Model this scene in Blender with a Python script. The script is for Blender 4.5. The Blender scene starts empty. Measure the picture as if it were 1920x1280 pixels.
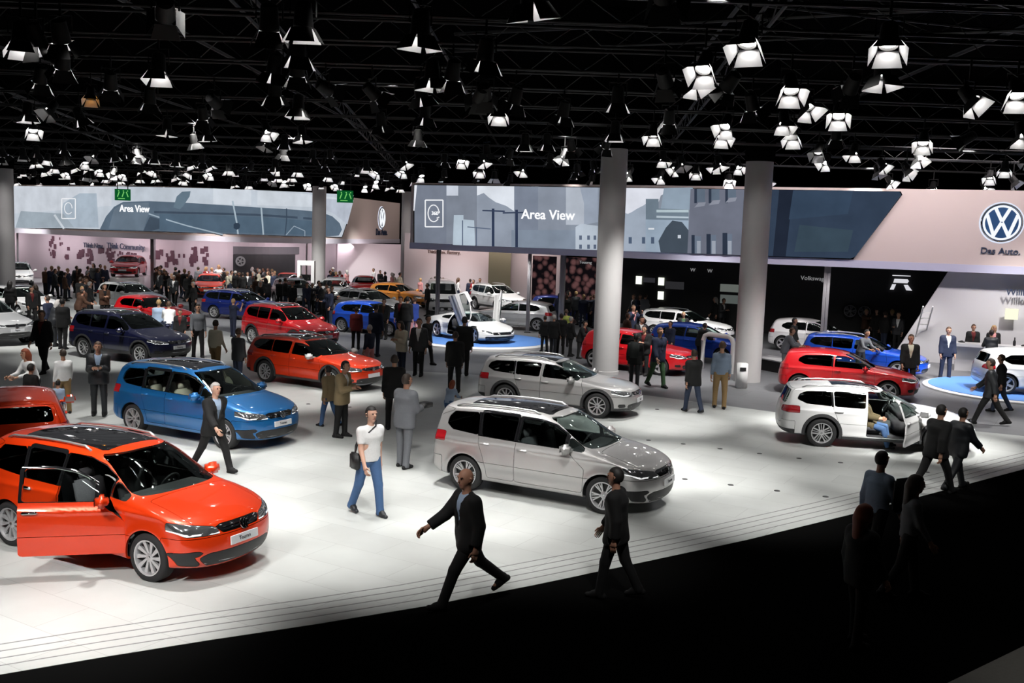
import bpy, math, random
import numpy as np
from mathutils import Vector, Matrix

R = math.radians
random.seed(7)
rng = np.random.RandomState(5)
scene = bpy.context.scene

# ------------------------------------------------------------------ camera
CAM_F, CAM_H, CAM_T, CAM_R = 1853.7, 4.8095, 0.1087, 0.0340
_fw = np.array([0, math.cos(CAM_T), -math.sin(CAM_T)])
_r0 = np.array([1.0, 0, 0]); _u0 = np.cross(_r0, _fw)
_r = math.cos(CAM_R) * _r0 + math.sin(CAM_R) * _u0
_u = -math.sin(CAM_R) * _r0 + math.cos(CAM_R) * _u0
cam_data = bpy.data.cameras.new('camera')
cam = bpy.data.objects.new('camera', cam_data)
scene.collection.objects.link(cam)
cam.matrix_world = Matrix(((_r[0], _u[0], -_fw[0], 0), (_r[1], _u[1], -_fw[1], 0),
                           (_r[2], _u[2], -_fw[2], CAM_H), (0, 0, 0, 1)))
cam_data.sensor_width = 36.0
cam_data.lens = CAM_F / 1920 * 36
cam_data.clip_end = 400
scene.camera = cam


def G(x, y, z0=0.0):
    """ground point seen at a pixel of the photograph"""
    d = _fw + _r * (x - 960) / CAM_F + _u * (640 - y) / CAM_F
    t = (z0 - CAM_H) / d[2]
    return Vector((d[0] * t, d[1] * t, z0))


def PX(P):
    d = np.array(P, float) - np.array([0, 0, CAM_H]); z = d @ _fw
    return 960 + CAM_F * (d @ _r) / z, 640 - CAM_F * (d @ _u) / z


# ------------------------------------------------------------------ world, exposure, big lights
world = bpy.data.worlds.new('world'); scene.world = world
world.use_nodes = True
world.node_tree.nodes['Background'].inputs[0].default_value = (0.55, 0.6, 0.7, 1)
world.node_tree.nodes['Background'].inputs[1].default_value = 0.0
vs = scene.view_settings
vs.view_transform = 'Standard'; vs.look = 'None'; vs.gamma = 1.0; vs.use_curve_mapping = False
vs.exposure = 0.18
try:
    cy = scene.cycles
    cy.use_denoising = True
    cy.max_bounces = 6; cy.diffuse_bounces = 3; cy.glossy_bounces = 3
    cy.transparent_max_bounces = 16; cy.transmission_bounces = 3
    cy.caustics_reflective = False; cy.caustics_refractive = False
    cy.sample_clamp_indirect = 4.0
    cy.use_light_tree = True
except Exception:
    pass


def spot(x, y, z, tx, ty, watts, deg=50, blend=0.9, col=(1, 0.98, 0.95), size=0.25):
    ld = bpy.data.lights.new('spotlight_beam', 'SPOT')
    ld.energy = watts; ld.spot_size = R(deg); ld.spot_blend = blend; ld.color = col
    ld.shadow_soft_size = size
    o = bpy.data.objects.new('spotlight_beam', ld)
    scene.collection.objects.link(o)
    o.location = (x, y, z)
    o.rotation_euler = (Vector((tx, ty, 0)) - Vector((x, y, z))).to_track_quat('-Z', 'Y').to_euler()
    return o


# beams of the ceiling lamps: (pixel of the lit spot on the floor, watts, cone, blend)
BEAMS = [
    # over the near white platform
    ((120, 1120), 2600, 62, .9), ((330, 950), 3000, 64, .9), ((560, 1010), 1500, 55, 1), ((620, 880), 1300, 50, 1),
    ((300, 830), 2400, 58, .9), ((480, 850), 1500, 50, 1), ((130, 780), 1500, 50, 1),
    ((560, 745), 1900, 55, .9), ((700, 735), 1300, 42, 1),
    ((880, 930), 2300, 58, .9), ((1080, 880), 3000, 58, .9), ((1290, 870), 2600, 54, .9), ((780, 1030), 1200, 55, 1),
    ((1030, 760), 2500, 50, .9), ((1240, 790), 2300, 46, .9), ((1050, 1030), 1100, 50, 1),
    ((1560, 800), 3000, 50, .9), ((1740, 830), 3600, 52, .9), ((1900, 800), 1900, 44, 1), ((1420, 950), 1900, 50, 1),
    ((1430, 780), 900, 44, 1), ((1650, 900), 1100, 46, 1), ((60, 1230), 1500, 55, 1),
    ((860, 690), 500, 40, 1), ((1630, 825), 2600, 46, .9), ((1540, 830), 1400, 46, .9),
]
KEY, FILL, FAR = 1.1, 1.2, 1.8
for (bx, by), w, dg, bl in BEAMS:
    p = G(bx, by)
    s = 1 if (p.x * 7) % 2 < 1 else -1
    spot(p.x + 1.0 * s, p.y + 1.6, 8.0, p.x, p.y, w * KEY, dg * .68, bl)
    spot(p.x - 1.2 * s, p.y - 6.5, 8.0, p.x, p.y + .4, w * FILL, dg * .62, bl)
# over the cars further back
BEAMS_FAR = [
    ((40, 640), 2200), ((230, 670), 1700), ((290, 610), 1900), ((440, 600), 1900), ((550, 640), 2100), ((400, 660), 1400),
    ((700, 615), 1900), ((60, 590), 1800), ((250, 570), 1900), ((880, 645), 2600), ((985, 605), 2100), ((930, 585), 1900),
    ((820, 570), 1900), ((690, 570), 1900), ((560, 560), 2300), ((400, 550), 2400), ((260, 535), 2600), ((120, 540), 2600),
    ((1190, 700), 2300), ((1320, 680), 2600), ((1280, 650), 2400), ((1420, 730), 1500), ((1560, 730), 2000), ((1650, 700), 2000),
    ((1520, 650), 1700), ((1780, 720), 1900), ((1890, 735), 2000), ((1110, 640), 700), ((1000, 680), 800), ((50, 525), 2200),
    ((480, 560), 1800), ((640, 545), 1800), ((700, 540), 2300), ((1860, 690), 1300), ((310, 640), 1200), ((160, 610), 1300),
]
for (bx, by), w in BEAMS_FAR:
    p = G(bx, by)
    spot(p.x + .8, p.y - 4.5, 8.2, p.x, p.y, w * FAR, 52, .9)

# ------------------------------------------------------------------ materials
MATS = {}


def nmat(name):
    m = bpy.data.materials.new(name); m.use_nodes = True
    return m, m.node_tree.nodes, m.node_tree.links


def pmat(name, col, rough=.5, metal=0.0, coat=0.0, noise=0.0, nscale=20.0, emit=None, estr=0.0, spec=None, bump=0.0):
    if name in MATS: return MATS[name]
    m, n, l = nmat(name)
    b = n['Principled BSDF']
    b.inputs['Base Color'].default_value = (*col, 1)
    b.inputs['Roughness'].default_value = rough
    b.inputs['Metallic'].default_value = metal
    b.inputs['Coat Weight'].default_value = coat
    b.inputs['Coat Roughness'].default_value = .04
    if spec is not None: b.inputs['Specular IOR Level'].default_value = spec
    if emit:
        b.inputs['Emission Color'].default_value = (*emit, 1); b.inputs['Emission Strength'].default_value = estr
    if noise or bump:
        tc = n.new('ShaderNodeTexCoord'); nz = n.new('ShaderNodeTexNoise')
        nz.inputs['Scale'].default_value = nscale; nz.inputs['Detail'].default_value = 3
        l.new(tc.outputs['Object'], nz.inputs['Vector'])
        if noise:
            mx = n.new('ShaderNodeMix'); mx.data_type = 'RGBA'
            mx.inputs[6].default_value = (*[c * (1 - noise) for c in col], 1)
            mx.inputs[7].default_value = (*[min(1, c * (1 + noise)) for c in col], 1)
            l.new(nz.outputs[0], mx.inputs[0]); l.new(mx.outputs[2], b.inputs['Base Color'])
        if bump:
            bp = n.new('ShaderNodeBump'); bp.inputs['Strength'].default_value = bump
            l.new(nz.outputs[0], bp.inputs['Height']); l.new(bp.outputs[0], b.inputs['Normal'])
    MATS[name] = m
    return m


def emat(name, col, s):
    if name in MATS: return MATS[name]
    m, n, l = nmat(name)
    n.remove(n['Principled BSDF'])
    e = n.new('ShaderNodeEmission'); e.inputs[0].default_value = (*col, 1); e.inputs[1].default_value = s
    l.new(e.outputs[0], n['Material Output'].inputs[0])
    MATS[name] = m
    return m


def glassmat(name, tint):
    m, n, l = nmat(name)
    n.remove(n['Principled BSDF'])
    t = n.new('ShaderNodeBsdfTransparent'); t.inputs[0].default_value = (*tint, 1)
    g = n.new('ShaderNodeBsdfGlossy'); g.inputs['Roughness'].default_value = .03; g.inputs[0].default_value = (.9, 1, .97, 1)
    f = n.new('ShaderNodeFresnel'); f.inputs[0].default_value = 1.5
    mx = n.new('ShaderNodeMixShader')
    l.new(f.outputs[0], mx.inputs[0]); l.new(t.outputs[0], mx.inputs[1]); l.new(g.outputs[0], mx.inputs[2])
    l.new(mx.outputs[0], n['Material Output'].inputs[0])
    MATS[name] = m
    return m


def paint(name, col, metal=0.25, rough=.32):
    return pmat('paint_' + name, col, rough, metal, 1.0, noise=.02, nscale=3)


M_GLASS = glassmat('tinted_glass', (.66, .78, .74))
M_DGLASS = glassmat('privacy_glass', (.10, .11, .11))
M_BLACK = pmat('black_plastic', (.012, .012, .013), .45, bump=.02, nscale=200)
M_GLOSSBLACK = pmat('gloss_black', (.008, .008, .009), .08, coat=1)
M_TYRE = pmat('tyre_rubber', (.015, .015, .016), .8, bump=.05, nscale=90)
M_ALLOY = pmat('alloy', (.75, .75, .77), .28, .7, noise=.03)
M_CHROME = pmat('chrome', (.85, .85, .87), .12, 1.0)
M_SILVERRAIL = pmat('rail_aluminium', (.7, .7, .72), .3, .8)
M_INTERIOR = pmat('interior_dark', (.02, .02, .022), .8, noise=.2)
M_SEAT = pmat('seat_fabric', (.045, .045, .05), .9, noise=.3, nscale=60)
M_BEIGE = pmat('seat_beige', (.45, .40, .33), .8, noise=.1)
M_HEAD = pmat('headlamp_lens', (.28, .29, .30), .12, .8, 1, noise=.6, nscale=14)
M_DRL = pmat('lamp_strip_white', (.9, .92, .95), .15, .2, 1, emit=(1, 1, 1), estr=.6)
M_TAIL = pmat('tail_lamp_red', (.35, .01, .015), .15, 0, 1)
M_PLATE = pmat('plate_white', (.75, .76, .78), .4)
M_INK = pmat('ink_black', (.02, .02, .03), .6)
M_INKDARK = pmat('ink_navy', (.03, .045, .09), .5)
M_LGLASS = glassmat('clear_glass', (.86, .95, .92))
M_CLAD = pmat('cladding_grey', (.035, .035, .037), .6, bump=.03, nscale=120)

# ------------------------------------------------------------------ object helpers
COL = scene.collection


def tag(o, label, cat, group=None, kind=None):
    if label: o['label'] = label
    if cat: o['category'] = cat
    if group: o['group'] = group
    if kind: o['kind'] = kind
    return o


def mesh(name, V, F, mats=(None,), smooth=True, mi=None, nrm=None):
    me = bpy.data.meshes.new(name)
    me.from_pydata([tuple(map(float, v)) for v in V], [], [tuple(map(int, f)) for f in F])
    for m in mats: me.materials.append(m)
    if mi is not None: me.polygons.foreach_set('material_index', list(mi))
    me.polygons.foreach_set('use_smooth', [bool(smooth)] * len(me.polygons))
    me.update()
    if nrm is not None:
        me.normals_split_custom_set_from_vertices([tuple(map(float, v)) for v in nrm])
    return me


def link(name, me, parent=None, loc=None, rot=None, mat=None):
    o = bpy.data.objects.new(name, me)
    COL.objects.link(o)
    if parent is not None: o.parent = parent
    if loc is not None: o.location = loc
    if rot is not None: o.rotation_euler = rot
    if mat is not None and me is not None:
        if len(me.materials) == 0: me.materials.append(None)
        if me.materials[0] is None:
            o.material_slots[0].link = 'OBJECT'; o.material_slots[0].material = mat
        else:
            o.material_slots[0].link = 'OBJECT'; o.material_slots[0].material = mat
    return o


def structure(name, me, mat=None):
    o = link(name, me, mat=mat); o['kind'] = 'structure'
    return o


class MB:
    """collects simple solids into one mesh"""
    def __init__(s): s.V = []; s.F = []; s.I = []

    def add(s, V, F, i=0):
        b = len(s.V); s.V += [tuple(v) for v in V]; s.F += [tuple(b + k for k in f) for f in F]; s.I += [i] * len(F)
        return s

    def box(s, c, d, i=0, rot=None, taper=1.0):
        x, y, z = d[0] / 2, d[1] / 2, d[2] / 2
        V = [(-x, -y, -z), (x, -y, -z), (x, y, -z), (-x, y, -z),
             (-x * taper, -y * taper, z), (x * taper, -y * taper, z), (x * taper, y * taper, z), (-x * taper, y * taper, z)]
        if rot is not None: V = [rot @ Vector(v) for v in V]
        V = [(v[0] + c[0], v[1] + c[1], v[2] + c[2]) for v in V]
        return s.add(V, [(0, 3, 2, 1), (4, 5, 6, 7), (0, 1, 5, 4), (1, 2, 6, 5), (2, 3, 7, 6), (3, 0, 4, 7)], i)

    def bar(s, a, b, w, h=None, i=0):
        a = Vector(a); b = Vector(b); d = (b - a); L = d.length
        q = d.to_track_quat('X', 'Z').to_matrix()
        return s.box((a + b) / 2, (L, w, h or w), i, q)

    def tube(s, pts, rad, n=8, i=0, cap=True):
        pts = [Vector(p) for p in pts]
        rads = rad if hasattr(rad, '__len__') else [rad] * len(pts)
        V = []; F = []
        up = Vector((0, 0, 1))
        for k, p in enumerate(pts):
            d = (pts[min(k + 1, len(pts) - 1)] - pts[max(k - 1, 0)]).normalized()
            a = d.cross(up)
            if a.length < 1e-3: a = d.cross(Vector((1, 0, 0)))
            a.normalize(); b = d.cross(a)
            for j in range(n):
                t = 2 * math.pi * j / n
                V.append(p + (a * math.cos(t) + b * math.sin(t)) * rads[k])
        for k in range(len(pts) - 1):
            for j in range(n):
                F.append((k * n + j, k * n + (j + 1) % n, (k + 1) * n + (j + 1) % n, (k + 1) * n + j))
        if cap:
            F.append(tuple(range(n - 1, -1, -1))); F.append(tuple((len(pts) - 1) * n + j for j in range(n)))
        return s.add(V, F, i)

    def lathe(s, prof, n=24, axis='z', c=(0, 0, 0), i=0, cap=True):
        V = []; F = []
        for (r, h) in prof:
            for j in range(n):
                t = 2 * math.pi * j / n
                a, b = r * math.cos(t), r * math.sin(t)
                v = (a, b, h) if axis == 'z' else ((a, h, b) if axis == 'y' else (h, a, b))
                V.append((v[0] + c[0], v[1] + c[1], v[2] + c[2]))
        m = len(prof)
        for k in range(m - 1):
            for j in range(n):
                F.append((k * n + j, k * n + (j + 1) % n, (k + 1) * n + (j + 1) % n, (k + 1) * n + j))
        if cap and prof[0][0] > 0: F.append(tuple(range(n - 1, -1, -1)))
        if cap and prof[-1][0] > 0: F.append(tuple((m - 1) * n + j for j in range(n)))
        return s.add(V, F, i)

    def me(s, name, mats=(None,), smooth=False):
        return mesh(name, s.V, s.F, mats, smooth, s.I)


def prism(poly, z0, z1):
    n = len(poly)
    V = [(p[0], p[1], z0) for p in poly] + [(p[0], p[1], z1) for p in poly]
    F = [tuple(range(n - 1, -1, -1)), tuple(range(n, 2 * n))] + [(k, (k + 1) % n, n + (k + 1) % n, n + k) for k in range(n)]
    return V, F


def smooth_edges(me, ang=40):
    """smooth shading with edges sharper than ang kept hard"""
    import bmesh
    bm = bmesh.new(); bm.from_mesh(me)
    for e in bm.edges:
        if len(e.link_faces) == 2 and e.calc_face_angle(0) > R(ang): e.smooth = False
    for f in bm.faces: f.smooth = True
    bmesh.ops.recalc_face_normals(bm, faces=bm.faces)
    bm.to_mesh(me); bm.free()
    return me


_TXT = {}


def text_mesh(txt, size, depth=.01, align='CENTER', bold=0.0):
    k = (txt, size, depth, align, bold)
    if k in _TXT: return _TXT[k]
    cu = bpy.data.curves.new('lettering', 'FONT')
    cu.body = txt; cu.size = size; cu.extrude = depth; cu.align_x = align; cu.align_y = 'CENTER'; cu.offset = bold
    cu.resolution_u = 3
    o = bpy.data.objects.new('tmp', cu); COL.objects.link(o)
    dg = bpy.context.evaluated_depsgraph_get()
    me = bpy.data.meshes.new_from_object(o.evaluated_get(dg))
    bpy.data.objects.remove(o); bpy.data.curves.remove(cu)
    me.materials.clear(); me.materials.append(None)
    _TXT[k] = me
    return me
# ------------------------------------------------------------------ setting
def lin(r, g, b):
    f = lambda c: (c / 255 / 12.92) if c / 255 <= .04045 else ((c / 255 + .055) / 1.055) ** 2.4
    return (f(r), f(g), f(b))


def floor_material(name, col, seam, scale, rough, var=.08):
    m, n, l = nmat(name)
    b = n['Principled BSDF']; b.inputs['Roughness'].default_value = rough
    b.inputs['Specular IOR Level'].default_value = .3
    tc = n.new('ShaderNodeTexCoord'); mp = n.new('ShaderNodeMapping'); mp.inputs['Rotation'].default_value[2] = R(31)
    br = n.new('ShaderNodeTexBrick'); br.offset = .5
    br.inputs['Color1'].default_value = (*col, 1); br.inputs['Color2'].default_value = (*[c * (1 - var) for c in col], 1)
    br.inputs['Mortar'].default_value = (*seam, 1)
    br.inputs['Scale'].default_value = scale; br.inputs['Mortar Size'].default_value = .004
    br.inputs['Brick Width'].default_value = 1.2; br.inputs['Row Height'].default_value = .6
    nz = n.new('ShaderNodeTexNoise'); nz.inputs['Scale'].default_value = 1.3; nz.inputs['Detail'].default_value = 6
    mx = n.new('ShaderNodeMix'); mx.data_type = 'RGBA'; mx.blend_type = 'MULTIPLY'; mx.inputs[0].default_value = .25
    l.new(tc.outputs['Object'], mp.inputs[0]); l.new(mp.outputs[0], br.inputs[0]); l.new(mp.outputs[0], nz.inputs['Vector'])
    l.new(br.outputs[0], mx.inputs[6]); l.new(nz.outputs[0], mx.inputs[7]); l.new(mx.outputs[2], b.inputs['Base Color'])
    MATS[name] = m
    return m


M_WFLOOR = floor_material('white_floor', (.58, .60, .585), (.42, .43, .42), .8, .38)
M_GFLOOR = floor_material('grey_floor', (.20, .203, .213), (.12, .12, .13), .5, .45)
M_CARPET = pmat('black_carpet', (.004, .004, .004), 1, noise=.3, nscale=300, spec=0)
M_AISLE = pmat('aisle_floor', (.30, .29, .26), .8, noise=.1)
M_COLUMN = pmat('column_plaster', lin(176, 174, 174), .7, noise=.03, nscale=4)
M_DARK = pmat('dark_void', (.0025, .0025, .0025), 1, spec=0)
M_TRUSS = pmat('black_steel', (.014, .014, .015), .5, spec=.3)
M_FASCIA = pmat('fascia_white', (.60, .505, .475), .6, noise=.02, nscale=1)
M_PINKWALL = pmat('stand_wall_pale', (.56, .50, .53), .7, noise=.02, nscale=1)
M_WHITEWALL = pmat('stand_wall_white', (.60, .59, .61), .6, noise=.02, nscale=1)
M_BLACKWALL = pmat('stand_wall_black', (.008, .008, .009), .5)
M_BLUE = pmat('turntable_blue', (.10, .25, .62), .5, noise=.04, nscale=3)
M_WHITE = pmat('white_lacquer', (.78, .78, .78), .3, coat=.5)

# floors -------------------------------------------------------------
mb = MB(); mb.box((0, 50, -.1), (150, 110, .2)); structure('floor', mb.me('floor'), M_GFLOOR)
edge = [G(-160, 1302), G(0, 1266), G(200, 1232), G(400, 1200), G(600, 1170), G(800, 1137), G(1000, 1098), G(1200, 1056),
        G(1400, 1013), G(1600, 964), G(1800, 912), G(1920, 880), G(2080, 838)]
back = [G(2100, 832), G(1920, 818), G(1700, 796), G(1460, 774), G(1240, 745), G(1060, 722), G(880, 702), G(790, 697), G(700, 692), G(560, 668),
        G(450, 628), G(330, 600), G(240, 560), G(100, 545), G(-120, 545), G(-260, 700), G(-300, 1000)]
poly = [(p.x, p.y) for p in edge] + [(p.x, p.y) for p in back]
V, F = prism(poly, 0, .012)
structure('floor_white_platform', mesh('floor_white', V, F, smooth=False), M_WFLOOR)
# black aisle carpet in front, bounded by a pale floor in the very corner
crn = [G(1560, 1380), G(1780, 1280), G(1920, 1212), G(2100, 1120)]
cp = [(p.x, p.y) for p in edge] + [(30, 32), (30, 3)] + [(crn[k].x, crn[k].y) for k in (3, 2, 1, 0)] + [(2, 2), (-14, 2)]
V, F = prism(cp, 0, .008)
structure('floor_black_carpet', mesh('floor_carpet', V, F, smooth=False), M_CARPET)
V, F = prism([(crn[0].x, crn[0].y), (crn[1].x, crn[1].y), (crn[2].x, crn[2].y), (crn[3].x, crn[3].y), (30, 4), (6, 2)], 0, .012)
structure('floor_front_aisle', mesh('floor_aisle', V, F, smooth=False), M_AISLE)
spot(9, 7.5, 5, 6.9, 10.2, 110, 34)  # added spot, only there to brighten the pale corner floor
# grooves running along the edge of the white platform
ea = np.array([(p.x, p.y) for p in edge])
td = np.gradient(ea, axis=0); td /= np.linalg.norm(td, axis=1)[:, None]
nn = np.stack([-td[:, 1], td[:, 0]], 1)
for k, off in enumerate((.22, .42, .62, .82)):
    a = ea + nn * off; b = ea + nn * (off + .022)
    V = [(x, y, .0125) for x, y in a] + [(x, y, .0125) for x, y in b] + [(x, y, .0145) for x, y in a] + [(x, y, .0145) for x, y in b]
    n = len(a); F = []
    for j in range(n - 1):
        F += [(2 * n + j, 2 * n + j + 1, 3 * n + j + 1, 3 * n + j), (j, 2 * n + j, 2 * n + j + 1, j + 1)[::-1], (n + j, n + j + 1, 3 * n + j + 1, 3 * n + j)]
    structure('trim_%d' % (k + 1), mesh('edge_groove', V, F, smooth=False), pmat('groove_grey', (.22, .22, .22), .6))
mb = MB(); mb.lathe([(0, .006), (.055, .006), (.06, 0)], 14)
sock = mb.me('floor_socket')
for k, (x, y) in enumerate([(1281, 833), (1350, 842), (1424, 851), (1498, 860), (1576, 868), (1656, 877), (1284, 899), (1370, 910), (1457, 921), (1548, 932), (1738, 886), (578, 758), (655, 764), (1216, 826), (1232, 768), (790, 690)]):
    p = G(x, y)
    tag(link('floor_socket', sock, loc=(p.x, p.y, .012), mat=M_BLACK), 'small dark round socket cover set flush in the white floor', 'floor socket', 'floor sockets in the white platform')

# ceiling and outer hall -------------------------------------------------
mb = MB(); mb.box((0, 55, 12.6), (160, 125, .2)); structure('ceiling', mb.me('ceiling'), M_DARK)
mb = MB(); mb.box((0, 108, 6.3), (160, .3, 12.6)); structure('wall_back', mb.me('wall_back'), M_DARK)
mb = MB(); mb.box((-72, 55, 6.3), (.3, 115, 12.6)); structure('wall_left', mb.me('wall_left'), M_DARK)
mb = MB(); mb.box((72, 55, 6.3), (.3, 115, 12.6)); structure('wall_right', mb.me('wall_right'), M_DARK)

# columns ------------------------------------------------------------
COLS = []
for k, (top, base) in enumerate([((1148.5, 280), (1134, 700)), ((1417, 310), (1400, 714)), ((599, 350), None), ((8, 316), None), ((766, 360), None)]):
    p = G(top[0], top[1], 7.5)
    if base:
        p = G(*base)
    hk = 7.5
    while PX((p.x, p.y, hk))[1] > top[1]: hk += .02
    COLS.append(p)
    mb = MB(); mb.lathe([(.46, 0), (.46, hk)], 40)
    lab = ['round pale column standing behind the silver estate cars', 'round pale column beside the man in grey shirt and tan trousers',
           'distant round column in front of the left screen', 'round pale column at the left edge of the photo', 'distant round column where the two screens meet'][k]
    me = smooth_edges(mb.me('column'))
    t = link('column', None, loc=(p.x, p.y, 0)); tag(t, lab, 'column', 'hall columns')
    link('shaft', me, t, mat=M_COLUMN)
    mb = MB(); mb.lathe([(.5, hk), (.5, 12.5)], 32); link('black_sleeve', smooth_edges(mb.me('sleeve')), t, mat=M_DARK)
    if k == 0:
        mb = MB(); mb.lathe([(.49, 0), (.49, .12), (.46, .125)], 40); link('base_ring', smooth_edges(mb.me('ring')), t, mat=M_COLUMN)


# ------------------------------------------------------------------ curved stand walls
class Path:
    """plan curve of a wall, from pixels on its top edge at height zt"""
    def __init__(s, pix, zt, deg=2):
        P = np.array([[G(x, y, zt).x, G(x, y, zt).y] for x, y in pix])
        # smooth: fit y as polynomial of x
        if deg:
            c = np.polyfit(P[:, 0], P[:, 1], deg)
            xs = np.linspace(P[0, 0], P[-1, 0], 160); ys = np.polyval(c, xs)
        else:
            xs, ys = [], []
            n = len(P)
            for i in range(n - 1):
                p0, p1, p2, p3 = P[max(i - 1, 0)], P[i], P[i + 1], P[min(i + 2, n - 1)]
                for t in np.linspace(0, 1, 30, endpoint=False):
                    q = .5 * ((2 * p1) + (-p0 + p2) * t + (2 * p0 - 5 * p1 + 4 * p2 - p3) * t * t + (-p0 + 3 * p1 - 3 * p2 + p3) * t ** 3)
                    xs.append(q[0]); ys.append(q[1])
            xs.append(P[-1][0]); ys.append(P[-1][1])
        s.P = np.stack([xs, ys], 1)
        d = np.linalg.norm(np.diff(s.P, axis=0), axis=1); s.S = np.concatenate([[0], np.cumsum(d)])
        s.L = s.S[-1]

    @classmethod
    def raw(cls, pts):
        s = cls.__new__(cls); P = np.array(pts, float); t = np.linspace(0, 1, 60)
        k = np.linspace(0, 1, len(P)); s.P = np.stack([np.interp(t, k, P[:, 0]), np.interp(t, k, P[:, 1])], 1)
        d = np.linalg.norm(np.diff(s.P, axis=0), axis=1); s.S = np.concatenate([[0], np.cumsum(d)]); s.L = s.S[-1]
        return s

    def at(s, u, off=0.0):
        u = np.asarray(u, float)
        x = np.interp(u, s.S, s.P[:, 0]); y = np.interp(u, s.S, s.P[:, 1])
        e = .6
        x2 = np.interp(u + e, s.S, s.P[:, 0]); y2 = np.interp(u + e, s.S, s.P[:, 1])
        x1 = np.interp(u - e, s.S, s.P[:, 0]); y1 = np.interp(u - e, s.S, s.P[:, 1])
        tx, ty = x2 - x1, y2 - y1; L = np.hypot(tx, ty) + 1e-9; tx, ty = tx / L, ty / L
        return x + ty * off, y - tx * off, np.arctan2(ty, tx)      # positive offset: towards the camera

    def inv(s, px, py, off=0.0):
        z = 5.5
        us = np.linspace(0, s.L, 500)
        x, y, _ = s.at(us, off)
        for _i in range(4):
            q = np.array([PX((a, b, z))[0] for a, b in zip(x, y)]) if _i < 2 else q
            u = float(np.interp(px, q, us))
            a, b, _ = s.at(u, off)
            y0 = PX((float(a), float(b), 0))[1]; y1 = PX((float(a), float(b), 8))[1]
            z = 8 * (py - y0) / (y1 - y0)
        return u, z

    def pt(s, u, z, off=0.0):
        a, b, t = s.at(u, off)
        return (float(a), float(b), z)

    def slab(s, u0, u1, z0, z1, off0, off1, step=1.0, skew=0.0):
        """curved solid between two offsets; skew shifts the lower left corner in u"""
        n = max(2, int((u1 - u0) / step) + 1)
        V = []; F = []
        for i in range(n + 1):
            f = i / n
            ut = u0 + (u1 - u0) * f; ub = ut + skew * (1 - f)
            V += [s.pt(ub, z0, off0), s.pt(ut, z1, off0), s.pt(ut, z1, off1), s.pt(ub, z0, off1)]
        for i in range(n):
            b = i * 4
            for k in range(4):
                F.append((b + k, b + (k + 1) % 4, b + 4 + (k + 1) % 4, b + 4 + k))
        F.append((0, 3, 2, 1)); F.append((4 * n, 4 * n + 1, 4 * n + 2, 4 * n + 3))
        return V, F

    def flat(s, poly, off, mb, i=0, thick=.006, step=1.5):
        """polygon in (u,z) laid on the wall, cut into strips so that it follows the curve"""
        us = [p[0] for p in poly]
        a = min(us); e = max(us)
        step = 1.0
        for k in range(int(math.floor(a / step)), int(math.ceil(e / step))):
            lo, hi = k * step, (k + 1) * step
            q = clip(clip(poly, lo, 1), hi, -1)
            if len(q) < 3: continue
            F_ = [s.pt(u, z, off + thick) for u, z in q]
            mb.add(F_, [tuple(range(len(q)))], i)


def clip(poly, c, sgn):
    out = []
    for i in range(len(poly)):
        a, b = poly[i], poly[(i + 1) % len(poly)]
        ia, ib = sgn * (a[0] - c) >= 0, sgn * (b[0] - c) >= 0
        if ia: out.append(a)
        if ia != ib:
            t = (c - a[0]) / (b[0] - a[0]); out.append((c, a[1] + t * (b[1] - a[1])))
    return out


PR = Path([(772, 343), (860, 343.5), (1000, 344.5), (1120, 346), (1300, 348.5), (1500, 351.5), (1700, 354), (1920, 357), (2080, 360)], 7.2)
PL = Path([(-120, 346), (24, 346.5), (100, 347.5), (220, 348), (330, 350), (480, 356), (620, 366), (750, 381)], 7.2, 0)
ZB_R, ZB_L = 3.88, 3.60
RD = 9.0
PM = Path.raw([(-7.7, 69), (3.0, 63.5)])
PM2 = Path.raw([(-14.5, 81), (-7.0, 86)])

# right fascia, with a return at its left end
V, F = PR.slab(0, PR.L, ZB_R, 7.2, 0, -.6)
tag(link('fascia_band', mesh('fascia', V, F, smooth=False), mat=M_FASCIA), 'pale curved fascia band carrying the right screen and round emblem', 'fascia')
V, F = PL.slab(0, PL.L, ZB_L, 7.2, 0, -.6)
tag(link('fascia_band', mesh('fascia', V, F, smooth=False), mat=M_FASCIA), 'pale curved fascia band carrying the left screen', 'fascia')
# soffit strips (lower lip in its own tint)
V, F = PR.slab(0.0, PR.L, ZB_R - .02, ZB_R + .30, .05, 0.0)
structure('trim_6', mesh('lip', V, F, smooth=False), pmat('lip_lilac', (.52, .52, .66), .5))
V, F = PL.slab(0, PL.L, ZB_L - .02, ZB_L + .34, .05, 0.0)
structure('trim_7', mesh('lip', V, F, smooth=False), pmat('lip_pale', (.62, .60, .68), .5))


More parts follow.
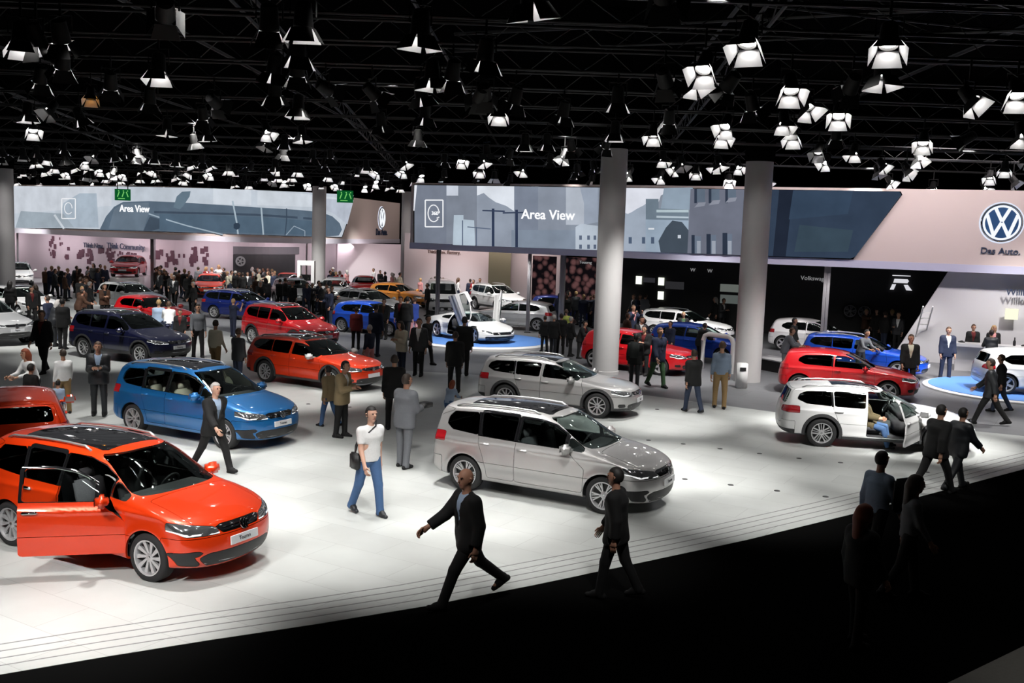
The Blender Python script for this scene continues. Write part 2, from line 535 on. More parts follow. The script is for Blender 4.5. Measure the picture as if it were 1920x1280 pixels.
# screens --------------------------------------------------------------
class Screen:
    def __init__(s, path): s.p = path; s.mb = MB(); s.cols = []; s.mats = []; s.lay = 0

    def mat(s, rgb, k=1.0):
        key = (rgb, k)
        if key not in s.cols:
            s.cols.append(key)
            m, n, l = nmat('screen_pixels')
            n.remove(n['Principled BSDF'])
            e = n.new('ShaderNodeEmission')
            g_ = sum(rgb) / 3; c = lin(*[(q * .72 + g_ * .28) * .95 for q in rgb])
            tc = n.new('ShaderNodeTexCoord'); nz = n.new('ShaderNodeTexNoise'); nz.inputs['Scale'].default_value = .9; nz.inputs['Detail'].default_value = 5
            mx = n.new('ShaderNodeMix'); mx.data_type = 'RGBA'
            mx.inputs[6].default_value = (*[q * .72 for q in c], 1); mx.inputs[7].default_value = (*[min(1, q * 1.28) for q in c], 1)
            l.new(tc.outputs['Object'], nz.inputs['Vector']); l.new(nz.outputs[0], mx.inputs[0]); l.new(mx.outputs[2], e.inputs[0])
            e.inputs[1].default_value = k
            l.new(e.outputs[0], n['Material Output'].inputs[0])
            s.mats.append(m)
        return s.cols.index(key)

    def poly(s, pix, rgb, k=1.0):
        s.lay += 1
        q = [s.p.inv(x, y) for x, y in pix]
        s.p.flat(q, .03 + .0022 * s.lay, s.mb, s.mat(rgb, k))

    def rect(s, x0, y0, x1, y1, rgb): s.poly([(x0, y0), (x1, y0), (x1, y1), (x0, y1)], rgb)

    def path_line(s, pts, w, rgb):
        for (a, b) in zip(pts[:-1], pts[1:]):
            dx, dy = b[0] - a[0], b[1] - a[1]; L = math.hypot(dx, dy); nx, ny = -dy / L * w / 2, dx / L * w / 2
            s.poly([(a[0] + nx, a[1] + ny), (b[0] + nx, b[1] + ny), (b[0] - nx, b[1] - ny), (a[0] - nx, a[1] - ny)], rgb)

    def circ(s, cx, cy, rx, ry, w, rgb, a0=0, a1=360, n=18):
        pts = [(cx + rx * math.cos(R(a0 + (a1 - a0) * k / n)), cy + ry * math.sin(R(a0 + (a1 - a0) * k / n))) for k in range(n + 1)]
        s.path_line(pts, w, rgb)

    def done(s, label, border):
        t = link('led_screen', None); tag(t, label, 'screen')
        link('picture', s.mb.me('screen_picture', s.mats), t)
        mb = MB(); s.p.flat([s.p.inv(*q) for q in border], .024, mb, 0)
        link('screen_panel', mb.me('screen_panel'), t, mat=M_GLOSSBLACK)
        return t


S = Screen(PR)
bt = lambda x: 455.5 + (x - 785) * .0345           # lower edge of the right screen
bp = lambda x: 346.5 + (x - 785) * .0135 + max(0, x - 1430) * .003
S.poly([(778, bp(778)), (1120, bp(1120)), (1400, bp(1400)), (1686, 359), (1690, 364), (1604, 479), (1595, 482.5), (1400, bt(1400)), (1100, bt(1100)), (778, bt(778))], (128, 140, 158))
# haze of the city, towers
S.poly([(895, bp(895)), (965, bp(965)), (965, 395), (950, 385), (930, 378), (918, 370), (908, 362), (895, 366)], (214, 222, 234))
S.poly([(838, bp(838)), (860, bp(860)), (860, 366), (838, 366)], (196, 205, 222))
S.poly([(778, bp(778)), (783, bp(783)), (783, 394), (776, 394)], (226, 230, 240))
S.poly([(783, bp(783)), (838, bp(838)), (838, bt(838)), (778, bt(778)), (778, 394)], (112, 122, 142))
S.poly([(860, bp(860)), (895, bp(895)), (895, bt(895)), (838, bt(838)), (838, 366), (860, 366)], (120, 130, 148))
S.poly([(895, 366), (908, 361), (918, 370), (930, 378), (950, 385), (965, 395), (965, bt(965)), (895, bt(895))], (138, 150, 170))
S.poly([(852, 402), (870, 402), (870, 410), (890, 412), (892, bt(892)), (850, bt(850))], (170, 190, 208))
S.poly([(965, bp(965)), (1010, bp(1010)), (1010, bt(1010)), (965, bt(965))], (118, 130, 152))
S.poly([(1010, bp(1010)), (1062, bp(1062)), (1062, bt(1062)), (1010, bt(1010))], (130, 141, 160))
S.poly([(1062, bp(1062)), (1088, bp(1088)), (1096, 380), (1096, 420), (1062, 420)], (170, 180, 196))
S.poly([(1088, bp(1088)), (1122, bp(1122)), (1122, 415), (1096, 420), (1096, 380)], (146, 160, 182))
S.poly([(1080, 424), (1090, 418), (1122, 422), (1122, bt(1122)), (1080, bt(1080))], (172, 186, 203))
S.poly([(960, 430), (1080, 430), (1080, bt(1080)), (960, bt(960))], (122, 138, 160))
for x in (1087, 1102, 1114):
    for y in (440, 457): S.rect(x, y, x + 5, y + 8, (84, 100, 128))
# power poles
for x, y0 in ((926, 390), (970, 392)): S.rect(x - 2.5, y0, x + 2.5, bt(x), (42, 56, 88))
S.path_line([(906, 393.5), (948, 395)], 2.6, (46, 60, 92)); S.path_line([(944, 398), (990, 397)], 2.6, (46, 60, 92))
S.path_line([(878, 424), (922, 428)], 2, (84, 100, 128)); S.rect(868, 412, 870, bt(870), (80, 96, 124)); S.rect(894, 424, 896, bt(896), (80, 96, 124))
# right of the near column
S.poly([(1165, bp(1165)), (1262, bp(1262)), (1240, 366), (1236, 378), (1214, 380), (1196, 392), (1178, 400), (1165, 394)], (216, 220, 234))
S.poly([(1165, 396), (1180, 400), (1196, 390), (1212, 382), (1212, bt(1212)), (1165, bt(1165))], (150, 165, 186))
S.poly([(1212, 372), (1236, 372), (1236, 390), (1292, 386), (1292, 420), (1212, 416)], (104, 124, 142))
S.poly([(1246, 352), (1300, 351), (1300, 392), (1240, 390)], (134, 156, 178))
S.poly([(1232, 392), (1292, 392), (1292, 397), (1232, 397)], (168, 190, 200)); S.poly([(1232, 403), (1292, 405), (1292, 408), (1232, 407)], (172, 190, 204))
S.poly([(1212, 410), (1292, 412), (1292, bt(1292)), (1212, bt(1212))], (144, 166, 190))
for x in (1180, 1205, 1222, 1240): S.rect(x, 443, x + 6, 455, (70, 90, 120))
S.poly([(1236, 450), (1250, 425), (1262, 412), (1280, 415), (1292, 430), (1292, bt(1292)), (1240, bt(1240))], (62, 76, 92))
S.rect(1217, 426, 1228, 429, (226, 232, 240)); S.rect(1272, 439, 1278, 445, (190, 200, 214))
S.poly([(1296, bp(1296)), (1400, bp(1400)), (1400, bt(1400)), (1290, bt(1290))], (104, 110, 130))
for x in (1303, 1330, 1361):
    S.rect(x, bp(x), x + 20, 378 - (x - 1303) * .14, (90, 108, 130)); S.rect(x, bp(x), x + 5, 380, (44, 56, 78))
    S.poly([(x, 388 - (x - 1303) * .15), (x + 8, 379 - (x - 1303) * .15), (x + 22, 378 - (x - 1303) * .15), (x + 19, 385 - (x - 1303) * .15)], (134, 140, 158))
for x, w in ((1298, 6), (1326, 8), (1356, 9)):
    S.rect(x, 441 - (x - 1298) * .07, x + 18, bt(x), (100, 116, 140)); S.rect(x, 439 - (x - 1298) * .07, x + w, bt(x), (40, 52, 74))
    S.rect(x + 10, 450, x + 17, bt(x), (150, 160, 178))
S.poly([(1400, bp(1400)), (1686, 359), (1690, 364), (1604, 479), (1595, 482.5), (1400, bt(1400))], (44, 62, 88))
S.poly([(1462, bp(1462)), (1488, bp(1488)), (1474, bt(1474)), (1450, bt(1450))], (28, 38, 58))
S.poly([(1488, bp(1488)), (1600, 357), (1590, 400), (1480, 410)], (46, 68, 96))
S.poly([(1500, 420), (1600, 430), (1590, 470), (1490, 470)], (50, 72, 90))
# square icon
W_ = (236, 238, 246)
S.path_line([(801, 374.5), (834, 374.5), (834, 424), (801, 424), (801, 374.5)], 2.2, W_)
S.circ(817, 399, 10.5, 15.5, 2.0, W_, 40, 360); S.path_line([(823, 408), (828, 406)], 2, W_)
S.done('wide screen on the right fascia showing a hazy grey city', [(776, bp(776) - 1), (1120, bp(1120) - 1), (1400, bp(1400) - 1), (1689, 358), (1692, 364), (1600, 484), (1400, bt(1400) + 1), (776, bt(776) + 1)])

S2 = Screen(PL)
b2 = lambda x: 427 + max(0, x - 120) * .030 + max(0, x - 400) * .004
t2 = lambda x: 350 + max(0, x - 200) * .010 + max(0, x - 400) * .042
S2.poly([(-100, 348), (24, 348.5), (330, t2(330)), (480, t2(480)), (662, t2(662)), (655, 400), (640, b2(640)), (400, b2(400)), (120, 427), (-100, 427)], (186, 198, 212))
S2.poly([(24, 348.5), (210, 350), (210, 385), (24, 400)], (196, 204, 216))
S2.poly([(150, 362), (182, 362), (186, 426), (110, 426), (120, 380)], (160, 178, 196))
S2.poly([(40, 395), (120, 400), (140, 426), (30, 426)], (150, 166, 180))
S2.poly([(400, 353), (560, 362), (640, 372), (640, 390), (400, 382)], (200, 210, 222))
S2.poly([(606, 372), (662, 375), (650, 420), (625, 400), (606, 392)], (178, 188, 206))
# dark airliner-like bridge form
S2.poly([(188, 430), (200, 405), (215, 387), (232, 378), (280, 376.5), (340, 379), (480, 388), (560, 393), (600, 397), (622, 405), (636, 418), (640, 430), (634, 441), (600, 443), (400, 436.5), (300, 433)], (82, 104, 126))
S2.poly([(215, 392), (232, 381), (280, 379), (280, 398), (270, 431), (205, 428)], (96, 116, 136))
S2.poly([(290, 395), (480, 400), (590, 408), (590, 412), (480, 404), (290, 399)], (58, 76, 98))
S2.poly([(270, 432), (282, 405), (300, 410), (300, 428), (285, 432)], (60, 78, 98))
S2.poly([(300, 400), (470, 405), (590, 414), (590, 440), (470, 436), (300, 431)], (72, 98, 122))
S2.poly([(326, 388), (332, 368), (342, 359), (358, 358), (356, 368), (344, 386), (338, 392)], (92, 118, 138))
S2.path_line([(280, 400), (350, 422), (418, 439)], 2.4, (150, 172, 190))
S2.path_line([(436, 376), (444, 418), (446, 438)], 3, (158, 180, 196))
S2.path_line([(489, 388), (493, 439)], 3, (158, 180, 196))
S2.poly([(438, 420), (441, 417), (447, 417), (450, 421), (449, 427), (444, 430), (438, 427)], (44, 62, 84))
S2.path_line([(535, 440), (550, 423), (570, 432), (570, 442)], 1.6, (140, 160, 180))
S2.path_line([(536, 390), (536, 412), (533, 440)], 2, (54, 72, 94))
S2.path_line([(104, 402), (122, 428)], 4, (196, 206, 216))
S2.path_line([(118, 372), (143.5, 372), (143.5, 409), (118, 409), (118, 372)], 1.8, W_)
S2.circ(131, 390, 7.5, 10.5, 1.5, W_, 40, 360)
S2.done('wide screen on the left fascia showing a grey rounded bridge shape', [(-110, 347.5), (24, 347.5), (330, t2(330) - 1), (480, t2(480) - 1), (664, t2(664) - 1), (656, 401), (641, b2(641) + 1), (400, b2(400) + 1), (120, 428), (-110, 428)])

E_WHITE = emat('letters_lit', (.95, .97, 1), .95)


def sign(txt, path, px, py, width_px, mat, label, off=.14, bold=0.0, cat='sign', size=None, depth=.02):
    u, z = path.inv(px, py, off)
    a, b, ang = path.at(u, off)
    u1, _ = path.inv(px - width_px / 2, py, off); u2, _ = path.inv(px + width_px / 2, py, off)
    me = text_mesh(txt, 1.0, depth, bold=bold)
    xs = [v.co.x for v in me.vertices]; w = max(xs) - min(xs)
    o = link('sign_lettering', me, loc=(float(a), float(b), z), rot=(R(90), 0, float(ang)), mat=mat)
    s = (u2 - u1) / w; o.scale = (s, s * (size or 1), 1)
    tag(o, label, cat)
    return o


sign('Area View', PR, 1027, 402, 101, E_WHITE, 'white lettering Area View on the right screen', bold=.012)
sign('Area View', PL, 252, 391, 57, E_WHITE, 'white lettering Area View on the left screen', bold=.012)
sign('360°', PR, 817, 399, 15, E_WHITE, 'small white 360 degree lettering in the square icon on the right screen')
sign('Das Auto.', PR, 1876, 469, 74, M_INKDARK, 'dark lettering Das Auto under the round emblem on the right', off=.04, bold=.01)
sign('Das Auto.', PL, 716, 435, 21, M_INKDARK, 'small dark lettering Das Auto under the distant round emblem', off=.04, bold=.02)


def emblem_mesh(mi=(0, 1), depth=.04, rad=1.0):
    """round badge of radius 1: disc, ring, V over W; axis +z"""
    mb = MB()
    mb.lathe([(0, 0), (1.0, 0), (1.0, depth), (.98, depth * 1.2), (0, depth * 1.2)], 48, i=mi[1])
    ring = [(.84, depth * 1.2), (.86, depth * 2.4), (.93, depth * 2.4), (.955, depth * 1.2)]
    mb.lathe(ring, 48, i=mi[0], cap=False)
    mb.lathe([(.9, depth * 1.2), (.84, depth * 1.2)], 48, i=mi[0], cap=False)

    def stroke(a, b, w):
        a = Vector((*a, 0)); b = Vector((*b, 0)); d = (b - a).normalized(); n = Vector((-d.y, d.x, 0)) * w / 2
        V, F = prism([tuple((a + n).to_2d()), tuple((a - n).to_2d()), tuple((b - n).to_2d()), tuple((b + n).to_2d())], depth * 1.2, depth * 2.4)
        mb.add(V, F, mi[0])
    w = .17
    stroke((-.36, .78), (0, .06), w); stroke((.36, .78), (0, .06), w)
    stroke((-.76, .42), (-.36, -.74), w); stroke((.76, .42), (.36, -.74), w)
    stroke((-.39, -.76), (-.02, .0), w); stroke((.39, -.76), (.02, .0), w)
    return mb


def wall_emblem(path, px, py, hpx, label):
    u, z = path.inv(px, py)
    _, z1 = path.inv(px, py - hpx / 2)
    a, b, ang = path.at(u, .02)
    t = link('round_emblem', None, loc=(float(a), float(b), z), rot=(R(90), 0, float(ang))); tag(t, label, 'emblem')
    me = emblem_mesh().me('emblem', (emat('emblem_white', (.93, .96, 1), .9), pmat('emblem_blue', (.03, .09, .22), .3, .2, 1)))
    o = link('badge', me, t); s = abs(z1 - z); o.scale = (s, s, 1)
    mb = MB(); mb.lathe([(1.0, 0), (1.06, 0), (1.06, .05), (1.0, .09)], 48, cap=False)
    o = link('badge_rim', smooth_edges(mb.me('rim')), t, mat=M_CHROME); o.scale = (s, s, 1)
    mb = MB(); mb.lathe([(1.02, -.005), (1.14, -.005)], 48, cap=False)
    o = link('halo_light', mb.me('halo'), t, mat=emat('halo', (.8, .85, 1), .85)); o.scale = (s, s, 1)


wall_emblem(PR, 1878, 416, 68, 'large round blue and white emblem on the right fascia')
wall_emblem(PL, 715, 408, 38, 'distant round blue and white emblem on the left fascia')

# green escape signs -----------------------------------------------------
for k, (x, y, w) in enumerate([(230, 365, 26), (647, 368.5, 29)]):
    p = G(x, y, 6.5 if k == 0 else 6.4); f_ = 59.8 / p.y; p = Vector((p.x * f_, 59.8, CAM_H + (p.z - CAM_H) * f_))
    t = link('exit_sign', None, loc=p); tag(t, ['green escape route sign hanging before the left screen', 'green escape route sign hanging right of the distant column'][k], 'exit sign')
    d = math.hypot(p.x, p.y); s = w * d / CAM_F / 2
    mb = MB(); mb.box((0, 0, 0), (2 * s, .15, 1.5 * s)); link('sign_box', mb.me('exit_box'), t, mat=emat('exit_green', lin(10, 78, 36), 1))
    mb = MB()
    for q in (-.5, .12, .68):
        mb.box((q * s, -.085, .05 * s), (.12 * s, .02, .7 * s), 0, Matrix.Rotation(R(20 if q < .5 else -20), 3, 'Y'))
        mb.box((q * s + .05 * s, -.085, .5 * s), (.13 * s, .02, .13 * s))
    mb.box((-.1 * s, -.085, -.5 * s), (.9 * s, .02, .1 * s)); link('pictogram', mb.me('exit_pic'), t, mat=emat('exit_pic', lin(110, 190, 100), 1))
    mb = MB(); mb.tube([(-.7 * s, 0, .7 * s), (-.7 * s, 0, 8 - p.z)], .03); mb.tube([(.7 * s, 0, .7 * s), (.7 * s, 0, 8 - p.z)], .03)
    link('hanger', mb.me('exit_hanger'), t, mat=M_TRUSS)

# lower walls ------------------------------------------------------------
uW, _ = PR.inv(1781, 508)
V, F = PR.slab(uW, PR.L, 0, ZB_R, -.62, -.85, skew=-2.0)
tag(link('stand_wall', mesh('wall', V, F, smooth=False), mat=M_WHITEWALL), 'pale grey stand wall with slanted left edge behind the reception counter', 'wall')
u0, _ = PR.inv(985, 480)
V, F = PR.slab(u0, uW + 3, 0, ZB_R + .4, -RD, -RD - .3)
structure('wall_black_recess', mesh('wall', V, F, smooth=False), M_BLACKWALL)
V, F = PR.slab(u0 - .4, uW + 3, ZB_R + .35, ZB_R + .5, -.6, -RD - .3)
structure('ceiling_black_recess', mesh('soffit', V, F, smooth=False), M_BLACKWALL)
# middle pale wall between the screens
V, F = PM.slab(0, PM.L, 0, 4.6, 0, -.3)
structure('wall_middle', mesh('wall', V, F, smooth=False), M_PINKWALL)
V, F = PM2.slab(0, PM2.L, 0, ZB_L - .03, 0, -.3)
structure('wall_far_left', mesh('wall', V, F, smooth=False), M_PINKWALL)
V, F = PL.slab(0, PL.L, 0, ZB_L + .1, -3.0, -3.3)
structure('wall_stand_left', mesh('wall', V, F, smooth=False), M_PINKWALL)
V, F = PL.slab(0, PL.L, ZB_L + .05, ZB_L + .15, -.62, -3.3)
structure('ceiling_stand_left', mesh('soffit', V, F, smooth=False), M_PINKWALL)


def on_wall(path, px0, y0, px1, y1, off, mat, name, label, cat, thick=.05, group=None):
    """shallow panel hung on a wall, given by the corners it has in the photo"""
    ua, za = path.inv(px0, y0, off); ub, zb = path.inv(px1, y1, off)
    V, F = path.slab(ua, ub, min(za, zb), max(za, zb), off + thick, off)
    me = mesh(name, V, F, smooth=False)
    o = link(name, me, mat=mat); tag(o, label, cat, group)
    return o


E_LAMP = emat('light_box', (.95, 1, .85), 1.1)
on_wall(PR, 1193, 516, 1203, 532, -RD + .06, E_LAMP, 'light_box', 'small lit square panel on the black wall nearest the round column', 'light box')
on_wall(PR, 1235, 519, 1245, 534, -RD + .06, E_LAMP, 'light_box', 'upper of two small lit squares one above the other on the black wall', 'light box')
on_wall(PR, 1234, 545, 1244, 561, -RD + .06, E_LAMP, 'light_box', 'lower of two small lit squares one above the other on the black wall', 'light box')
on_wall(PR, 1351, 531, 1400, 548, -RD + .06, emat('dim_photo', (.10, .11, .10), 1), 'photo_panel', 'upper dim grey photograph on the black wall behind the column', 'picture')
on_wall(PR, 1351, 551, 1400, 570, -RD + .06, emat('dim_photo2', (.07, .08, .075), 1), 'photo_panel', 'lower dim grey photograph on the black wall behind the column', 'picture')
on_wall(PR, 1207, 519, 1228, 529, -RD + .06, emat('dim_text', (.022, .022, .026), 1), 'text_panel', 'faint grey caption panel right of the first lit square', 'panel')
on_wall(PR, 1248, 526, 1282, 542, -RD + .06, emat('dim_text2', (.02, .02, .022), 1), 'text_panel', 'faint grey caption panel right of the stacked lit squares', 'panel')
on_wall(PR, 1885, 576, 1908, 598, -.33, emat('warm_box', (.9, .88, .68), 1), 'light_box', 'square cream lit panel on the pale wall above the counter', 'light box')
on_wall(PL, 683, 483, 692, 493, -2.94, emat('lamp_white', (.95, .95, .95), 1), 'light_box', 'upper tiny white lit square on the distant pale wall', 'light box')
on_wall(PL, 683, 501, 692, 509, -2.94, MATS['lamp_white'], 'light_box', 'lower tiny white lit square on the distant pale wall', 'light box')
on_wall(PL, 660, 494, 671, 515, -2.94, M_DARK, 'doorway_panel', 'small dark doorway in the distant pale wall left of the tiny lit squares', 'door')
# dark red poster wall with crowd pictures
m, n, l = nmat('crowd_poster')
b_ = n['Principled BSDF']; tc = n.new('ShaderNodeTexCoord'); vo = n.new('ShaderNodeTexVoronoi'); vo.inputs['Scale'].default_value = 2.6
nz = n.new('ShaderNodeTexNoise'); nz.inputs['Scale'].default_value = 3; cr = n.new('ShaderNodeValToRGB')
cr.color_ramp.elements[0].position = .25; cr.color_ramp.elements[0].color = (.10, .045, .045, 1); cr.color_ramp.elements[1].position = .6; cr.color_ramp.elements[1].color = (.004, .003, .004, 1)
l.new(tc.outputs['Object'], vo.inputs['Vector']); l.new(vo.outputs['Distance'], cr.inputs[0])
n.remove(b_); em = n.new('ShaderNodeEmission'); l.new(cr.outputs[0], em.inputs[0]); l.new(em.outputs[0], n['Material Output'].inputs[0]); MATS['crowd_poster'] = m
on_wall(PR, 1000, 478, 1040, 590, -RD + .08, m, 'poster_wall', 'dark red picture wall of faces left of the slim post', 'poster')
on_wall(PR, 1055, 480, 1116, 598, -RD + .08, m, 'poster_wall', 'dark red picture wall of faces behind the round column', 'poster')
sign('Volkswagen', PR, 1529, 521, 53, pmat('letters_grey', (.35, .35, .36), .5, emit=(.8, .8, .82), estr=.25), 'grey lettering partly hidden behind a post on the black wall', off=-RD + .1)
sign('W', PR, 1299, 505, 9, MATS['letters_grey'], 'left small grey letter high on the black wall', off=-RD + .1)
sign('W', PR, 1331, 507, 9, MATS['letters_grey'], 'right small grey letter high on the black wall', off=-RD + .1)
sign('Touareg', PR, 1098, 491, 22, MATS['letters_grey'], 'small grey lettering above the dark red picture wall', off=-RD + .15)
sign('Willkommen', PR, 1934, 548, 96, M_INKDARK, 'dark welcome lettering cut by the right edge of the photo', off=-.3, bold=.012)
sign('Think New.', PL, 175, 460, 42, M_INKDARK, 'left half of the small dark lettering high on the pale pink wall', off=-2.85, bold=.01)
sign('Think Community.', PL, 236, 462, 70, M_INKDARK, 'right half of the small dark lettering high on the pale pink wall', off=-2.75, bold=.005)
sign('Think Blue. Factory.', PM, 832, 472, 62, pmat('letters_brown', (.16, .10, .09), .6), 'small brown lettering on the pale wall under the right screen', off=.05)
# big R badge, built of strokes
u, z = PR.inv(1690, 532, -RD + .1); a, b, ang = PR.at(u, -RD + .12)
t = link('letter_badge', None, loc=(float(a), float(b), z), rot=(R(90), 0, float(ang))); tag(t, 'lit silver letter badge on the black wall near the slanted edge', 'sign')
mb = MB(); L_ = .5
for q in ([(-.95, -.5), (-.62, -.5), (-.45, .0), (-.78, 0)], [(-.7, .14), (.5, .14), (.62, .34), (.5, .5), (-.62, .5)], [(.2, -.02), (.55, 0), (.95, -.5), (.45, -.5)]):
    V, F = prism([(x * L_ * 1.1, y * L_ * 1.1) for x, y in q], 0, .06); mb.add(V, F)
V, F = prism([(-.45, .42), (.4, .42), (.4, .46), (-.45, .46)], 0, .06); mb.add(V, F)
link('badge_strokes', mb.me('r_badge'), t, mat=emat('badge_lit', (.75, .75, .8), .8))
mb = MB(); V, F = prism([(-.42, .38), (.30, .38), (.30, .40), (-.42, .40)], .0, .03)
mb.add([(x, y + .05, q) for x, y, q in V], F); link('badge_frame', mb.me('r_frame'), t, mat=MATS['letters_grey'])

# dark garage opening on the left wall, with a round sign
on_wall(PL, 437, 461, 560, 476, -2.96, pmat('opening_upper', (.12, .12, .13), .6), 'opening_lintel', 'dark grey lintel over the wide opening in the left wall', 'lintel')
on_wall(PL, 437, 476, 552, 540, -2.96, pmat('opening_dark', (.02, .022, .024), .6), 'opening_panel', 'wide black opening in the pale left wall', 'opening')
u, z = PL.inv(450, 489, -2.7); a, b, ang = PL.at(u, -2.6)
t = link('wheel_sign', None, loc=(float(a), float(b), z), rot=(R(90), 0, float(ang))); tag(t, 'faint round wheel shaped sign at the left of the dark opening', 'sign')
mb = MB(); mb.lathe([(.24, 0), (.36, 0), (.36, .05), (.24, .05), (.24, 0)], 20, cap=False)
for k in range(5): mb.bar((0, 0, .03), (.3 * math.cos(k * 1.257), .3 * math.sin(k * 1.257), .03), .07, .04)
link('wheel_shape', mb.me('wheel_sign'), t, mat=pmat('sign_grey', (.25, .27, .27), .6))
# puzzle-like clusters of small dark squares on the left wall
PZ = [(113, 452, 26, 40), (160, 473, 16, 26), (198, 470, 14, 30), (219, 478, 14, 44), (302, 476, 26, 26), (344, 476, 30, 24), (374, 470, 20, 34), (250, 478, 14, 10)]
for k, (cx, cy_, w, h) in enumerate(PZ):
    mb = MB()
    for _ in range(26):
        x = cx + rng.uniform(-w, w) * .8; y = cy_ + rng.uniform(-.2, 1) * h * .8
        if abs(x - cx) < w * .35 and y > cy_ + 5: continue
        u, z = PL.inv(x, y, -3.0); s = rng.choice([.1, .14, .2])
        PL.flat([(u - s, z - s), (u + s, z - s), (u + s, z + s), (u - s, z + s)], -2.98, mb, 0)
    tag(link('puzzle_pattern', mb.me('puzzle'), mat=pmat('puzzle_ink', (.10, .04, .06), .7)), 'arch of scattered small dark squares printed on the pale left wall', 'wall graphic', 'square pattern graphics on the left wall')

# slim posts carrying the fascias ------------------------------------------
for px, path, top, w, lab in [(1551, PR, 505, .26, 'slim metal post before the grey lettering on the black wall'), (1052, PR, 480, .24, 'slim metal post between the dark red picture walls'),
                              (989, PR, 477, .16, 'slim metal post at the left end of the black recess'), (817, PR, 468, .2, 'slim metal post behind the white concept car'),
                              (281, PL, 446, .3, 'slim grey post in front of the pink left wall'), (26, PL, 447, .14, 'thin dark post beside the column at the left edge'), (581, PL, 457, .12, 'thin dark post just left of the distant column')]:
    u, _ = path.inv(px, top)
    a, b, ang = path.at(u, -.3)
    t = link('support_post', None, loc=(float(a), float(b), 0), rot=(0, 0, float(ang))); tag(t, lab, 'post')
    zt = (ZB_R if path is PR else ZB_L)
    mb = MB(); mb.box((-w * .3, 0, zt / 2), (w * .4, w * .6, zt)); mb.box((w * .3, 0, zt / 2), (w * .4, w * .6, zt)); mb.box((0, 0, zt / 2), (w * .3, w * .4, zt))
    link('shaft', mb.me('post'), t, mat=pmat('post_steel', (.32, .31, .33), .3, .6, noise=.25, nscale=2))
    mb = MB(); mb.box((0, 0, .02), (w * 1.6, w * 1.3, .04)); link('foot_plate', mb.me('post_foot'), t, mat=M_TRUSS)
# olive pillar in the middle section
p = PM.pt(PM.inv(937, 500, .8)[0], 0, .8); p_olive = p
mb = MB(); mb.box((p[0], p[1], 2.2), (1.45, .8, 4.4)); tag(link('olive_pillar', mb.me('pillar'), mat=pmat('olive_panel', (.16, .15, .10), .5)), 'broad olive grey pillar below the right screen', 'pillar')

# lights that wash the stand walls
def wash(x, y, z, tx, ty, tz, w, sx, sy, col):
    ld = bpy.data.lights.new('wall_wash', 'AREA'); ld.shape = 'RECTANGLE'; ld.size = sx; ld.size_y = sy; ld.energy = w; ld.color = col
    o = bpy.data.objects.new('wall_wash', ld); COL.objects.link(o); o.location = (x, y, z)
    o.rotation_euler = (Vector((tx, ty, tz)) - Vector((x, y, z))).to_track_quat('-Z', 'Y').to_euler()


for u in (PR.L * .62, PR.L * .78, PR.L * .93):
    a = PR.pt(u, 0, 5); b = PR.pt(u, 0, 0)
    wash(a[0], a[1], 9.2, b[0], b[1], 5.2, 130, 3, .5, (1, .84, .80))
    wash(a[0], a[1], 9.0, b[0], b[1], 1.8, 120, 3, .5, (.95, .92, 1))
for u in np.linspace(.08, .97, 7) * PL.L:
    a = PL.pt(u, 0, 5); b = PL.pt(u, 0, 0); c = PL.pt(u, 0, -1.0)
    wash(c[0], c[1], 3.4, *PL.pt(u, 1.6, -3.0), 85, 6, .3, (1, .86, .92))
    wash(a[0], a[1], 8.5, b[0], b[1], 5.0, 70, 3, .5, (1, .86, .8))
for u in (3, 6.5, 10):
    c = PM.pt(u, 0, 2.2); wash(c[0], c[1], 4.6, *PM.pt(u, 2.0, 0), 60, 3, .3, (1, .82, .76))

c = PM2.pt(4, 0, 3); wash(c[0], c[1], 3.4, *PM2.pt(4, 1.8, 0), 60, 5, .3, (1, .82, .84))
# added spots from the camera side that brighten the column shafts
for p in COLS:
    for dx, zt_ in ((-1.5, 5.0), (1.8, 2.4)):
        o = spot(p.x * .86 + dx, p.y - 8.0, 8.6, p.x, p.y, 420 if p.y < 40 else (1300 if p.x < -25 else 560), 22, 1, (1, .97, .96))
        o.rotation_euler = (Vector((p.x, p.y, zt_)) - o.location).to_track_quat('-Z', 'Y').to_euler()
# added ambient fill, one huge dim area that lightens the far hall
ld = bpy.data.lights.new('ambient_fill', 'AREA'); ld.shape = 'RECTANGLE'; ld.size = 80; ld.size_y = 46; ld.energy = 900; ld.color = (.92, .95, 1)
o = bpy.data.objects.new('ambient_fill', ld); COL.objects.link(o); o.location = (-4, 52, 12.3)

for x, y, w in ((.2, 49.5, 300), (-.9, 60, 380), (8.6, 46.3, 330), (13.8, 43.4, 330), (-4.2, 57, 380), (4, 54, 120), (10, 48, 120), (16, 41.5, 200)):  # added spots that brighten the dim cars under and behind the fascia
    o = spot(x, y - 1.8, 3.65 if x > -.5 and y < 56 else 7.5, x, y, w, 110, .8)
# ------------------------------------------------------------------ cars: a smooth shell cut into panels
def sdpoly(P, poly):
    """signed distance of points P (n,2) to a polygon, negative inside"""
    v = np.array(poly, float); n = len(v)
    d = np.full(len(P), 1e9); s = np.ones(len(P))
    j = n - 1
    for i in range(n):
        e = v[j] - v[i]; w = P - v[i]
        t = np.clip((w @ e) / (e @ e + 1e-12), 0, 1)
        b = w - t[:, None] * e
        d = np.minimum(d, (b * b).sum(1))
        c1 = P[:, 1] >= v[i][1]; c2 = P[:, 1] < v[j][1]; c3 = e[0] * w[:, 1] > e[1] * w[:, 0]
        flip = (c1 & c2 & c3) | (~c1 & ~c2 & ~c3)
        s[flip] *= -1
        j = i
    return s * np.sqrt(d)


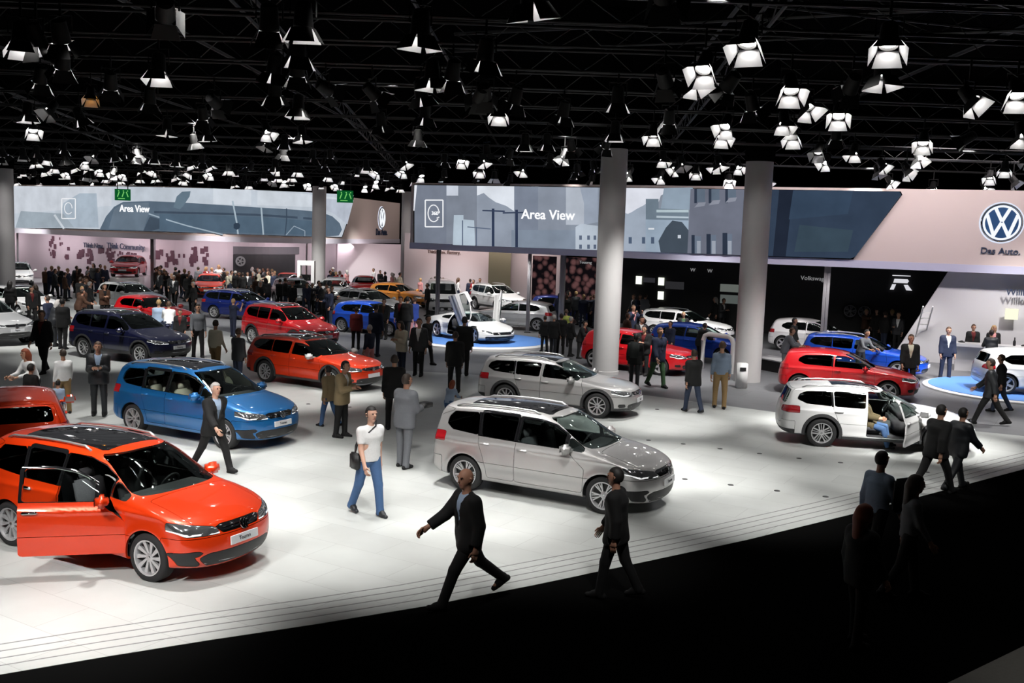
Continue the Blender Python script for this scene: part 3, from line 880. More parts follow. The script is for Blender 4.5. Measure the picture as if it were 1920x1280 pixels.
def rpoly(r, poly):
    """polygon field with rounded corners of radius r"""
    v = np.array(poly, float); c = v.mean(0)
    # shrink by r along the corner bisectors, then grow the field back
    n = len(v); area = 0.5 * sum(v[i][0] * v[(i + 1) % n][1] - v[(i + 1) % n][0] * v[i][1] for i in range(n))
    sg = 1 if area > 0 else -1
    q = []
    for i in range(n):
        a = v[i] - v[i - 1]; b = v[(i + 1) % n] - v[i]
        a /= np.linalg.norm(a); b /= np.linalg.norm(b)
        na = np.array([-a[1], a[0]]) * sg; nb = np.array([-b[1], b[0]]) * sg
        m = na + nb; m = m / max(.35, (m @ na))
        q.append(v[i] + m * r)
    return lambda P: sdpoly(P, q) - r


def pw(x, xs, ys):
    """monotone smooth interpolation of a table"""
    xs = np.array(xs, float); ys = np.array(ys, float)
    h = np.diff(xs); d = np.diff(ys) / h; m = np.zeros(len(xs))
    m[1:-1] = np.where(d[:-1] * d[1:] > 0, 2 * d[:-1] * d[1:] / (d[:-1] + d[1:] + 1e-12), 0)
    m[0], m[-1] = d[0], d[-1]
    x = np.clip(x, xs[0], xs[-1]); i = np.clip(np.searchsorted(xs, x) - 1, 0, len(xs) - 2)
    t = (x - xs[i]) / h[i]
    return (2 * t**3 - 3 * t**2 + 1) * ys[i] + (t**3 - 2 * t**2 + t) * h[i] * m[i] + (-2 * t**3 + 3 * t**2) * ys[i + 1] + (t**3 - t**2) * h[i] * m[i + 1]


class Shell:
    def __init__(s, sp, ns=230, nc=14, nt=22):
        s.sp = sp
        cp = np.array(sp['outline'], float)       # x, z, R, p, closed clockwise from rear bottom
        n = len(cp); D = []
        for i in range(n):
            p0, p1, p2, p3 = cp[i - 1], cp[i], cp[(i + 1) % n], cp[(i + 2) % n]
            dt = [max(1e-3, np.linalg.norm((b - a)[:2])) ** .5 for a, b in ((p0, p1), (p1, p2), (p2, p3))]
            t0, t1 = 0, dt[0]; t2 = t1 + dt[1]; t3 = t2 + dt[2]
            for t in np.linspace(t1, t2, 14, endpoint=False):
                A1 = (t1 - t) / (t1 - t0) * p0 + (t - t0) / (t1 - t0) * p1
                A2 = (t2 - t) / (t2 - t1) * p1 + (t - t1) / (t2 - t1) * p2
                A3 = (t3 - t) / (t3 - t2) * p2 + (t - t2) / (t3 - t2) * p3
                B1 = (t2 - t) / (t2 - t0) * A1 + (t - t0) / (t2 - t0) * A2
                B2 = (t3 - t) / (t3 - t1) * A2 + (t - t1) / (t3 - t1) * A3
                D.append((t2 - t) / (t2 - t1) * B1 + (t - t1) / (t2 - t1) * B2)
        D = np.array(D); D = np.vstack([D, D[:1]])
        L = np.concatenate([[0], np.cumsum(np.linalg.norm(np.diff(D[:, :2], axis=0), axis=1))])
        u = np.linspace(0, L[-1], ns, endpoint=False)
        O = np.stack([np.interp(u, L, D[:, k]) for k in range(4)], 1)
        s.O = O
        # core line
        kx = sp.get('core', .72); cz = sp.get('corez', .60)
        C = np.stack([O[:, 0] * kx, np.full(ns, cz)], 1)
        dirv = C - O[:, :2]; dl = np.linalg.norm(dirv, axis=1); dirv = dirv / dl[:, None]
        Rr = np.minimum(O[:, 2], dl * .8); pp = O[:, 3]
        rows = []
        for k in range(nc + 1):
            th = (k / nc) * math.pi / 2
            Dp = Rr * (1 - np.cos(th) ** (2 / pp)); fy = np.sin(th) ** (2 / pp) if k else np.zeros(ns)
            if k == nc: Dp = Rr; fy = np.ones(ns)
            P2 = O[:, :2] + dirv * Dp[:, None]
            rows.append((P2, fy))
        # the flat middle of the crown needs extra rows: insert by evenly spaced y
        extra = []
        for f in (.2, .4, .6, .78):
            Dp = Rr * (1 - (1 - f ** pp) ** (1 / pp)); extra.append((O[:, :2] + dirv * Dp[:, None], np.full(ns, f)))
        f1 = rows[1][1].min()
        rows = [rows[0]] + [e for e in extra if e[1][0] < f1 - .05] + rows[1:]
        for k in range(1, nt + 1):
            f = k / nt
            P2 = O[:, :2] + dirv * (Rr + (dl - Rr) * f)[:, None]
            rows.append((P2, np.ones(ns)))
        m = len(rows)
        V = np.zeros((m, ns, 3))
        for k, (P2, fy) in enumerate(rows):
            W = s.width(P2[:, 0], P2[:, 1])
            V[k, :, 0] = P2[:, 0]; V[k, :, 2] = P2[:, 1]; V[k, :, 1] = W * fy
        s.V = V.reshape(-1, 3)
        idx = lambda k, j: k * ns + (j % ns)
        T = []
        for k in range(m - 1):
            for j in range(ns):
                a, b, c, d = idx(k, j), idx(k, j + 1), idx(k + 1, j + 1), idx(k + 1, j)
                if (k + j) % 2: T += [(a, b, c), (a, c, d)]
                else: T += [(a, b, d), (b, c, d)]
        s.T = np.array(T)
        # normals (y>0 half); seam normals forced into the xz plane
        fn = np.cross(s.V[s.T[:, 1]] - s.V[s.T[:, 0]], s.V[s.T[:, 2]] - s.V[s.T[:, 0]])
        N = np.zeros_like(s.V)
        for k in range(3): np.add.at(N, s.T[:, k], fn)
        N[:ns, 1] = 0
        # the two halves meet on the core line: average matching rows by x
        ln = np.linalg.norm(N, axis=1); N /= (ln[:, None] + 1e-12)
        # orient outward
        sidev = s.V[:, 1] > .5
        if (N[sidev, 1].mean()) < 0: N = -N; s.T = s.T[:, ::-1]
        last = slice((m - 1) * ns, m * ns)
        W0 = s.V[last]; e = 1e-3
        gx = (s.width(W0[:, 0] + e, W0[:, 2]) - s.width(W0[:, 0] - e, W0[:, 2])) / (2 * e)
        gz = (s.width(W0[:, 0], W0[:, 2] + e) - s.width(W0[:, 0], W0[:, 2] - e)) / (2 * e)
        NN = np.stack([-gx, np.ones(ns), -gz], 1); N[last] = NN / np.linalg.norm(NN, axis=1)[:, None]
        # analytic normals everywhere on the flank
        k0 = m - nt - 1
        fl = slice(k0 * ns, m * ns); W0 = s.V[fl]
        gx = (s.width(W0[:, 0] + e, W0[:, 2]) - s.width(W0[:, 0] - e, W0[:, 2])) / (2 * e)
        gz = (s.width(W0[:, 0], W0[:, 2] + e) - s.width(W0[:, 0], W0[:, 2] - e)) / (2 * e)
        NN = np.stack([-gx, np.ones(len(W0)), -gz], 1); N[fl] = NN / np.linalg.norm(NN, axis=1)[:, None]
        s.N = N
        area = np.linalg.norm(np.cross(s.V[s.T[:, 1]] - s.V[s.T[:, 0]], s.V[s.T[:, 2]] - s.V[s.T[:, 0]]), axis=1)
        s.T = s.T[area > 1e-9]
        s.lab = np.zeros(len(s.T), int); s.names = ['body']

    def width(s, x, z):
        sp = s.sp
        w = sp['w'] * pw(z, *sp['sect'])
        xf = np.clip((x - sp.get('pf', 1.1)) / (sp['xf'] - sp.get('pf', 1.1)), 0, 1.2); w = w * (1 - sp.get('tf', .11) * xf ** 2.2)
        xr = np.clip((-x - sp.get('pr', 1.2)) / (-sp['xr'] - sp.get('pr', 1.2)), 0, 1.2); w = w * (1 - sp.get('tr', .07) * xr ** 2.2)
        gh = np.clip((z - sp['belt']) / .5, 0, 1)
        w = w * (1 - gh * (.10 * np.clip((x - .1) / 1.0, 0, 1) ** 1.5 + sp.get('ghr', .06) * np.clip((-x - 1.0) / 1.0, 0, 1) ** 2))
        for wx in (sp['wb'] / 2, -sp['wb'] / 2):
            d = np.hypot(x - wx, z - sp['wr'])
            w = w + sp.get('flare', .014) * np.exp(-((d - sp['wr'] - .06) / .07) ** 2) * (z < sp['belt'] + .1)
        zc = sp['belt'] - .11 + .02 * (-x / 2)
        w = w + .010 * np.exp(-((z - zc) / .035) ** 2)          # shoulder line
        w = w - .016 * np.exp(-((z - .42) / .10) ** 2) * np.clip(1 - (np.abs(x) / (sp['wb'] / 2 - .25)) ** 4, 0, 1)
        return w

    def cut(s, name, field, within=('body',)):
        """field(V)->signed value; the part of the named panels where it is negative becomes a new panel"""
        if name not in s.names: s.names.append(name)
        li = s.names.index(name); ok = np.isin(s.lab, [s.names.index(w) for w in within if w in s.names])
        f = field(s.V)
        f = np.where(np.abs(f) < 1e-5, 1e-5, f)
        sgn = f[s.T] < 0; cnt = sgn.sum(1)
        full = ok & (cnt == 3); s.lab[full] = li
        mix = np.where(ok & (cnt > 0) & (cnt < 3))[0]
        if not len(mix): return
        keep = np.ones(len(s.T), bool); keep[mix] = False
        newV = []; newN = []; cache = {}; nT = []; nL = []

        def cutv(a, b):
            k = (a, b) if a < b else (b, a)
            if k in cache: return cache[k]
            a, b = k
            t = f[a] / (f[a] - f[b]); t = min(.98, max(.02, t))
            p = s.V[a] * (1 - t) + s.V[b] * t; q = s.N[a] * (1 - t) + s.N[b] * t
            newV.append(p); newN.append(q / np.linalg.norm(q))
            cache[k] = len(s.V) + len(newV) - 1
            return cache[k]
        for ti in mix:
            t = list(s.T[ti]); g = [f[v] < 0 for v in t]; old = s.lab[ti]
            # rotate so that the lone vertex is first
            lone = [i for i in range(3) if g.count(g[i]) == 1][0]
            a, b, c = t[lone], t[(lone + 1) % 3], t[(lone + 2) % 3]
            ab, ac = cutv(a, b), cutv(a, c)
            l1, l2 = (li, old) if g[lone] else (old, li)
            nT += [(a, ab, ac), (ab, b, c), (ab, c, ac)]; nL += [l1, l2, l2]
        s.V = np.vstack([s.V, newV]); s.N = np.vstack([s.N, newN])
        s.T = np.vstack([s.T[keep], nT]); s.lab = np.concatenate([s.lab[keep], nL])

    # field builders
    def side(s, poly, r=.0, ymin=.25):
        q = rpoly(r, poly) if r else (lambda P: sdpoly(P, poly))
        return lambda V: np.maximum(q(V[:, [0, 2]]), ymin - V[:, 1])

    def front(s, poly, r=0, xmin=.3):
        q = rpoly(r, poly) if r else (lambda P: sdpoly(P, poly))
        return lambda V: np.maximum(q(V[:, [1, 2]]), xmin - V[:, 0])

    def rear(s, poly, r=0, xmax=-.6):
        q = rpoly(r, poly) if r else (lambda P: sdpoly(P, poly))
        return lambda V: np.maximum(q(V[:, [1, 2]]), V[:, 0] - xmax)

    def top(s, poly, r=0, zmin=.7):
        q = rpoly(r, poly) if r else (lambda P: sdpoly(P, poly))
        return lambda V: np.maximum(q(V[:, [0, 1]]), zmin - V[:, 2])

    def circle(s, cx, cz, r, ymin=.45):
        return lambda V: np.maximum(np.hypot(V[:, 0] - cx, V[:, 2] - cz) - r, ymin - V[:, 1])

    def panel(s, name, side, gap=.004, rim=.03, thick=0.0, offs=0.0):
        """mesh of one panel; side: +1, -1 or 0 (both halves joined)"""
        li = s.names.index(name); T = s.T[s.lab == li]
        if not len(T): return None
        ids, inv = np.unique(T, return_inverse=True); T = inv.reshape(-1, 3)
        V = s.V[ids].copy(); N = s.N[ids].copy()
        if side == 0:
            seam = V[:, 1] < 1e-6
            mp = np.where(seam, np.arange(len(V)), 0); k = len(V)
            oth = np.where(~seam)[0]; mp[oth] = k + np.arange(len(oth))
            V2 = V[oth] * [1, -1, 1]; N2 = N[oth] * [1, -1, 1]
            T2 = mp[T][:, ::-1]
            V = np.vstack([V, V2]); N = np.vstack([N, N2]); T = np.vstack([T, T2])
        elif side < 0:
            V[:, 1] *= -1; N[:, 1] *= -1; T = T[:, ::-1]
        if offs: V = V + N * offs
        # boundary edges
        E = {}
        for t in T:
            for a, b in ((t[0], t[1]), (t[1], t[2]), (t[2], t[0])):
                E[(a, b)] = E.get((a, b), 0) + 1
        bd = [(a, b) for (a, b) in E if (b, a) not in E]
        bverts = sorted({a for a, b in bd} | {b for a, b in bd})
        seamcut = side != 0
        bset = set(bverts)
        if gap:
            acc = np.zeros_like(V)
            for a, b in bd:
                e = V[b] - V[a]; inn = np.cross((N[a] + N[b]) / 2, e)
                L = np.linalg.norm(inn)
                if L > 1e-9: acc[a] += inn / L; acc[b] += inn / L
            nl = np.linalg.norm(acc, axis=1)
            for v in bverts:
                if nl[v] > .3: V[v] = V[v] + acc[v] / nl[v] * gap
        F = [tuple(t) for t in T]; VV = list(V); NN = list(N)
        if rim:
            base = len(VV); mp = {}
            for v in bverts: mp[v] = len(VV); VV.append(V[v]); NN.append(N[v]); VV.append(V[v] - N[v] * rim); NN.append(N[v])
            for a, b in bd:
                e = V[b] - V[a]; out = np.cross(e, N[a]); L = np.linalg.norm(out)
                F.append((mp[b], mp[a], mp[a] + 1, mp[b] + 1))
            # outward normals of the rim
            accn = {v: np.zeros(3) for v in bverts}
            for a, b in bd:
                out = np.cross(V[b] - V[a], N[a]); L = np.linalg.norm(out)
                if L > 1e-9: accn[a] += out / L; accn[b] += out / L
            for v in bverts:
                L = np.linalg.norm(accn[v]); q = accn[v] / L if L > 1e-6 else N[v]
                NN[mp[v]] = q; NN[mp[v] + 1] = q
        return mesh(name, VV, F, (None,), True, None, NN)

    def liner(s, names, side, d=.035):
        """inner dark skin behind the named panels"""
        ids = [s.names.index(n) for n in names if n in s.names]
        T = s.T[np.isin(s.lab, ids)]
        if not len(T): return None
        ids, inv = np.unique(T, return_inverse=True); T = inv.reshape(-1, 3)
        V = s.V[ids] - s.N[ids] * d; V[:, 1] = np.maximum(V[:, 1], 0)
        VV = []; FF = []
        for sg in ((1, -1) if side == 0 else (side,)):
            b = len(VV); VV += list(V * [1, sg, 1]); FF += [tuple(b + k for k in (t if sg < 0 else t[::-1])) for t in T]
        return mesh('liner', VV, FF, (None,), True)


# ---- wheels
def wheel_meshes(r, style, rr=.235, wd=.215):
    out = {}
    mb = MB(); h = wd / 2
    mb.lathe([(rr - .01, -h + .02), (rr + .02, -h), (r - .02, -h + .005), (r, -h + .03), (r, h - .03), (r - .02, h - .005), (rr + .02, h), (rr - .01, h - .02), (rr - .01, -h + .02)], 40, 'y', cap=False)
    out['tyre'] = smooth_edges(mb.me('tyre'), 50)
    mb = MB()
    # lip and barrel (outer face at -y local = outside)
    mb.lathe([(rr - .002, -h + .012), (rr + .006, -h + .002), (rr - .012, -h + .004), (rr - .022, -h + .03), (rr - .03, h - .03)], 40, 'y', cap=False)
    mb.lathe([(0, -h + .035), (.035, -h + .033), (.062, -h + .042), (.07, -h + .07), (.07, -h + .10)], 24, 'y', cap=False)
    yo = -h + .03
    def spoke(a0, a1, r0, r1, w0, w1, twist=0.0, y0=0.012, y1=0.0):
        p0 = np.array([math.cos(a0) * r0, math.sin(a0) * r0]); p1 = np.array([math.cos(a1) * r1, math.sin(a1) * r1])
        d = p1 - p0; d /= np.linalg.norm(d); n = np.array([-d[1], d[0]])
        q = [p0 + n * w0 / 2, p1 + n * w1 / 2, p1 - n * w1 / 2, p0 - n * w0 / 2]
        ys = [yo + y0, yo + y1, yo + y1, yo + y0]
        V = [(a[0], y, a[1]) for a, y in zip(q, ys)] + [(a[0] * 1.0, y + .035, a[1]) for a, y in zip(q, ys)]
        mb.add(V, [(0, 1, 2, 3), (7, 6, 5, 4), (0, 4, 5, 1), (1, 5, 6, 2), (2, 6, 7, 3), (3, 7, 4, 0)])
    ro = rr - .018
    if style == 'turbine':       # ten slanted blades
        for k in range(10):
            a = 2 * math.pi * k / 10; spoke(a, a + .22, .05, ro, .028, .060)
    elif style == 'vee':        # five pairs of thin spokes
        for k in range(5):
            a = 2 * math.pi * k / 5
            for s_ in (-1, 1):
                spoke(a + .06 * s_, a + .30 * s_, .05, ro, .022, .024); spoke(a + .16 * s_, a + .10 * s_, .12, ro, .018, .018)
    elif style == 'cross':      # crossing spokes
        for k in range(5):
            a = 2 * math.pi * k / 5
            for s_ in (-1, 1): spoke(a - .12 * s_, a + .34 * s_, .05, ro, .026, .030)
            spoke(a + .628, a + .628, .04, ro, .014, .014)
    elif style == 'five':
        for k in range(5):
            a = 2 * math.pi * k / 5; spoke(a, a, .045, ro, .07, .085)
    else:
        for k in range(10):
            a = 2 * math.pi * k / 10; spoke(a + (.06 if k % 2 else -.06), a, .05, ro, .022, .034)
    out['rim'] = smooth_edges(mb.me('rim'), 35)
    mb = MB(); mb.lathe([(0, -h + .085), (rr - .035, -h + .085), (rr - .035, -h + .10)], 28, 'y'); out['brake_disc'] = mb.me('brake_disc')
    mb = MB(); mb.lathe([(0, -h + .024), (.022, -h + .025), (.028, -h + .034)], 16, 'y'); out['hub_cap'] = smooth_edges(mb.me('hub_cap'))
    return out


def seat_mesh():
    mb = MB()
    def soft(c, d, rot=None):
        mb.box(c, d, 0, rot)
    rk = Matrix.Rotation(R(-14), 3, 'Y')
    soft((.0, 0, .30), (.52, .50, .16)); soft((-.27, 0, .64), (.13, .48, .62), rk)
    soft((-.37, 0, 1.0), (.09, .26, .17), rk); soft((0, .23, .33), (.48, .06, .16)); soft((0, -.23, .33), (.48, .06, .16))
    return bevelled(mb, .035)


def bevelled(mb, w, name='soft', seg=2):
    import bmesh
    me = mb.me(name); bm = bmesh.new(); bm.from_mesh(me)
    bmesh.ops.bevel(bm, geom=list(bm.edges), offset=w, segments=seg, affect='EDGES', clamp_overlap=True)
    for f in bm.faces: f.smooth = True
    bm.to_mesh(me); bm.free()
    return me


SEAT = seat_mesh()


def small_parts(sp):
    """mirror, handle, rail, plate, emblem, interior for a car type"""
    out = {}
    mb = MB(); mb.box((0, 0, 0), (.17, .25, .17), taper=.82); m = bevelled(mb, .045, 'mirror'); mb = MB(); mb.V = [tuple(v.co) for v in m.vertices]; mb.F = [tuple(p.vertices) for p in m.polygons]; mb.I = [0] * len(mb.F); mb.box((.02, -.15, -.045), (.07, .16, .045)); out['mirror'] = mb.me('mirror', smooth=True)
    mb = MB(); mb.box((0, 0, 0), (.008, .18, .11)); out['mirror_glass'] = mb.me('mirror_glass')
    mb = MB(); mb.box((0, 0, 0), (.21, .05, .04)); out['handle'] = bevelled(mb, .015, 'handle')
    mb = MB(); mb.box((0, 0, 0), (.02, .52, .115)); out['plate'] = mb.me('plate')
    out['emblem'] = emblem_mesh(depth=.10).me('emblem_small', (M_CHROME, M_GLOSSBLACK))
    mb = MB(); mb.tube([(.16 * math.cos(t), .16 * math.sin(t), 0) for t in np.linspace(0, 2 * math.pi, 20)], .016, 6, cap=False); mb.box((0, 0, 0), (.3, .04, .02)); mb.box((0, 0, .01), (.1, .1, .03)); out['steering_wheel'] = mb.me('steering_wheel')
    return out


CAR_CACHE = {}
FOOT = []


def build_type(key):
    if key in CAR_CACHE: return CAR_CACHE[key]
    sp = SPECS[key]
    S = Shell(sp, *(sp.get('res', (230, 14, 22))))
    hw = sp['wb'] / 2; wr = sp['wr']; ar = wr + sp.get('archgap', .045)
    for nm, kind, poly, r, within in sp['cuts']:
        lim = None
        if isinstance(kind, tuple): kind, lim = kind
        fld = getattr(S, kind)(poly, r, lim) if lim is not None else getattr(S, kind)(poly, r)
        S.cut(nm, fld, within)
    alln = tuple(n for n in S.names if not n.endswith('window'))
    for wx in (hw, -hw):
        S.cut('hole', S.circle(wx, wr, ar, .42), tuple(n for n in alln))
        if sp.get('clad'):
            S.cut('front_arch_cladding' if wx > 0 else 'rear_arch_cladding', S.circle(wx, wr, ar + .075, .42), tuple(n for n in alln if n not in ('hole',)))
    P = {}
    centre = ('body', 'hood', 'windscreen', 'rear_window', 'roof_window', 'grille', 'grille_bar', 'lower_intake', 'front_bumper', 'rear_bumper', 'tailgate', 'sill_cladding', 'front_bumper_cladding', 'rear_bumper_cladding', 'skid_strip', 'roof_panel', 'intake_bar', 'rear_lip')
    glassy = ('windscreen', 'rear_window', 'roof_window')
    parts = []
    for nm in S.names:
        if nm == 'hole': continue
        isglass = nm.endswith('window') or nm == 'windscreen'
        rim = .012 if isglass else .03
        gap = .002 if isglass or nm in ('grille', 'grille_bar', 'headlight', 'daytime_lamp', 'taillight', 'pillar_trim', 'intake_bar', 'lower_intake', 'fog_lamp', 'skid_strip') else .004
        if nm in centre:
            m = S.panel(nm, 0, gap, rim)
            if m: parts.append((nm, 0, m))
        else:
            for sd in (1, -1):
                m = S.panel(nm, sd, gap, rim)
                if m: parts.append((nm, sd, m))
    doors = ('front_door',)
    lin_all = [n for n in S.names if n not in ('hole', 'front_door', 'window_frame') and not n.endswith('window') and n not in ('windscreen',)]
    liner = S.liner(lin_all, 0)
    dliner = {sd: S.liner(['front_door', 'window_frame'], sd) for sd in (1, -1)}
    sty = {}
    # arch wells
    mb = MB()
    for wx in (hw, -hw):
        for sg in (1, -1):
            n = 18; V = []; F = []
            for k in range(n + 1):
                a = math.pi * (k / n) * 1.1 - .157
                for y in (.50, sp['w'] * .93): V.append((wx + (ar + .0) * math.cos(a), y * sg, wr + (ar + .0) * math.sin(a)))
                V.append((wx, .50 * sg, wr))
            for k in range(n):
                b = 3 * k; F += [(b, b + 3, b + 4, b + 1), (b, b + 2, b + 3)]
            mb.add(V, F)
    well = mb.me('wheel_well')
    small = small_parts(sp)
    # roof rails along the shell
    rail = None
    if sp.get('rails'):
        x0, x1 = sp['rails']; mb = MB(); k = 14; pts = []
        for i in range(k + 1):
            x = x0 + (x1 - x0) * i / k
            # height of roof at lateral offset
            sel = S.V[(np.abs(S.V[:, 0] - x) < .06) & (S.V[:, 2] > sp['belt'] + .3)]
            yy = sp.get('raily', .58) * (1 - .04 * abs(i / k - .4))
            j = np.argmin(np.abs(sel[:, 1] - yy)); z = sel[j, 2]
            lift = .045 if 0 < i < k else .0
            pts.append((x, yy, z + lift))
        mb.tube(pts, .019, 6); rail = mb.me('roof_rail', smooth=True)
    CAR_CACHE[key] = dict(parts=parts, liner=liner, dliner=dliner, wheels=sty, well=well, small=small, rail=rail, sp=sp, S=S)
    return CAR_CACHE[key]


PARTMAT = {'windscreen': 'tinted_glass', 'front_window': 'tinted_glass', 'quarter_window': 'tinted_glass', 'rear_door_window': 'privacy_glass', 'rear_quarter_window': 'privacy_glass',
           'rear_window': 'privacy_glass', 'roof_window': 'gloss_black', 'grille': 'gloss_black', 'grille_bar': 'chrome', 'lower_intake': 'black_plastic', 'intake_bar': 'rail_aluminium',
           'headlight': 'headlamp_lens', 'daytime_lamp': 'lamp_strip_white', 'taillight': 'tail_lamp_red', 'pillar_trim': 'gloss_black', 'window_frame': 'gloss_black', 'rear_window_frame': 'gloss_black', 'sill_cladding': 'cladding_grey',
           'front_bumper_cladding': 'cladding_grey', 'rear_bumper_cladding': 'cladding_grey', 'front_arch_cladding': 'cladding_grey', 'rear_arch_cladding': 'cladding_grey', 'skid_strip': 'rail_aluminium', 'fog_lamp': 'lamp_strip_white', 'side_intake': 'black_plastic', 'black_side_panel': 'gloss_black'}
PARENTED = {'front_window': 'front_door', 'window_frame': 'front_door', 'rear_window_frame': 'rear_door', 'rear_door_window': 'rear_door', 'grille_bar': 'grille', 'daytime_lamp': 'headlight', 'intake_bar': 'lower_intake'}


def add_car(key, loc, deg, pcol, label, cat='car', group='cars on the show stand', wheel=None, door=None, tailgate=None, glass=None, roofcol=None, z=0.0, rails=True,
            mirror_mat=None, plate=None, near=False, seatmat=None, name=None, mats=None, scale=1.0):
    C = build_type(key); sp = C['sp']
    root = link(name or sp['name'], None, loc=(loc[0], loc[1], z), rot=(0, 0, R(deg))); tag(root, label, cat, group)
    root.scale = (scale,) * 3
    FOOT.append((loc[0], loc[1], R(deg), sp['xf'], sp['xr'] - .05, sp['w'] + .02))
    objs = {}
    for nm, sd, me in C['parts']:
        mat = MATS.get((mats or {}).get(nm) or PARTMAT.get(nm), None) or pcol
        if glass and nm in ('windscreen', 'front_window', 'quarter_window'): mat = glass
        if nm == 'roof_window' and roofcol: mat = roofcol
        o = link(nm, me, root, mat=mat); objs[(nm, sd)] = o
        if nm.endswith('window') and sd: pass
    for ch, pa in PARENTED.items():
        for sd in (1, -1, 0):
            if (ch, sd) in objs and (pa, sd) in objs: objs[(ch, sd)].parent = objs[(pa, sd)]
    link('inner_frame', C['liner'], root, mat=M_INTERIOR)
    link('wheel_well', C['well'], root, mat=M_INTERIOR)
    st = wheel or sp.get('wheels', ('vee',))[0]
    if st not in C['wheels']: C['wheels'][st] = wheel_meshes(sp['wr'], st, sp.get('rr', .235))
    W = C['wheels'][st]
    steer = sp.get('steer', 0)
    for wx in (1, -1):
        for sg in (1, -1):
            w = link('wheel', W['tyre'], root, loc=(wx * sp['wb'] / 2, sg * (sp['w'] - .125), sp['wr']), rot=(0, 0, 0 if sg < 0 else math.pi), mat=M_TYRE)
            w.rotation_euler = (0, random.uniform(0, 1) * (1 if sg < 0 else 1), 0 if sg < 0 else math.pi)
            link('rim', W['rim'], w, mat=M_ALLOY); link('brake_disc', W['brake_disc'], w, mat=M_BLACK)
            link('hub_cap', W['hub_cap'], w, mat=M_CHROME)
    sm = C['small']; m = sp['mirror']
    dparts = {}
    for sg in (1, -1):
        d = objs.get(('front_door', sg), root)
        mm = link('mirror', sm['mirror'], d, loc=(m[0], sg * (m[1] + .10), m[2]), mat=mirror_mat or pcol)
        mm.scale = (1, sg, 1)
        link('mirror_glass', sm['mirror_glass'], mm, loc=(-.08, 0, 0), mat=M_CHROME)
        for hx, hz, dn in sp['handles']:
            dd = objs.get((dn, sg), root)
            wy = float(C['S'].width(np.array([hx]), np.array([hz]))[0])
            link('door_handle', sm['handle'], dd, loc=(hx, sg * (wy + .012), hz), mat=(M_CHROME if near == 2 else pcol))
        if C['dliner'][sg]: link('door_lining', C['dliner'][sg], d, mat=M_INTERIOR)
    if C['rail'] and rails:
        for sg in (1, -1):
            o = link('roof_rail', C['rail'], root, mat=M_SILVERRAIL)
            o.scale = (1, sg, 1)
    e = sp.get('emblem')
    if e:
        o = link('emblem', sm['emblem'], objs.get(('grille', 0), root), loc=(e[0], 0, e[1]), rot=(R(90), 0, R(90))); o.scale = (e[2],) * 3
        o.rotation_euler = (R(90 - e[3]), 0, R(90))
    pl = sp.get('plate')
    if pl:
        o = link('licence_plate', sm['plate'], objs.get(('front_bumper', 0), root), loc=(pl[0], 0, pl[1]), rot=(0, R(-4), 0), mat=M_PLATE)
        if plate:
            link('plate_lettering', text_mesh(plate, .075, .002), o, loc=(.012, 0, 0), rot=(R(90), 0, R(90)), mat=M_INK)
    # interior
    if near:
        fl = MB(); L0, L1 = -sp['wb'] / 2 + .3, sp['wb'] / 2 - .25
        fl.box(((L0 + L1) / 2, 0, .30), (L1 - L0, 1.5, .06)); link('cabin_floor', bevelled(fl, .02), root, mat=M_INTERIOR)
        db = MB(); dz = sp['belt'] - .12
        db.box((sp['dash'], 0, dz), (.62, 1.36, .24)); db.box((sp['dash'] - .2, 0, dz - .25), (.35, 1.3, .35)); db.box((sp['dash'] - .35, 0, .45), (.9, .26, .3))
        link('dashboard', bevelled(db, .05), root, mat=M_INTERIOR)
        link('steering_wheel', sm['steering_wheel'], root, loc=(sp['dash'] - .42, .36, dz + .06), rot=(0, R(-65), 0), mat=M_BLACK)
        for sx, sy in [(sp['dash'] - .95, .37), (sp['dash'] - .95, -.37), (sp['dash'] - 1.85, .42), (sp['dash'] - 1.85, 0), (sp['dash'] - 1.85, -.42)]:
            s_ = link('seat', SEAT, root, loc=(sx, sy, .14), mat=seatmat or M_SEAT)
            if sx < sp['dash'] - 1.2: s_.scale = (1, .82, 1)
    if door:
        sd, ang = door
        o = objs.get(('front_door', sd))
        if o:
            hx, hy = sp['hinge'][0], sp['hinge'][1] * sd
            M = Matrix.Translation((hx, hy, 0)) @ Matrix.Rotation(R(ang) * (-sd), 4, 'Z') @ Matrix.Translation((-hx, -hy, 0))
            o.matrix_local = M
    if tailgate:
        for nm in ('tailgate',):
            o = objs.get((nm, 0))
            if o:
                hx, hz = sp['thinge']; M = Matrix.Translation((hx, 0, hz)) @ Matrix.Rotation(R(tailgate), 4, 'Y') @ Matrix.Translation((-hx, 0, -hz)); o.matrix_local = M
                if ('rear_window', 0) in objs: objs[('rear_window', 0)].parent = o
    return root, objs


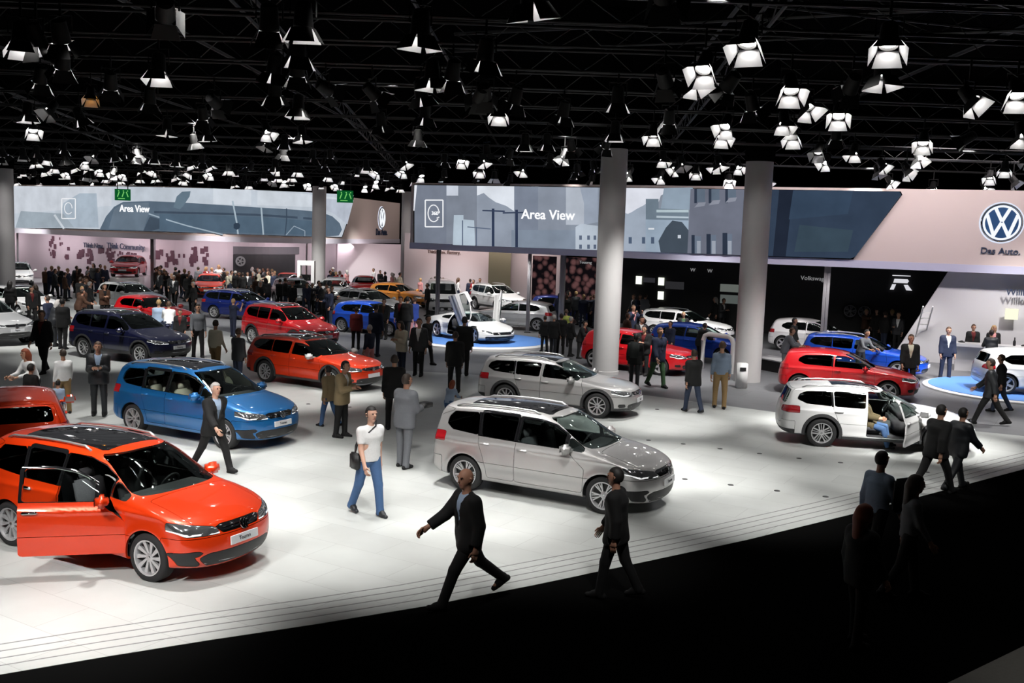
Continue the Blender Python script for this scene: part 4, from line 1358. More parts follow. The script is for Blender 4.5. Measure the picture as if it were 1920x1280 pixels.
# ---- car types ---------------------------------------------------------
def common_cuts(g):
    """cuts shared by the hatch-like shapes; g holds the key numbers"""
    c = []
    c += [('windscreen', ('front', g.get('ws_x', .0)), g['ws'], .05, ('body',))]
    if g.get('rw'): c += [('rear_window', ('rear', g.get('rw_x', -1.6)), g['rw'], .05, ('body',))]
    if g.get('roofw'): c += [('roof_window', ('top', g['belt'] + .35), g['roofw'], .03, ('body',))]
    for nm, q in g['side']: c += [(nm, 'side', q, .035, ('body',))]
    for q in g.get('pillars', []): c += [('pillar_trim', 'side', q, 0, ('body',))]
    c += [('hood', ('top', g['hz']), g['hood'], .06, ('body',))]
    for q, in g.get('drl', []): pass
    c += [('headlight', ('front', g['lx']), g['hl'], .02, ('body', 'hood'))]
    if g.get('dr'): c += [('daytime_lamp', ('front', g['lx']), g['dr'], .006, ('headlight',))]
    if g.get('dr2'): c += [('daytime_lamp', ('front', g['lx']), g['dr2'], .006, ('headlight',))]
    c += [('grille', ('front', g['gx']), g['gr'], 0, ('body', 'hood'))]
    for q in g.get('bars', []): c += [('grille_bar', ('front', g['gx']), q, 0, ('grille',))]
    c += [('lower_intake', ('front', g['gx']), g['li'], .03, ('body',))]
    for q in g.get('ibars', []): c += [('intake_bar', ('front', g['gx']), q, 0, ('lower_intake',))]
    if g.get('si'): c += [('side_intake', ('front', g['gx'] - .3), g['si'], .02, ('body',))]
    if g.get('fog'): c += [('fog_lamp', ('front', g['gx'] - .3), g['fog'], .01, ('body', 'side_intake'))]
    c += [('taillight', ('rear', g['tx']), g['tl'], .03, ('body',))]
    if g.get('tg'): c += [('tailgate', ('rear', g.get('tgx', -1.75)), g['tg'], .05, ('body',))]
    c += [('front_door', 'side', g['fd'], .05, ('body', 'pillar_trim'))]
    if g.get('rd'): c += [('rear_door', 'side', g['rd'], .05, ('body', 'pillar_trim'))]
    for q in g.get('frames', []): c += [(q[0], 'side', q[1], 0, (q[2],))]
    c += [('front_bumper', ('front', g['fbx']), [(-1, -.2), (1.2, -.2), (1.2, g['fbz']), (-1, g['fbz'])], 0, ('body',))]
    c += [('rear_bumper', ('rear', g['rbx']), [(-1, -.2), (1.2, -.2), (1.2, g['rbz']), (-1, g['rbz'])], 0, ('body',))]
    if g.get('clad'):
        c += [('sill_cladding', 'side', [(-3, 0), (3, 0), (3, g['clad']), (-3, g['clad'])], 0, ('body', 'front_door', 'rear_door'))]
        c += [('front_bumper_cladding', ('front', g['fbx']), [(-1, .0), (1.2, .0), (1.2, g['clad'] + .02), (-1, g['clad'] + .02)], 0, ('front_bumper',))]
        c += [('rear_bumper_cladding', ('rear', g['rbx']), [(-1, .0), (1.2, .0), (1.2, g['clad'] + .1), (-1, g['clad'] + .1)], 0, ('rear_bumper',))]
        c += [('skid_strip', ('front', g['fbx']), [(-1, .2), (.62, .2), (.62, .265), (-1, .265)], 0, ('front_bumper', 'front_bumper_cladding'))]
    return c


SPECS = {}
SIDE_DEFAULT = ([.10, .2, .35, .55, .8, .92, 1.0, 1.1, 1.3, 1.5, 1.7, 1.95], [.92, .955, .985, 1.0, .995, .985, .955, .925, .845, .755, .66, .6])

# compact people carrier
SPECS['mpv'] = dict(name='people_carrier', w=.905, wb=2.79, wr=.335, rr=.24, xf=2.29, xr=-2.24, belt=1.04, sect=SIDE_DEFAULT, wheels=('turbine', 'vee', 'five'),
    outline=[(-1.95, .27, .12, 4), (-.9, .22, .1, 4), (.9, .22, .1, 4), (1.9, .22, .15, 3), (2.16, .22, .35, 2.4), (2.25, .30, .45, 2.3), (2.28, .45, .45, 2.3), (2.27, .60, .42, 2.3), (2.23, .72, .38, 2.3),
             (2.15, .82, .30, 2.4), (1.98, .90, .20, 2.5), (1.7, .98, .14, 2.6), (1.40, 1.05, .12, 2.6), (1.20, 1.09, .13, 2.5), (1.02, 1.18, .2, 2.4), (.70, 1.37, .22, 2.4), (.40, 1.53, .2, 2.5), (.15, 1.605, .18, 2.6), (-.3, 1.65, .17, 2.7),
             (-1.0, 1.655, .17, 2.7), (-1.6, 1.62, .17, 2.7), (-1.98, 1.57, .15, 2.8), (-2.08, 1.50, .16, 2.8), (-2.14, 1.30, .2, 2.8), (-2.20, 1.05, .24, 2.8), (-2.24, .80, .26, 2.8), (-2.26, .55, .28, 2.8), (-2.23, .36, .25, 3), (-2.12, .28, .2, 3)],
    cuts=common_cuts(dict(belt=1.04, ws=[(-.7, 1.09), (.74, 1.09), (.70, 1.2), (.60, 1.50), (.56, 1.535), (-.6, 1.56)], rw=[(-.6, 1.12), (.68, 1.12), (.60, 1.48), (-.6, 1.5)],
        roofw=[(-1.5, -.6), (.18, -.6), (.18, .50), (-1.5, .50)],
        side=[('quarter_window', [(1.0, 1.055), (.67, 1.055), (.67, 1.27)]),
              ('front_window', [(.60, 1.055), (-.31, 1.065), (-.29, 1.475), (.10, 1.475), (.35, 1.42), (.60, 1.30)]),
              ('rear_door_window', [(-.40, 1.065), (-1.06, 1.085), (-1.12, 1.485), (-.38, 1.485)]),
              ('rear_quarter_window', [(-1.14, 1.09), (-1.72, 1.13), (-1.86, 1.22), (-1.84, 1.35), (-1.74, 1.45), (-1.20, 1.485)])],
        pillars=[[(-.30, 1.06), (-.41, 1.06), (-.39, 1.49), (-.28, 1.49)], [(-1.05, 1.07), (-1.15, 1.07), (-1.21, 1.49), (-1.11, 1.49)], [(.60, 1.05), (.67, 1.05), (.67, 1.27), (.60, 1.31)]],
        hood=[(1.24, -.9), (1.24, .70), (1.9, .69), (2.14, .62), (2.19, .3), (2.19, -.9)], hz=.76,
        lx=1.72, hl=[(.36, .685), (.42, .785), (.80, .86), (.93, .88), (.93, .80), (.80, .695)], dr=[(.36, .69), (.37, .71), (.80, .735), (.93, .80), (.93, .775), (.80, .70)], dr2=[(.56, .72), (.58, .80), (.60, .80), (.62, .72)],
        gx=1.9, gr=[(-.5, .69), (.355, .69), (.41, .78), (.36, .80), (-.5, .80)], bars=[[(-.5, .70), (.36, .70), (.37, .712), (-.5, .712)], [(-.5, .742), (.38, .742), (.385, .752), (-.5, .752)]],
        li=[(-.7, .27), (.56, .27), (.68, .40), (.56, .455), (-.6, .455)], ibars=[[(-.7, .30), (.62, .30), (.66, .318), (-.7, .318)], [(-.7, .375), (.66, .375), (.66, .387), (-.7, .387)]],
        si=[(.62, .28), (.84, .31), (.90, .48), (.70, .50), (.60, .47), (.73, .41)],
        tx=-1.85, tl=[(.56, .90), (.60, 1.06), (.95, 1.10), (.95, .90)], tg=[(-.2, .56), (.62, .56), (.72, .8), (.72, 1.12), (.66, 1.5), (-.2, 1.56)],
        fd=[(1.0, .33), (1.02, .75), (.66, 1.04), (.64, 1.295), (.38, 1.435), (.10, 1.505), (-.35, 1.51), (-.36, .33)],
        rd=[(-.36, .33), (-.35, 1.54), (-1.15, 1.54), (-1.13, .98), (-1.02, .72), (-.95, .5), (-.92, .33)],
        frames=[('window_frame', [(.75, 1.048), (-.45, 1.058), (-.45, 1.7), (.75, 1.7)], 'front_door'), ('rear_window_frame', [(-.2, 1.055), (-1.3, 1.08), (-1.3, 1.7), (-.2, 1.7)], 'rear_door')],
        fbx=1.66, fbz=.665, rbx=-1.9, rbz=.62)),
    mirror=(.72, .93, 1.10), handles=[(-.20, .93, 'front_door'), (-.98, .95, 'rear_door')], rails=(-1.75, .0), raily=.60, hinge=(.99, .88), dash=.95,
    emblem=(2.27, .745, .078, 20), plate=(2.29, .565), thinge=(-2.0, 1.56))

# estate car, also on raised suspension with cladding
EST_OUT = [(-1.95, .26, .12, 4), (-.9, .20, .1, 4), (.9, .20, .1, 4), (1.85, .20, .15, 3), (2.10, .21, .35, 2.4), (2.20, .30, .45, 2.3), (2.24, .45, .45, 2.3), (2.23, .56, .42, 2.3), (2.20, .66, .38, 2.3),
           (2.10, .76, .28, 2.4), (1.90, .84, .18, 2.5), (1.5, .92, .13, 2.6), (1.10, .975, .12, 2.6), (.90, 1.01, .13, 2.5), (.68, 1.12, .2, 2.4), (.36, 1.28, .2, 2.4), (.10, 1.385, .18, 2.5), (-.2, 1.445, .17, 2.6), (-.6, 1.47, .16, 2.7),
           (-1.2, 1.465, .16, 2.7), (-1.7, 1.43, .16, 2.7), (-2.02, 1.385, .14, 2.8), (-2.08, 1.33, .15, 2.8), (-2.16, 1.15, .2, 2.8), (-2.24, .95, .24, 2.8), (-2.29, .75, .28, 2.8), (-2.31, .52, .3, 2.8), (-2.27, .34, .25, 3), (-2.15, .27, .2, 3)]
EST_G = dict(belt=.95, ws=[(-.7, 1.01), (.72, 1.01), (.68, 1.10), (.58, 1.34), (.54, 1.37), (-.6, 1.39)], rw=[(-.6, 1.0), (.64, 1.0), (.56, 1.31), (-.6, 1.33)],
    roofw=[(-1.1, -.6), (-.02, -.6), (-.02, .46), (-1.1, .46)],
    side=[('front_window', [(.78, .985), (-.27, .985), (-.25, 1.325), (.05, 1.31), (.30, 1.235), (.62, 1.08)]),
          ('rear_door_window', [(-.36, .985), (-1.05, .995), (-1.08, 1.335), (-.34, 1.335)]),
          ('rear_quarter_window', [(-1.12, 1.0), (-1.70, 1.03), (-1.92, 1.12), (-1.86, 1.24), (-1.70, 1.305), (-1.15, 1.335)])],
    pillars=[[(-.265, .98), (-.365, .98), (-.345, 1.34), (-.245, 1.34)], [(-1.04, .985), (-1.13, .985), (-1.16, 1.34), (-1.07, 1.34)]],
    hood=[(.96, -.9), (.96, .68), (1.8, .68), (2.10, .58), (2.16, .3), (2.16, -.9)], hz=.70,
    lx=1.70, hl=[(.38, .63), (.44, .715), (.78, .785), (.93, .80), (.93, .73), (.80, .64)], dr=[(.38, .635), (.39, .655), (.80, .675), (.93, .74), (.93, .715), (.80, .645)], dr2=[(.56, .66), (.58, .73), (.60, .73), (.62, .66)],
    gx=1.9, gr=[(-.5, .64), (.375, .64), (.42, .71), (.38, .725), (-.5, .725)], bars=[[(-.5, .66), (.38, .66), (.385, .67), (-.5, .67)]],
    li=[(-.7, .28), (.56, .28), (.64, .40), (.50, .43), (-.6, .43)], ibars=[[(-.7, .34), (.6, .34), (.6, .352), (-.7, .352)]],
    si=[(.66, .34), (.82, .34), (.84, .43), (.70, .43)],
    tx=-1.85, tl=[(.46, .80), (.50, .93), (.95, .98), (.95, .80)], tg=[(-.2, .52), (.60, .52), (.72, .75), (.72, 1.0), (.62, 1.34), (-.2, 1.38)],
    fd=[(.90, .32), (.92, .7), (.86, .97), (.62, 1.12), (.30, 1.28), (.04, 1.37), (-.30, 1.39), (-.31, .32)],
    rd=[(-.31, .32), (-.30, 1.39), (-1.10, 1.39), (-1.08, .94), (-.98, .70), (-.90, .5), (-.86, .32)],
    fbx=1.62, fbz=.615, rbx=-1.95, rbz=.60)
SIDE_EST = ([.10, .2, .35, .55, .75, .86, .95, 1.05, 1.2, 1.35, 1.5], [.92, .955, .985, 1.0, .995, .985, .95, .91, .84, .76, .68])
SPECS['estate'] = dict(name='estate_car', w=.90, wb=2.64, wr=.33, rr=.235, xf=2.24, xr=-2.29, belt=.95, sect=SIDE_EST, wheels=('multi', 'vee', 'five', 'cross'),
    outline=EST_OUT, cuts=common_cuts(EST_G), mirror=(.62, .93, 1.0), handles=[(-.16, .86, 'front_door'), (-.96, .88, 'rear_door')], rails=(-1.8, -.15), raily=.56, hinge=(.89, .88), dash=.75,
    emblem=(2.225, .68, .065, 15), plate=(2.255, .50), thinge=(-2.0, 1.38))
SPECS['allroad'] = dict(SPECS['estate'], cuts=common_cuts(dict(EST_G, clad=.30)), clad=True, wr=.345, rr=.24, lift=.02)

# hatchback
HAT_OUT = [p for p in EST_OUT[:19]] + [(-1.1, 1.455, .16, 2.7), (-1.5, 1.41, .16, 2.7), (-1.72, 1.36, .14, 2.8), (-1.80, 1.29, .15, 2.8), (-1.90, 1.10, .2, 2.8), (-1.99, .92, .24, 2.8), (-2.04, .75, .28, 2.8), (-2.06, .52, .3, 2.8), (-2.03, .34, .25, 3), (-1.95, .27, .2, 3)]
HAT_OUT[0] = (-1.75, .26, .12, 4)
HAT_G = dict(EST_G, rw=[(-.6, 1.0), (.60, 1.0), (.54, 1.27), (-.6, 1.29)], rw_x=-1.4, roofw=None,
    side=[('front_window', [(.78, .985), (-.30, .985), (-.28, 1.325), (.05, 1.31), (.30, 1.235), (.62, 1.08)]),
          ('rear_quarter_window', [(-.40, .985), (-1.20, 1.0), (-1.42, 1.10), (-1.36, 1.20), (-1.2, 1.28), (-.38, 1.33)])],
    pillars=[[(-.295, .98), (-.405, .98), (-.385, 1.34), (-.275, 1.34)]],
    tx=-1.7, tl=[(.44, .80), (.48, .93), (.95, .98), (.95, .80)], tgx=-1.5, tg=[(-.2, .52), (.60, .52), (.70, .75), (.70, 1.0), (.60, 1.30), (-.2, 1.33)],
    fd=[(.90, .32), (.92, .7), (.86, .97), (.62, 1.12), (.30, 1.28), (.04, 1.37), (-.34, 1.38), (-.36, .32)], rd=None, rbx=-1.75, rbz=.60)
SPECS['hatch'] = dict(SPECS['estate'], name='hatchback_car', outline=HAT_OUT, xr=-2.04, cuts=common_cuts(HAT_G), rails=None, handles=[(-.20, .86, 'front_door')], wheels=('five', 'cross'), thinge=(-1.7, 1.36))

# sport utility
SUV_OUT = [(x * 1.0, (z * 1.0 - .2) * 1.02 + .28, r, p) for x, z, r, p in EST_OUT]
SUV_OUT = [(x, z + (0.0 if z < 1.0 else min(.11, (z - 1.0) * .5)), r, p) for x, z, r, p in SUV_OUT]


def lift_poly(q):
    out = []
    for a, z in q:
        z2 = (z - .2) * 1.02 + .28; z2 += 0.0 if z2 < 1.0 else min(.11, (z2 - 1.0) * .5); out.append((a, z2))
    return out


SG = dict(EST_G)
for k in ('ws', 'rw', 'hl', 'dr', 'dr2', 'gr', 'li', 'si', 'tl', 'tg', 'fd', 'rd'): SG[k] = lift_poly(EST_G[k])
for k in ('bars', 'ibars', 'pillars'): SG[k] = [lift_poly(q) for q in EST_G[k]]
SG['side'] = [(n, lift_poly(q)) for n, q in EST_G['side']]
SG['gr'] = [(x, z) for x, z in SG['gr']]
SG.update(belt=1.06, hz=.80, fbz=.70, rbz=.68, clad=.42)
SPECS['suv'] = dict(SPECS['estate'], name='offroad_car', w=.935, wb=2.72, wr=.37, rr=.245, belt=1.06, outline=SUV_OUT, cuts=common_cuts(SG), clad=True,
    sect=([.10, .25, .4, .62, .85, .97, 1.07, 1.2, 1.4, 1.6, 1.8], [.92, .955, .985, 1.0, .995, .985, .95, .90, .83, .75, .68]),
    mirror=(.62, .96, 1.13), handles=[(-.16, .97, 'front_door'), (-.96, .99, 'rear_door')], corez=.70, emblem=(2.225, .77, .075, 15), plate=(2.26, .60), thinge=(-2.0, 1.55))

# tall van
VAN_OUT = [(-2.2, .27, .12, 4), (-.9, .24, .1, 4), (.9, .24, .1, 4), (2.0, .24, .15, 3), (2.3, .26, .3, 2.6), (2.42, .40, .35, 2.5), (2.44, .6, .35, 2.5), (2.42, .8, .3, 2.5), (2.34, .98, .25, 2.5),
           (2.1, 1.12, .16, 2.6), (1.85, 1.20, .15, 2.5), (1.55, 1.42, .2, 2.5), (1.2, 1.72, .2, 2.5), (.95, 1.87, .18, 2.7), (.4, 1.93, .16, 3), (-.8, 1.94, .16, 3), (-2.1, 1.92, .16, 3), (-2.32, 1.88, .15, 3), (-2.38, 1.6, .18, 3), (-2.42, 1.1, .18, 3), (-2.44, .6, .2, 3), (-2.38, .32, .2, 3)]
VAN_G = dict(belt=1.12, ws_x=.5, ws=[(-.7, 1.22), (.76, 1.22), (.68, 1.78), (-.6, 1.80)], rw=[(-.6, 1.2), (.66, 1.2), (.62, 1.75), (-.6, 1.75)], rw_x=-1.8, roofw=None,
    side=[('front_window', [(1.62, 1.18), (.65, 1.16), (.65, 1.72), (1.05, 1.68)]), ('rear_door_window', [(.50, 1.16), (-.65, 1.16), (-.65, 1.74), (.50, 1.74)]), ('rear_quarter_window', [(-.80, 1.16), (-2.05, 1.16), (-2.05, 1.72), (-.80, 1.74)])],
    pillars=[], hood=[(1.9, -.9), (1.9, .72), (2.3, .64), (2.34, -.9)], hz=1.0, lx=2.0, hl=[(.50, .80), (.50, .98), (.82, 1.0), (.9, .82)], gx=2.1, gr=[(-.5, .80), (.49, .80), (.49, .95), (-.5, .95)], bars=[[(-.5, .86), (.49, .86), (.49, .875), (-.5, .875)]],
    li=[(-.7, .34), (.6, .34), (.6, .5), (-.6, .5)], tx=-2.0, tl=[(.72, .95), (.72, 1.4), (.95, 1.4), (.95, .95)], fd=[(1.75, .34), (1.78, 1.0), (1.65, 1.2), (1.0, 1.8), (.57, 1.82), (.57, .34)], rd=[(.57, .34), (.57, 1.82), (-.72, 1.82), (-.72, .34)], fbx=1.95, fbz=.76, rbx=-2.1, rbz=.6)
SPECS['van'] = dict(name='van', w=.95, wb=3.0, wr=.34, rr=.23, xf=2.44, xr=-2.42, belt=1.12, pf=1.4, pr=1.9, tf=.08, tr=.03, ghr=.02, core=.8, corez=.75, sect=([.1, .3, .6, .9, 1.12, 1.3, 1.6, 1.95], [.94, .98, 1, .99, .97, .94, .89, .80]),
    outline=VAN_OUT, cuts=common_cuts(VAN_G), mirror=(1.45, .98, 1.25), handles=[(.7, 1.02, 'front_door')], rails=None, hinge=(1.7, .9), dash=1.6, emblem=(2.43, .875, .09, 5), plate=(2.455, .62), wheels=('five',), thinge=(-2.2, 1.9))

# low concept sports car
CON_OUT = [(-1.9, .22, .12, 4), (-.9, .12, .1, 4), (.9, .12, .1, 4), (1.8, .12, .15, 3), (2.1, .14, .35, 2.2), (2.20, .25, .5, 2.2), (2.20, .40, .5, 2.2), (2.12, .54, .4, 2.3), (1.9, .64, .22, 2.4), (1.5, .74, .14, 2.5), (1.1, .83, .14, 2.5), (.75, .97, .2, 2.4), (.35, 1.12, .22, 2.3),
           (.0, 1.19, .22, 2.3), (-.4, 1.20, .2, 2.4), (-.9, 1.15, .18, 2.5), (-1.4, 1.04, .16, 2.6), (-1.8, .95, .14, 2.7), (-2.05, .90, .14, 2.8), (-2.12, .82, .2, 2.6), (-2.14, .6, .3, 2.5), (-2.12, .4, .3, 2.5), (-2.02, .26, .2, 3)]
CON_G = dict(belt=.80, ws_x=.0, ws=[(-.7, .86), (.70, .86), (.56, 1.14), (-.6, 1.17)], rw=[(-.5, .98), (.5, .98), (.42, 1.15), (-.5, 1.17)], rw_x=-.6, roofw=None,
    side=[('front_window', [(.72, .83), (-.45, .86), (-.42, 1.05), (.05, 1.06), (.45, .97)]), ('rear_quarter_window', [(-.55, .86), (-1.15, .90), (-1.0, .99), (-.52, 1.04)])], pillars=[],
    hood=[(1.05, -.9), (1.05, .62), (1.9, .55), (2.02, .2), (2.02, -.9)], hz=.52, lx=1.5, hl=[(.50, .40), (.52, .52), (.86, .60), (.86, .52), (.70, .40)], dr=[(.5, .40), (.5, .425), (.86, .53), (.86, .50), (.70, .40)],
    gx=1.7, gr=[(-.5, .40), (.49, .40), (.49, .50), (-.5, .50)], bars=[[(-.5, .44), (.49, .44), (.49, .455), (-.5, .455)]], li=[(-.7, .16), (.74, .16), (.80, .32), (-.6, .34)], ibars=[[(-.7, .22), (.76, .22), (.76, .24), (-.7, .24)]],
    tx=-1.9, tl=[(.3, .72), (.3, .78), (.9, .80), (.9, .70)], fd=[(.98, .22), (1.0, .55), (.85, .80), (.45, 1.02), (.05, 1.13), (-.48, 1.12), (-.52, .7), (-.55, .22)], rd=None, fbx=1.6, fbz=.39, rbx=-1.8, rbz=.5)
SPECS['concept'] = dict(name='concept_sports_car', w=.96, wb=2.65, wr=.34, rr=.26, xf=2.2, xr=-2.12, belt=.80, pf=1.0, tf=.14, pr=1.2, tr=.05, corez=.5, flare=.05,
    sect=([.05, .15, .3, .5, .65, .80, .95, 1.1, 1.2], [.93, .97, 1, .99, .96, .90, .80, .66, .58]), outline=CON_OUT, cuts=common_cuts(CON_G), mirror=(.7, .92, .86), handles=[], rails=None, hinge=(.9, .8), dash=.55, emblem=(2.13, .48, .06, 25), plate=None, wheels=('five',), thinge=(-1.9, .9))
# ------------------------------------------------------------------ cars on the floor
P_ORANGE = paint('orange', (.80, .045, .004), .3)
P_BLUE = paint('azure_blue', (.012, .13, .36), .4)
P_SILVER = paint('silver', (.68, .67, .665), .7, .34)
P_WHITE = paint('white', (.80, .80, .80), 0)
P_ORANGE2 = paint('coral_orange', (.78, .045, .008), .25)
P_RED = paint('red', (.58, .006, .012), .1)
P_RED2 = paint('deep_red', (.42, .006, .012), .2)
P_NAVY = paint('navy', (.008, .010, .04), .3)
P_DBLUE = paint('strong_blue', (.010, .085, .60), .25)
P_DBLUE2 = paint('dark_blue', (.006, .018, .16), .3)
P_GOLD = paint('amber', (.55, .20, .03), .3)
P_LSILVER = paint('light_silver', (.62, .63, .64), .4)

add_car('mpv', (-5.62, 14.22), -26.9, P_ORANGE, 'bright orange people carrier nearest the camera with its side door open', wheel='turbine', door=(-1, 40), near=2, plate='Touran', glass=M_LGLASS)
add_car('mpv', (-6.91, 22.22), -28.8, P_BLUE, 'azure blue people carrier with silver roof rails behind the orange one', wheel='vee', near=True, plate='Touran', seatmat=M_BEIGE, glass=M_LGLASS, mats={'rear_door_window': 'clear_glass', 'rear_quarter_window': 'clear_glass', 'rear_window': 'clear_glass'})
add_car('mpv', (.84, 18.21), -27.6, P_SILVER, 'silver people carrier in the middle of the white floor', wheel='vee', near=True, plate='Touran', glass=M_LGLASS)
CARW, CW = add_car('allroad', (8.88, 23.79), -9.7, P_WHITE, 'white estate car with black wheel arches and a person in its open door', wheel='cross', door=(-1, 62), near=True)
add_car('allroad', (1.42, 27.18), -22.7, P_SILVER, 'silver estate car with dark wheel arches behind the silver people carrier', wheel='multi', near=True, plate='Golf')
add_car('allroad', (-5.99, 30.18), -30.7, P_ORANGE2, 'coral orange estate car with white mirrors and black arches', wheel='multi', near=True, mirror_mat=P_WHITE)
MATS['tinted_glass'] = M_GLASS
add_car('hatch', (-10.0, 19.75), 118, P_ORANGE, 'orange car at the left edge seen from behind with a black rear window', near=True, wheel='five')
add_car('suv', (-13.27, 34.29), -27, P_NAVY, 'dark navy off-road car with chrome window line and silver roof rails', plate='Touareg', wheel='multi')
add_car('suv', (-20.32, 37.83), -33, P_LSILVER, 'silver white off-road car cut by the left edge, its front to the right', wheel='multi', plate='Tiguan')
add_car('estate', (-23.86, 47.97), -38, P_WHITE, 'white estate car at the left edge behind the silver white off-road car', wheel='five', door=(-1, 60))
add_car('estate', (-20.68, 53.59), -36, P_WHITE, 'white estate car behind the red hatchback on the left', wheel='vee')
add_car('hatch', (-16.36, 44.79), -38, P_RED, 'red hatchback between the navy off-road car and the white estate car', wheel='five')
add_car('suv', (-34.76, 69.29), -62, P_WHITE, 'distant white off-road car beside the left column, its front to the camera', wheel='five')
add_car('hatch', (-26.9, 69.1), -80, P_RED, 'distant red car raised on a white podium before the pink wall', wheel='five', z=.95)
add_car('hatch', (-20.28, 65.79), -75, P_ORANGE2, 'distant orange red car in front of the pale pink wall', wheel='five')
add_car('estate', (-13.69, 50.49), -22, P_DBLUE2, 'dark blue estate car behind the red off-road car', wheel='multi')
add_car('suv', (-8.87, 39.42), -40, P_RED, 'bright red off-road car behind the coral orange estate car', wheel='multi', plate='Tiguan')
add_car('suv', (-13.10, 59.35), -60, P_WHITE, 'distant white off-road car left of the column below the left screen', wheel='five')
add_car('hatch', (-16.3, 71.2), -80, P_ORANGE2, 'tiny distant orange car beside the dark wall opening', wheel='five')
add_car('hatch', (-10.72, 70.6), -85, P_RED, 'tiny distant red car right of the column below the left screen', wheel='five')
add_car('hatch', (-11.9, 64.9), -85, P_SILVER, 'distant silver car with open tailgate right of the left screen column', wheel='five', tailgate=70)
add_car('estate', (-7.76, 54.55), -36, P_WHITE, 'white estate car behind the blue hatchback left of the concept car', wheel='multi')
add_car('hatch', (-7.2, 62.6), -30, P_GOLD, 'amber gold car behind the roof of the white estate car', wheel='five')
add_car('hatch', (-6.37, 45.84), -27, P_DBLUE, 'strong blue hatchback left of the white concept car', wheel='cross')
add_car('van', (-4.25, 58.6), -84, P_WHITE, 'white van behind the slim post left of the concept car', wheel='five')
add_car('suv', (-.94, 61.2), -58, P_WHITE, 'white off-road car behind the wing doors of the concept car', wheel='five')
add_car('hatch', (.17, 50.22), 165, P_LSILVER, 'silver white car right of the concept car facing left', wheel='vee')
add_car('hatch', (3.0, 55.6), -30, P_DBLUE2, 'dark blue car in the shade left of the near round column', wheel='five')
add_car('estate', (8.4, 47.4), -32, P_WHITE, 'white estate car behind the blue hatchback right of the near column', wheel='multi')
add_car('hatch', (7.6, 39.6), -36, P_DBLUE, 'blue hatchback between the two near columns', wheel='five')
add_car('hatch', (4.62, 36.1), -34, P_RED, 'red hatchback partly hidden behind the near round column', wheel='five')
add_car('hatch', (13.66, 44.28), -25, P_WHITE, 'white hatchback behind the slim post at the black wall', wheel='five')
add_car('estate', (13.35, 37.1), -30, P_DBLUE, 'blue estate car with roof rails behind the red hatchback on the right', wheel='five')
add_car('hatch', (10.75, 31.6), -20, P_RED, 'red three-door hatchback behind the white estate car on the right', wheel='five')
add_car('hatch', (17.74, 32.93), -8, P_WHITE, 'white hatchback on the blue disc at the right edge', wheel='five', z=.10)

# white concept car with raised wing doors on the blue disc
c_ = (-1.78, 43.12)
root, ob = add_car('concept', c_, -50, P_WHITE, 'white low concept sports car with both wing doors raised on the blue disc', wheel='five', z=.16, near=True)
for sg in (1, -1):
    d = ob[('front_door', sg)]
    piv = Matrix.Translation((.88, .66 * sg, .80))
    d.matrix_local = piv @ Matrix.Rotation(R(10) * -sg, 4, 'X') @ Matrix.Rotation(R(74), 4, 'Y') @ Matrix.Rotation(R(6) * -sg, 4, 'Z') @ piv.inverted()
    for ch in d.children:
        if ch.name.startswith('door_lining'): ch.material_slots[0].material = P_WHITE


def disc(cx, cy, r, h, label):
    t = link('turntable', None, loc=(cx, cy, 0)); tag(t, label, 'turntable', 'blue car turntables')
    mb = MB(); mb.lathe([(r + .12, 0), (r + .12, h * .6), (r, h)], 64); link('rim_step', smooth_edges(mb.me('disc_rim')), t, mat=M_WHITE)
    mb = MB(); mb.lathe([(r - .06, h - .02), (r - .06, h + .012)], 64); link('blue_top', smooth_edges(mb.me('disc_top')), t, mat=M_BLUE)


disc(-1.35, 43.1, 2.95, .145, 'round blue turntable carrying the white concept car')
disc(17.6, 33.6, 3.1, .085, 'round blue turntable at the right edge under the white hatchback')
# podium of the raised red car
mb = MB(); mb.box((-26.9, 69.1, .47), (2.1, 4.6, .94), 0, Matrix.Rotation(R(10), 3, 'Z')); tag(link('display_podium', bevelled(mb, .04), mat=M_WHITE), 'white podium under the distant raised red car', 'podium')

FOOT.append((-26.9, 69.1, R(100), 2.3, -2.3, 1.05))
FOOT.append((p_olive[0], p_olive[1], 0, .8, -.8, .5))
# reception counter on the right
pc = PR.inv(1790, 600)[0]
t = link('reception_counter', None, loc=PR.pt(pc, 0)); tag(t, 'long white reception counter at the right edge', 'counter')
def slab_local(u0, u1, z0, z1, o0, o1):
    V, F = PR.slab(u0, u1, z0, z1, o0, o1); L = t.location
    return [(v[0] - L[0], v[1] - L[1], v[2]) for v in V], F
V, F = slab_local(pc, PR.L, 0, .98, 1.75, 1.45); link('front_panel', mesh('counter_front', V, F, smooth=False), t, mat=M_WHITEWALL)
V, F = slab_local(pc - .1, PR.L, .98, 1.10, 1.95, 1.05); link('counter_top', mesh('counter_top', V, F, smooth=False), t, mat=M_WHITE)
for px, py, w_, h_, lab in ((1893, 631, .10, .32, 'small dark bottle shaped figure on the reception counter'), (1909, 636, .16, .06, 'small dark object on the reception counter near the right edge'), (1798, 631, .26, .07, 'small dark tray at the left end of the reception counter')):
    u = PR.inv(px, py)[0]; q = PR.pt(u, 1.10, 1.4)
    mb = MB(); mb.lathe([(w_ / 2, 0), (w_ / 2, h_ * .5), (w_ * .2, h_ * .7), (w_ * .2, h_)], 12)
    tag(link('counter_item', smooth_edges(mb.me('item')), loc=q, mat=M_BLACK), lab, 'object')
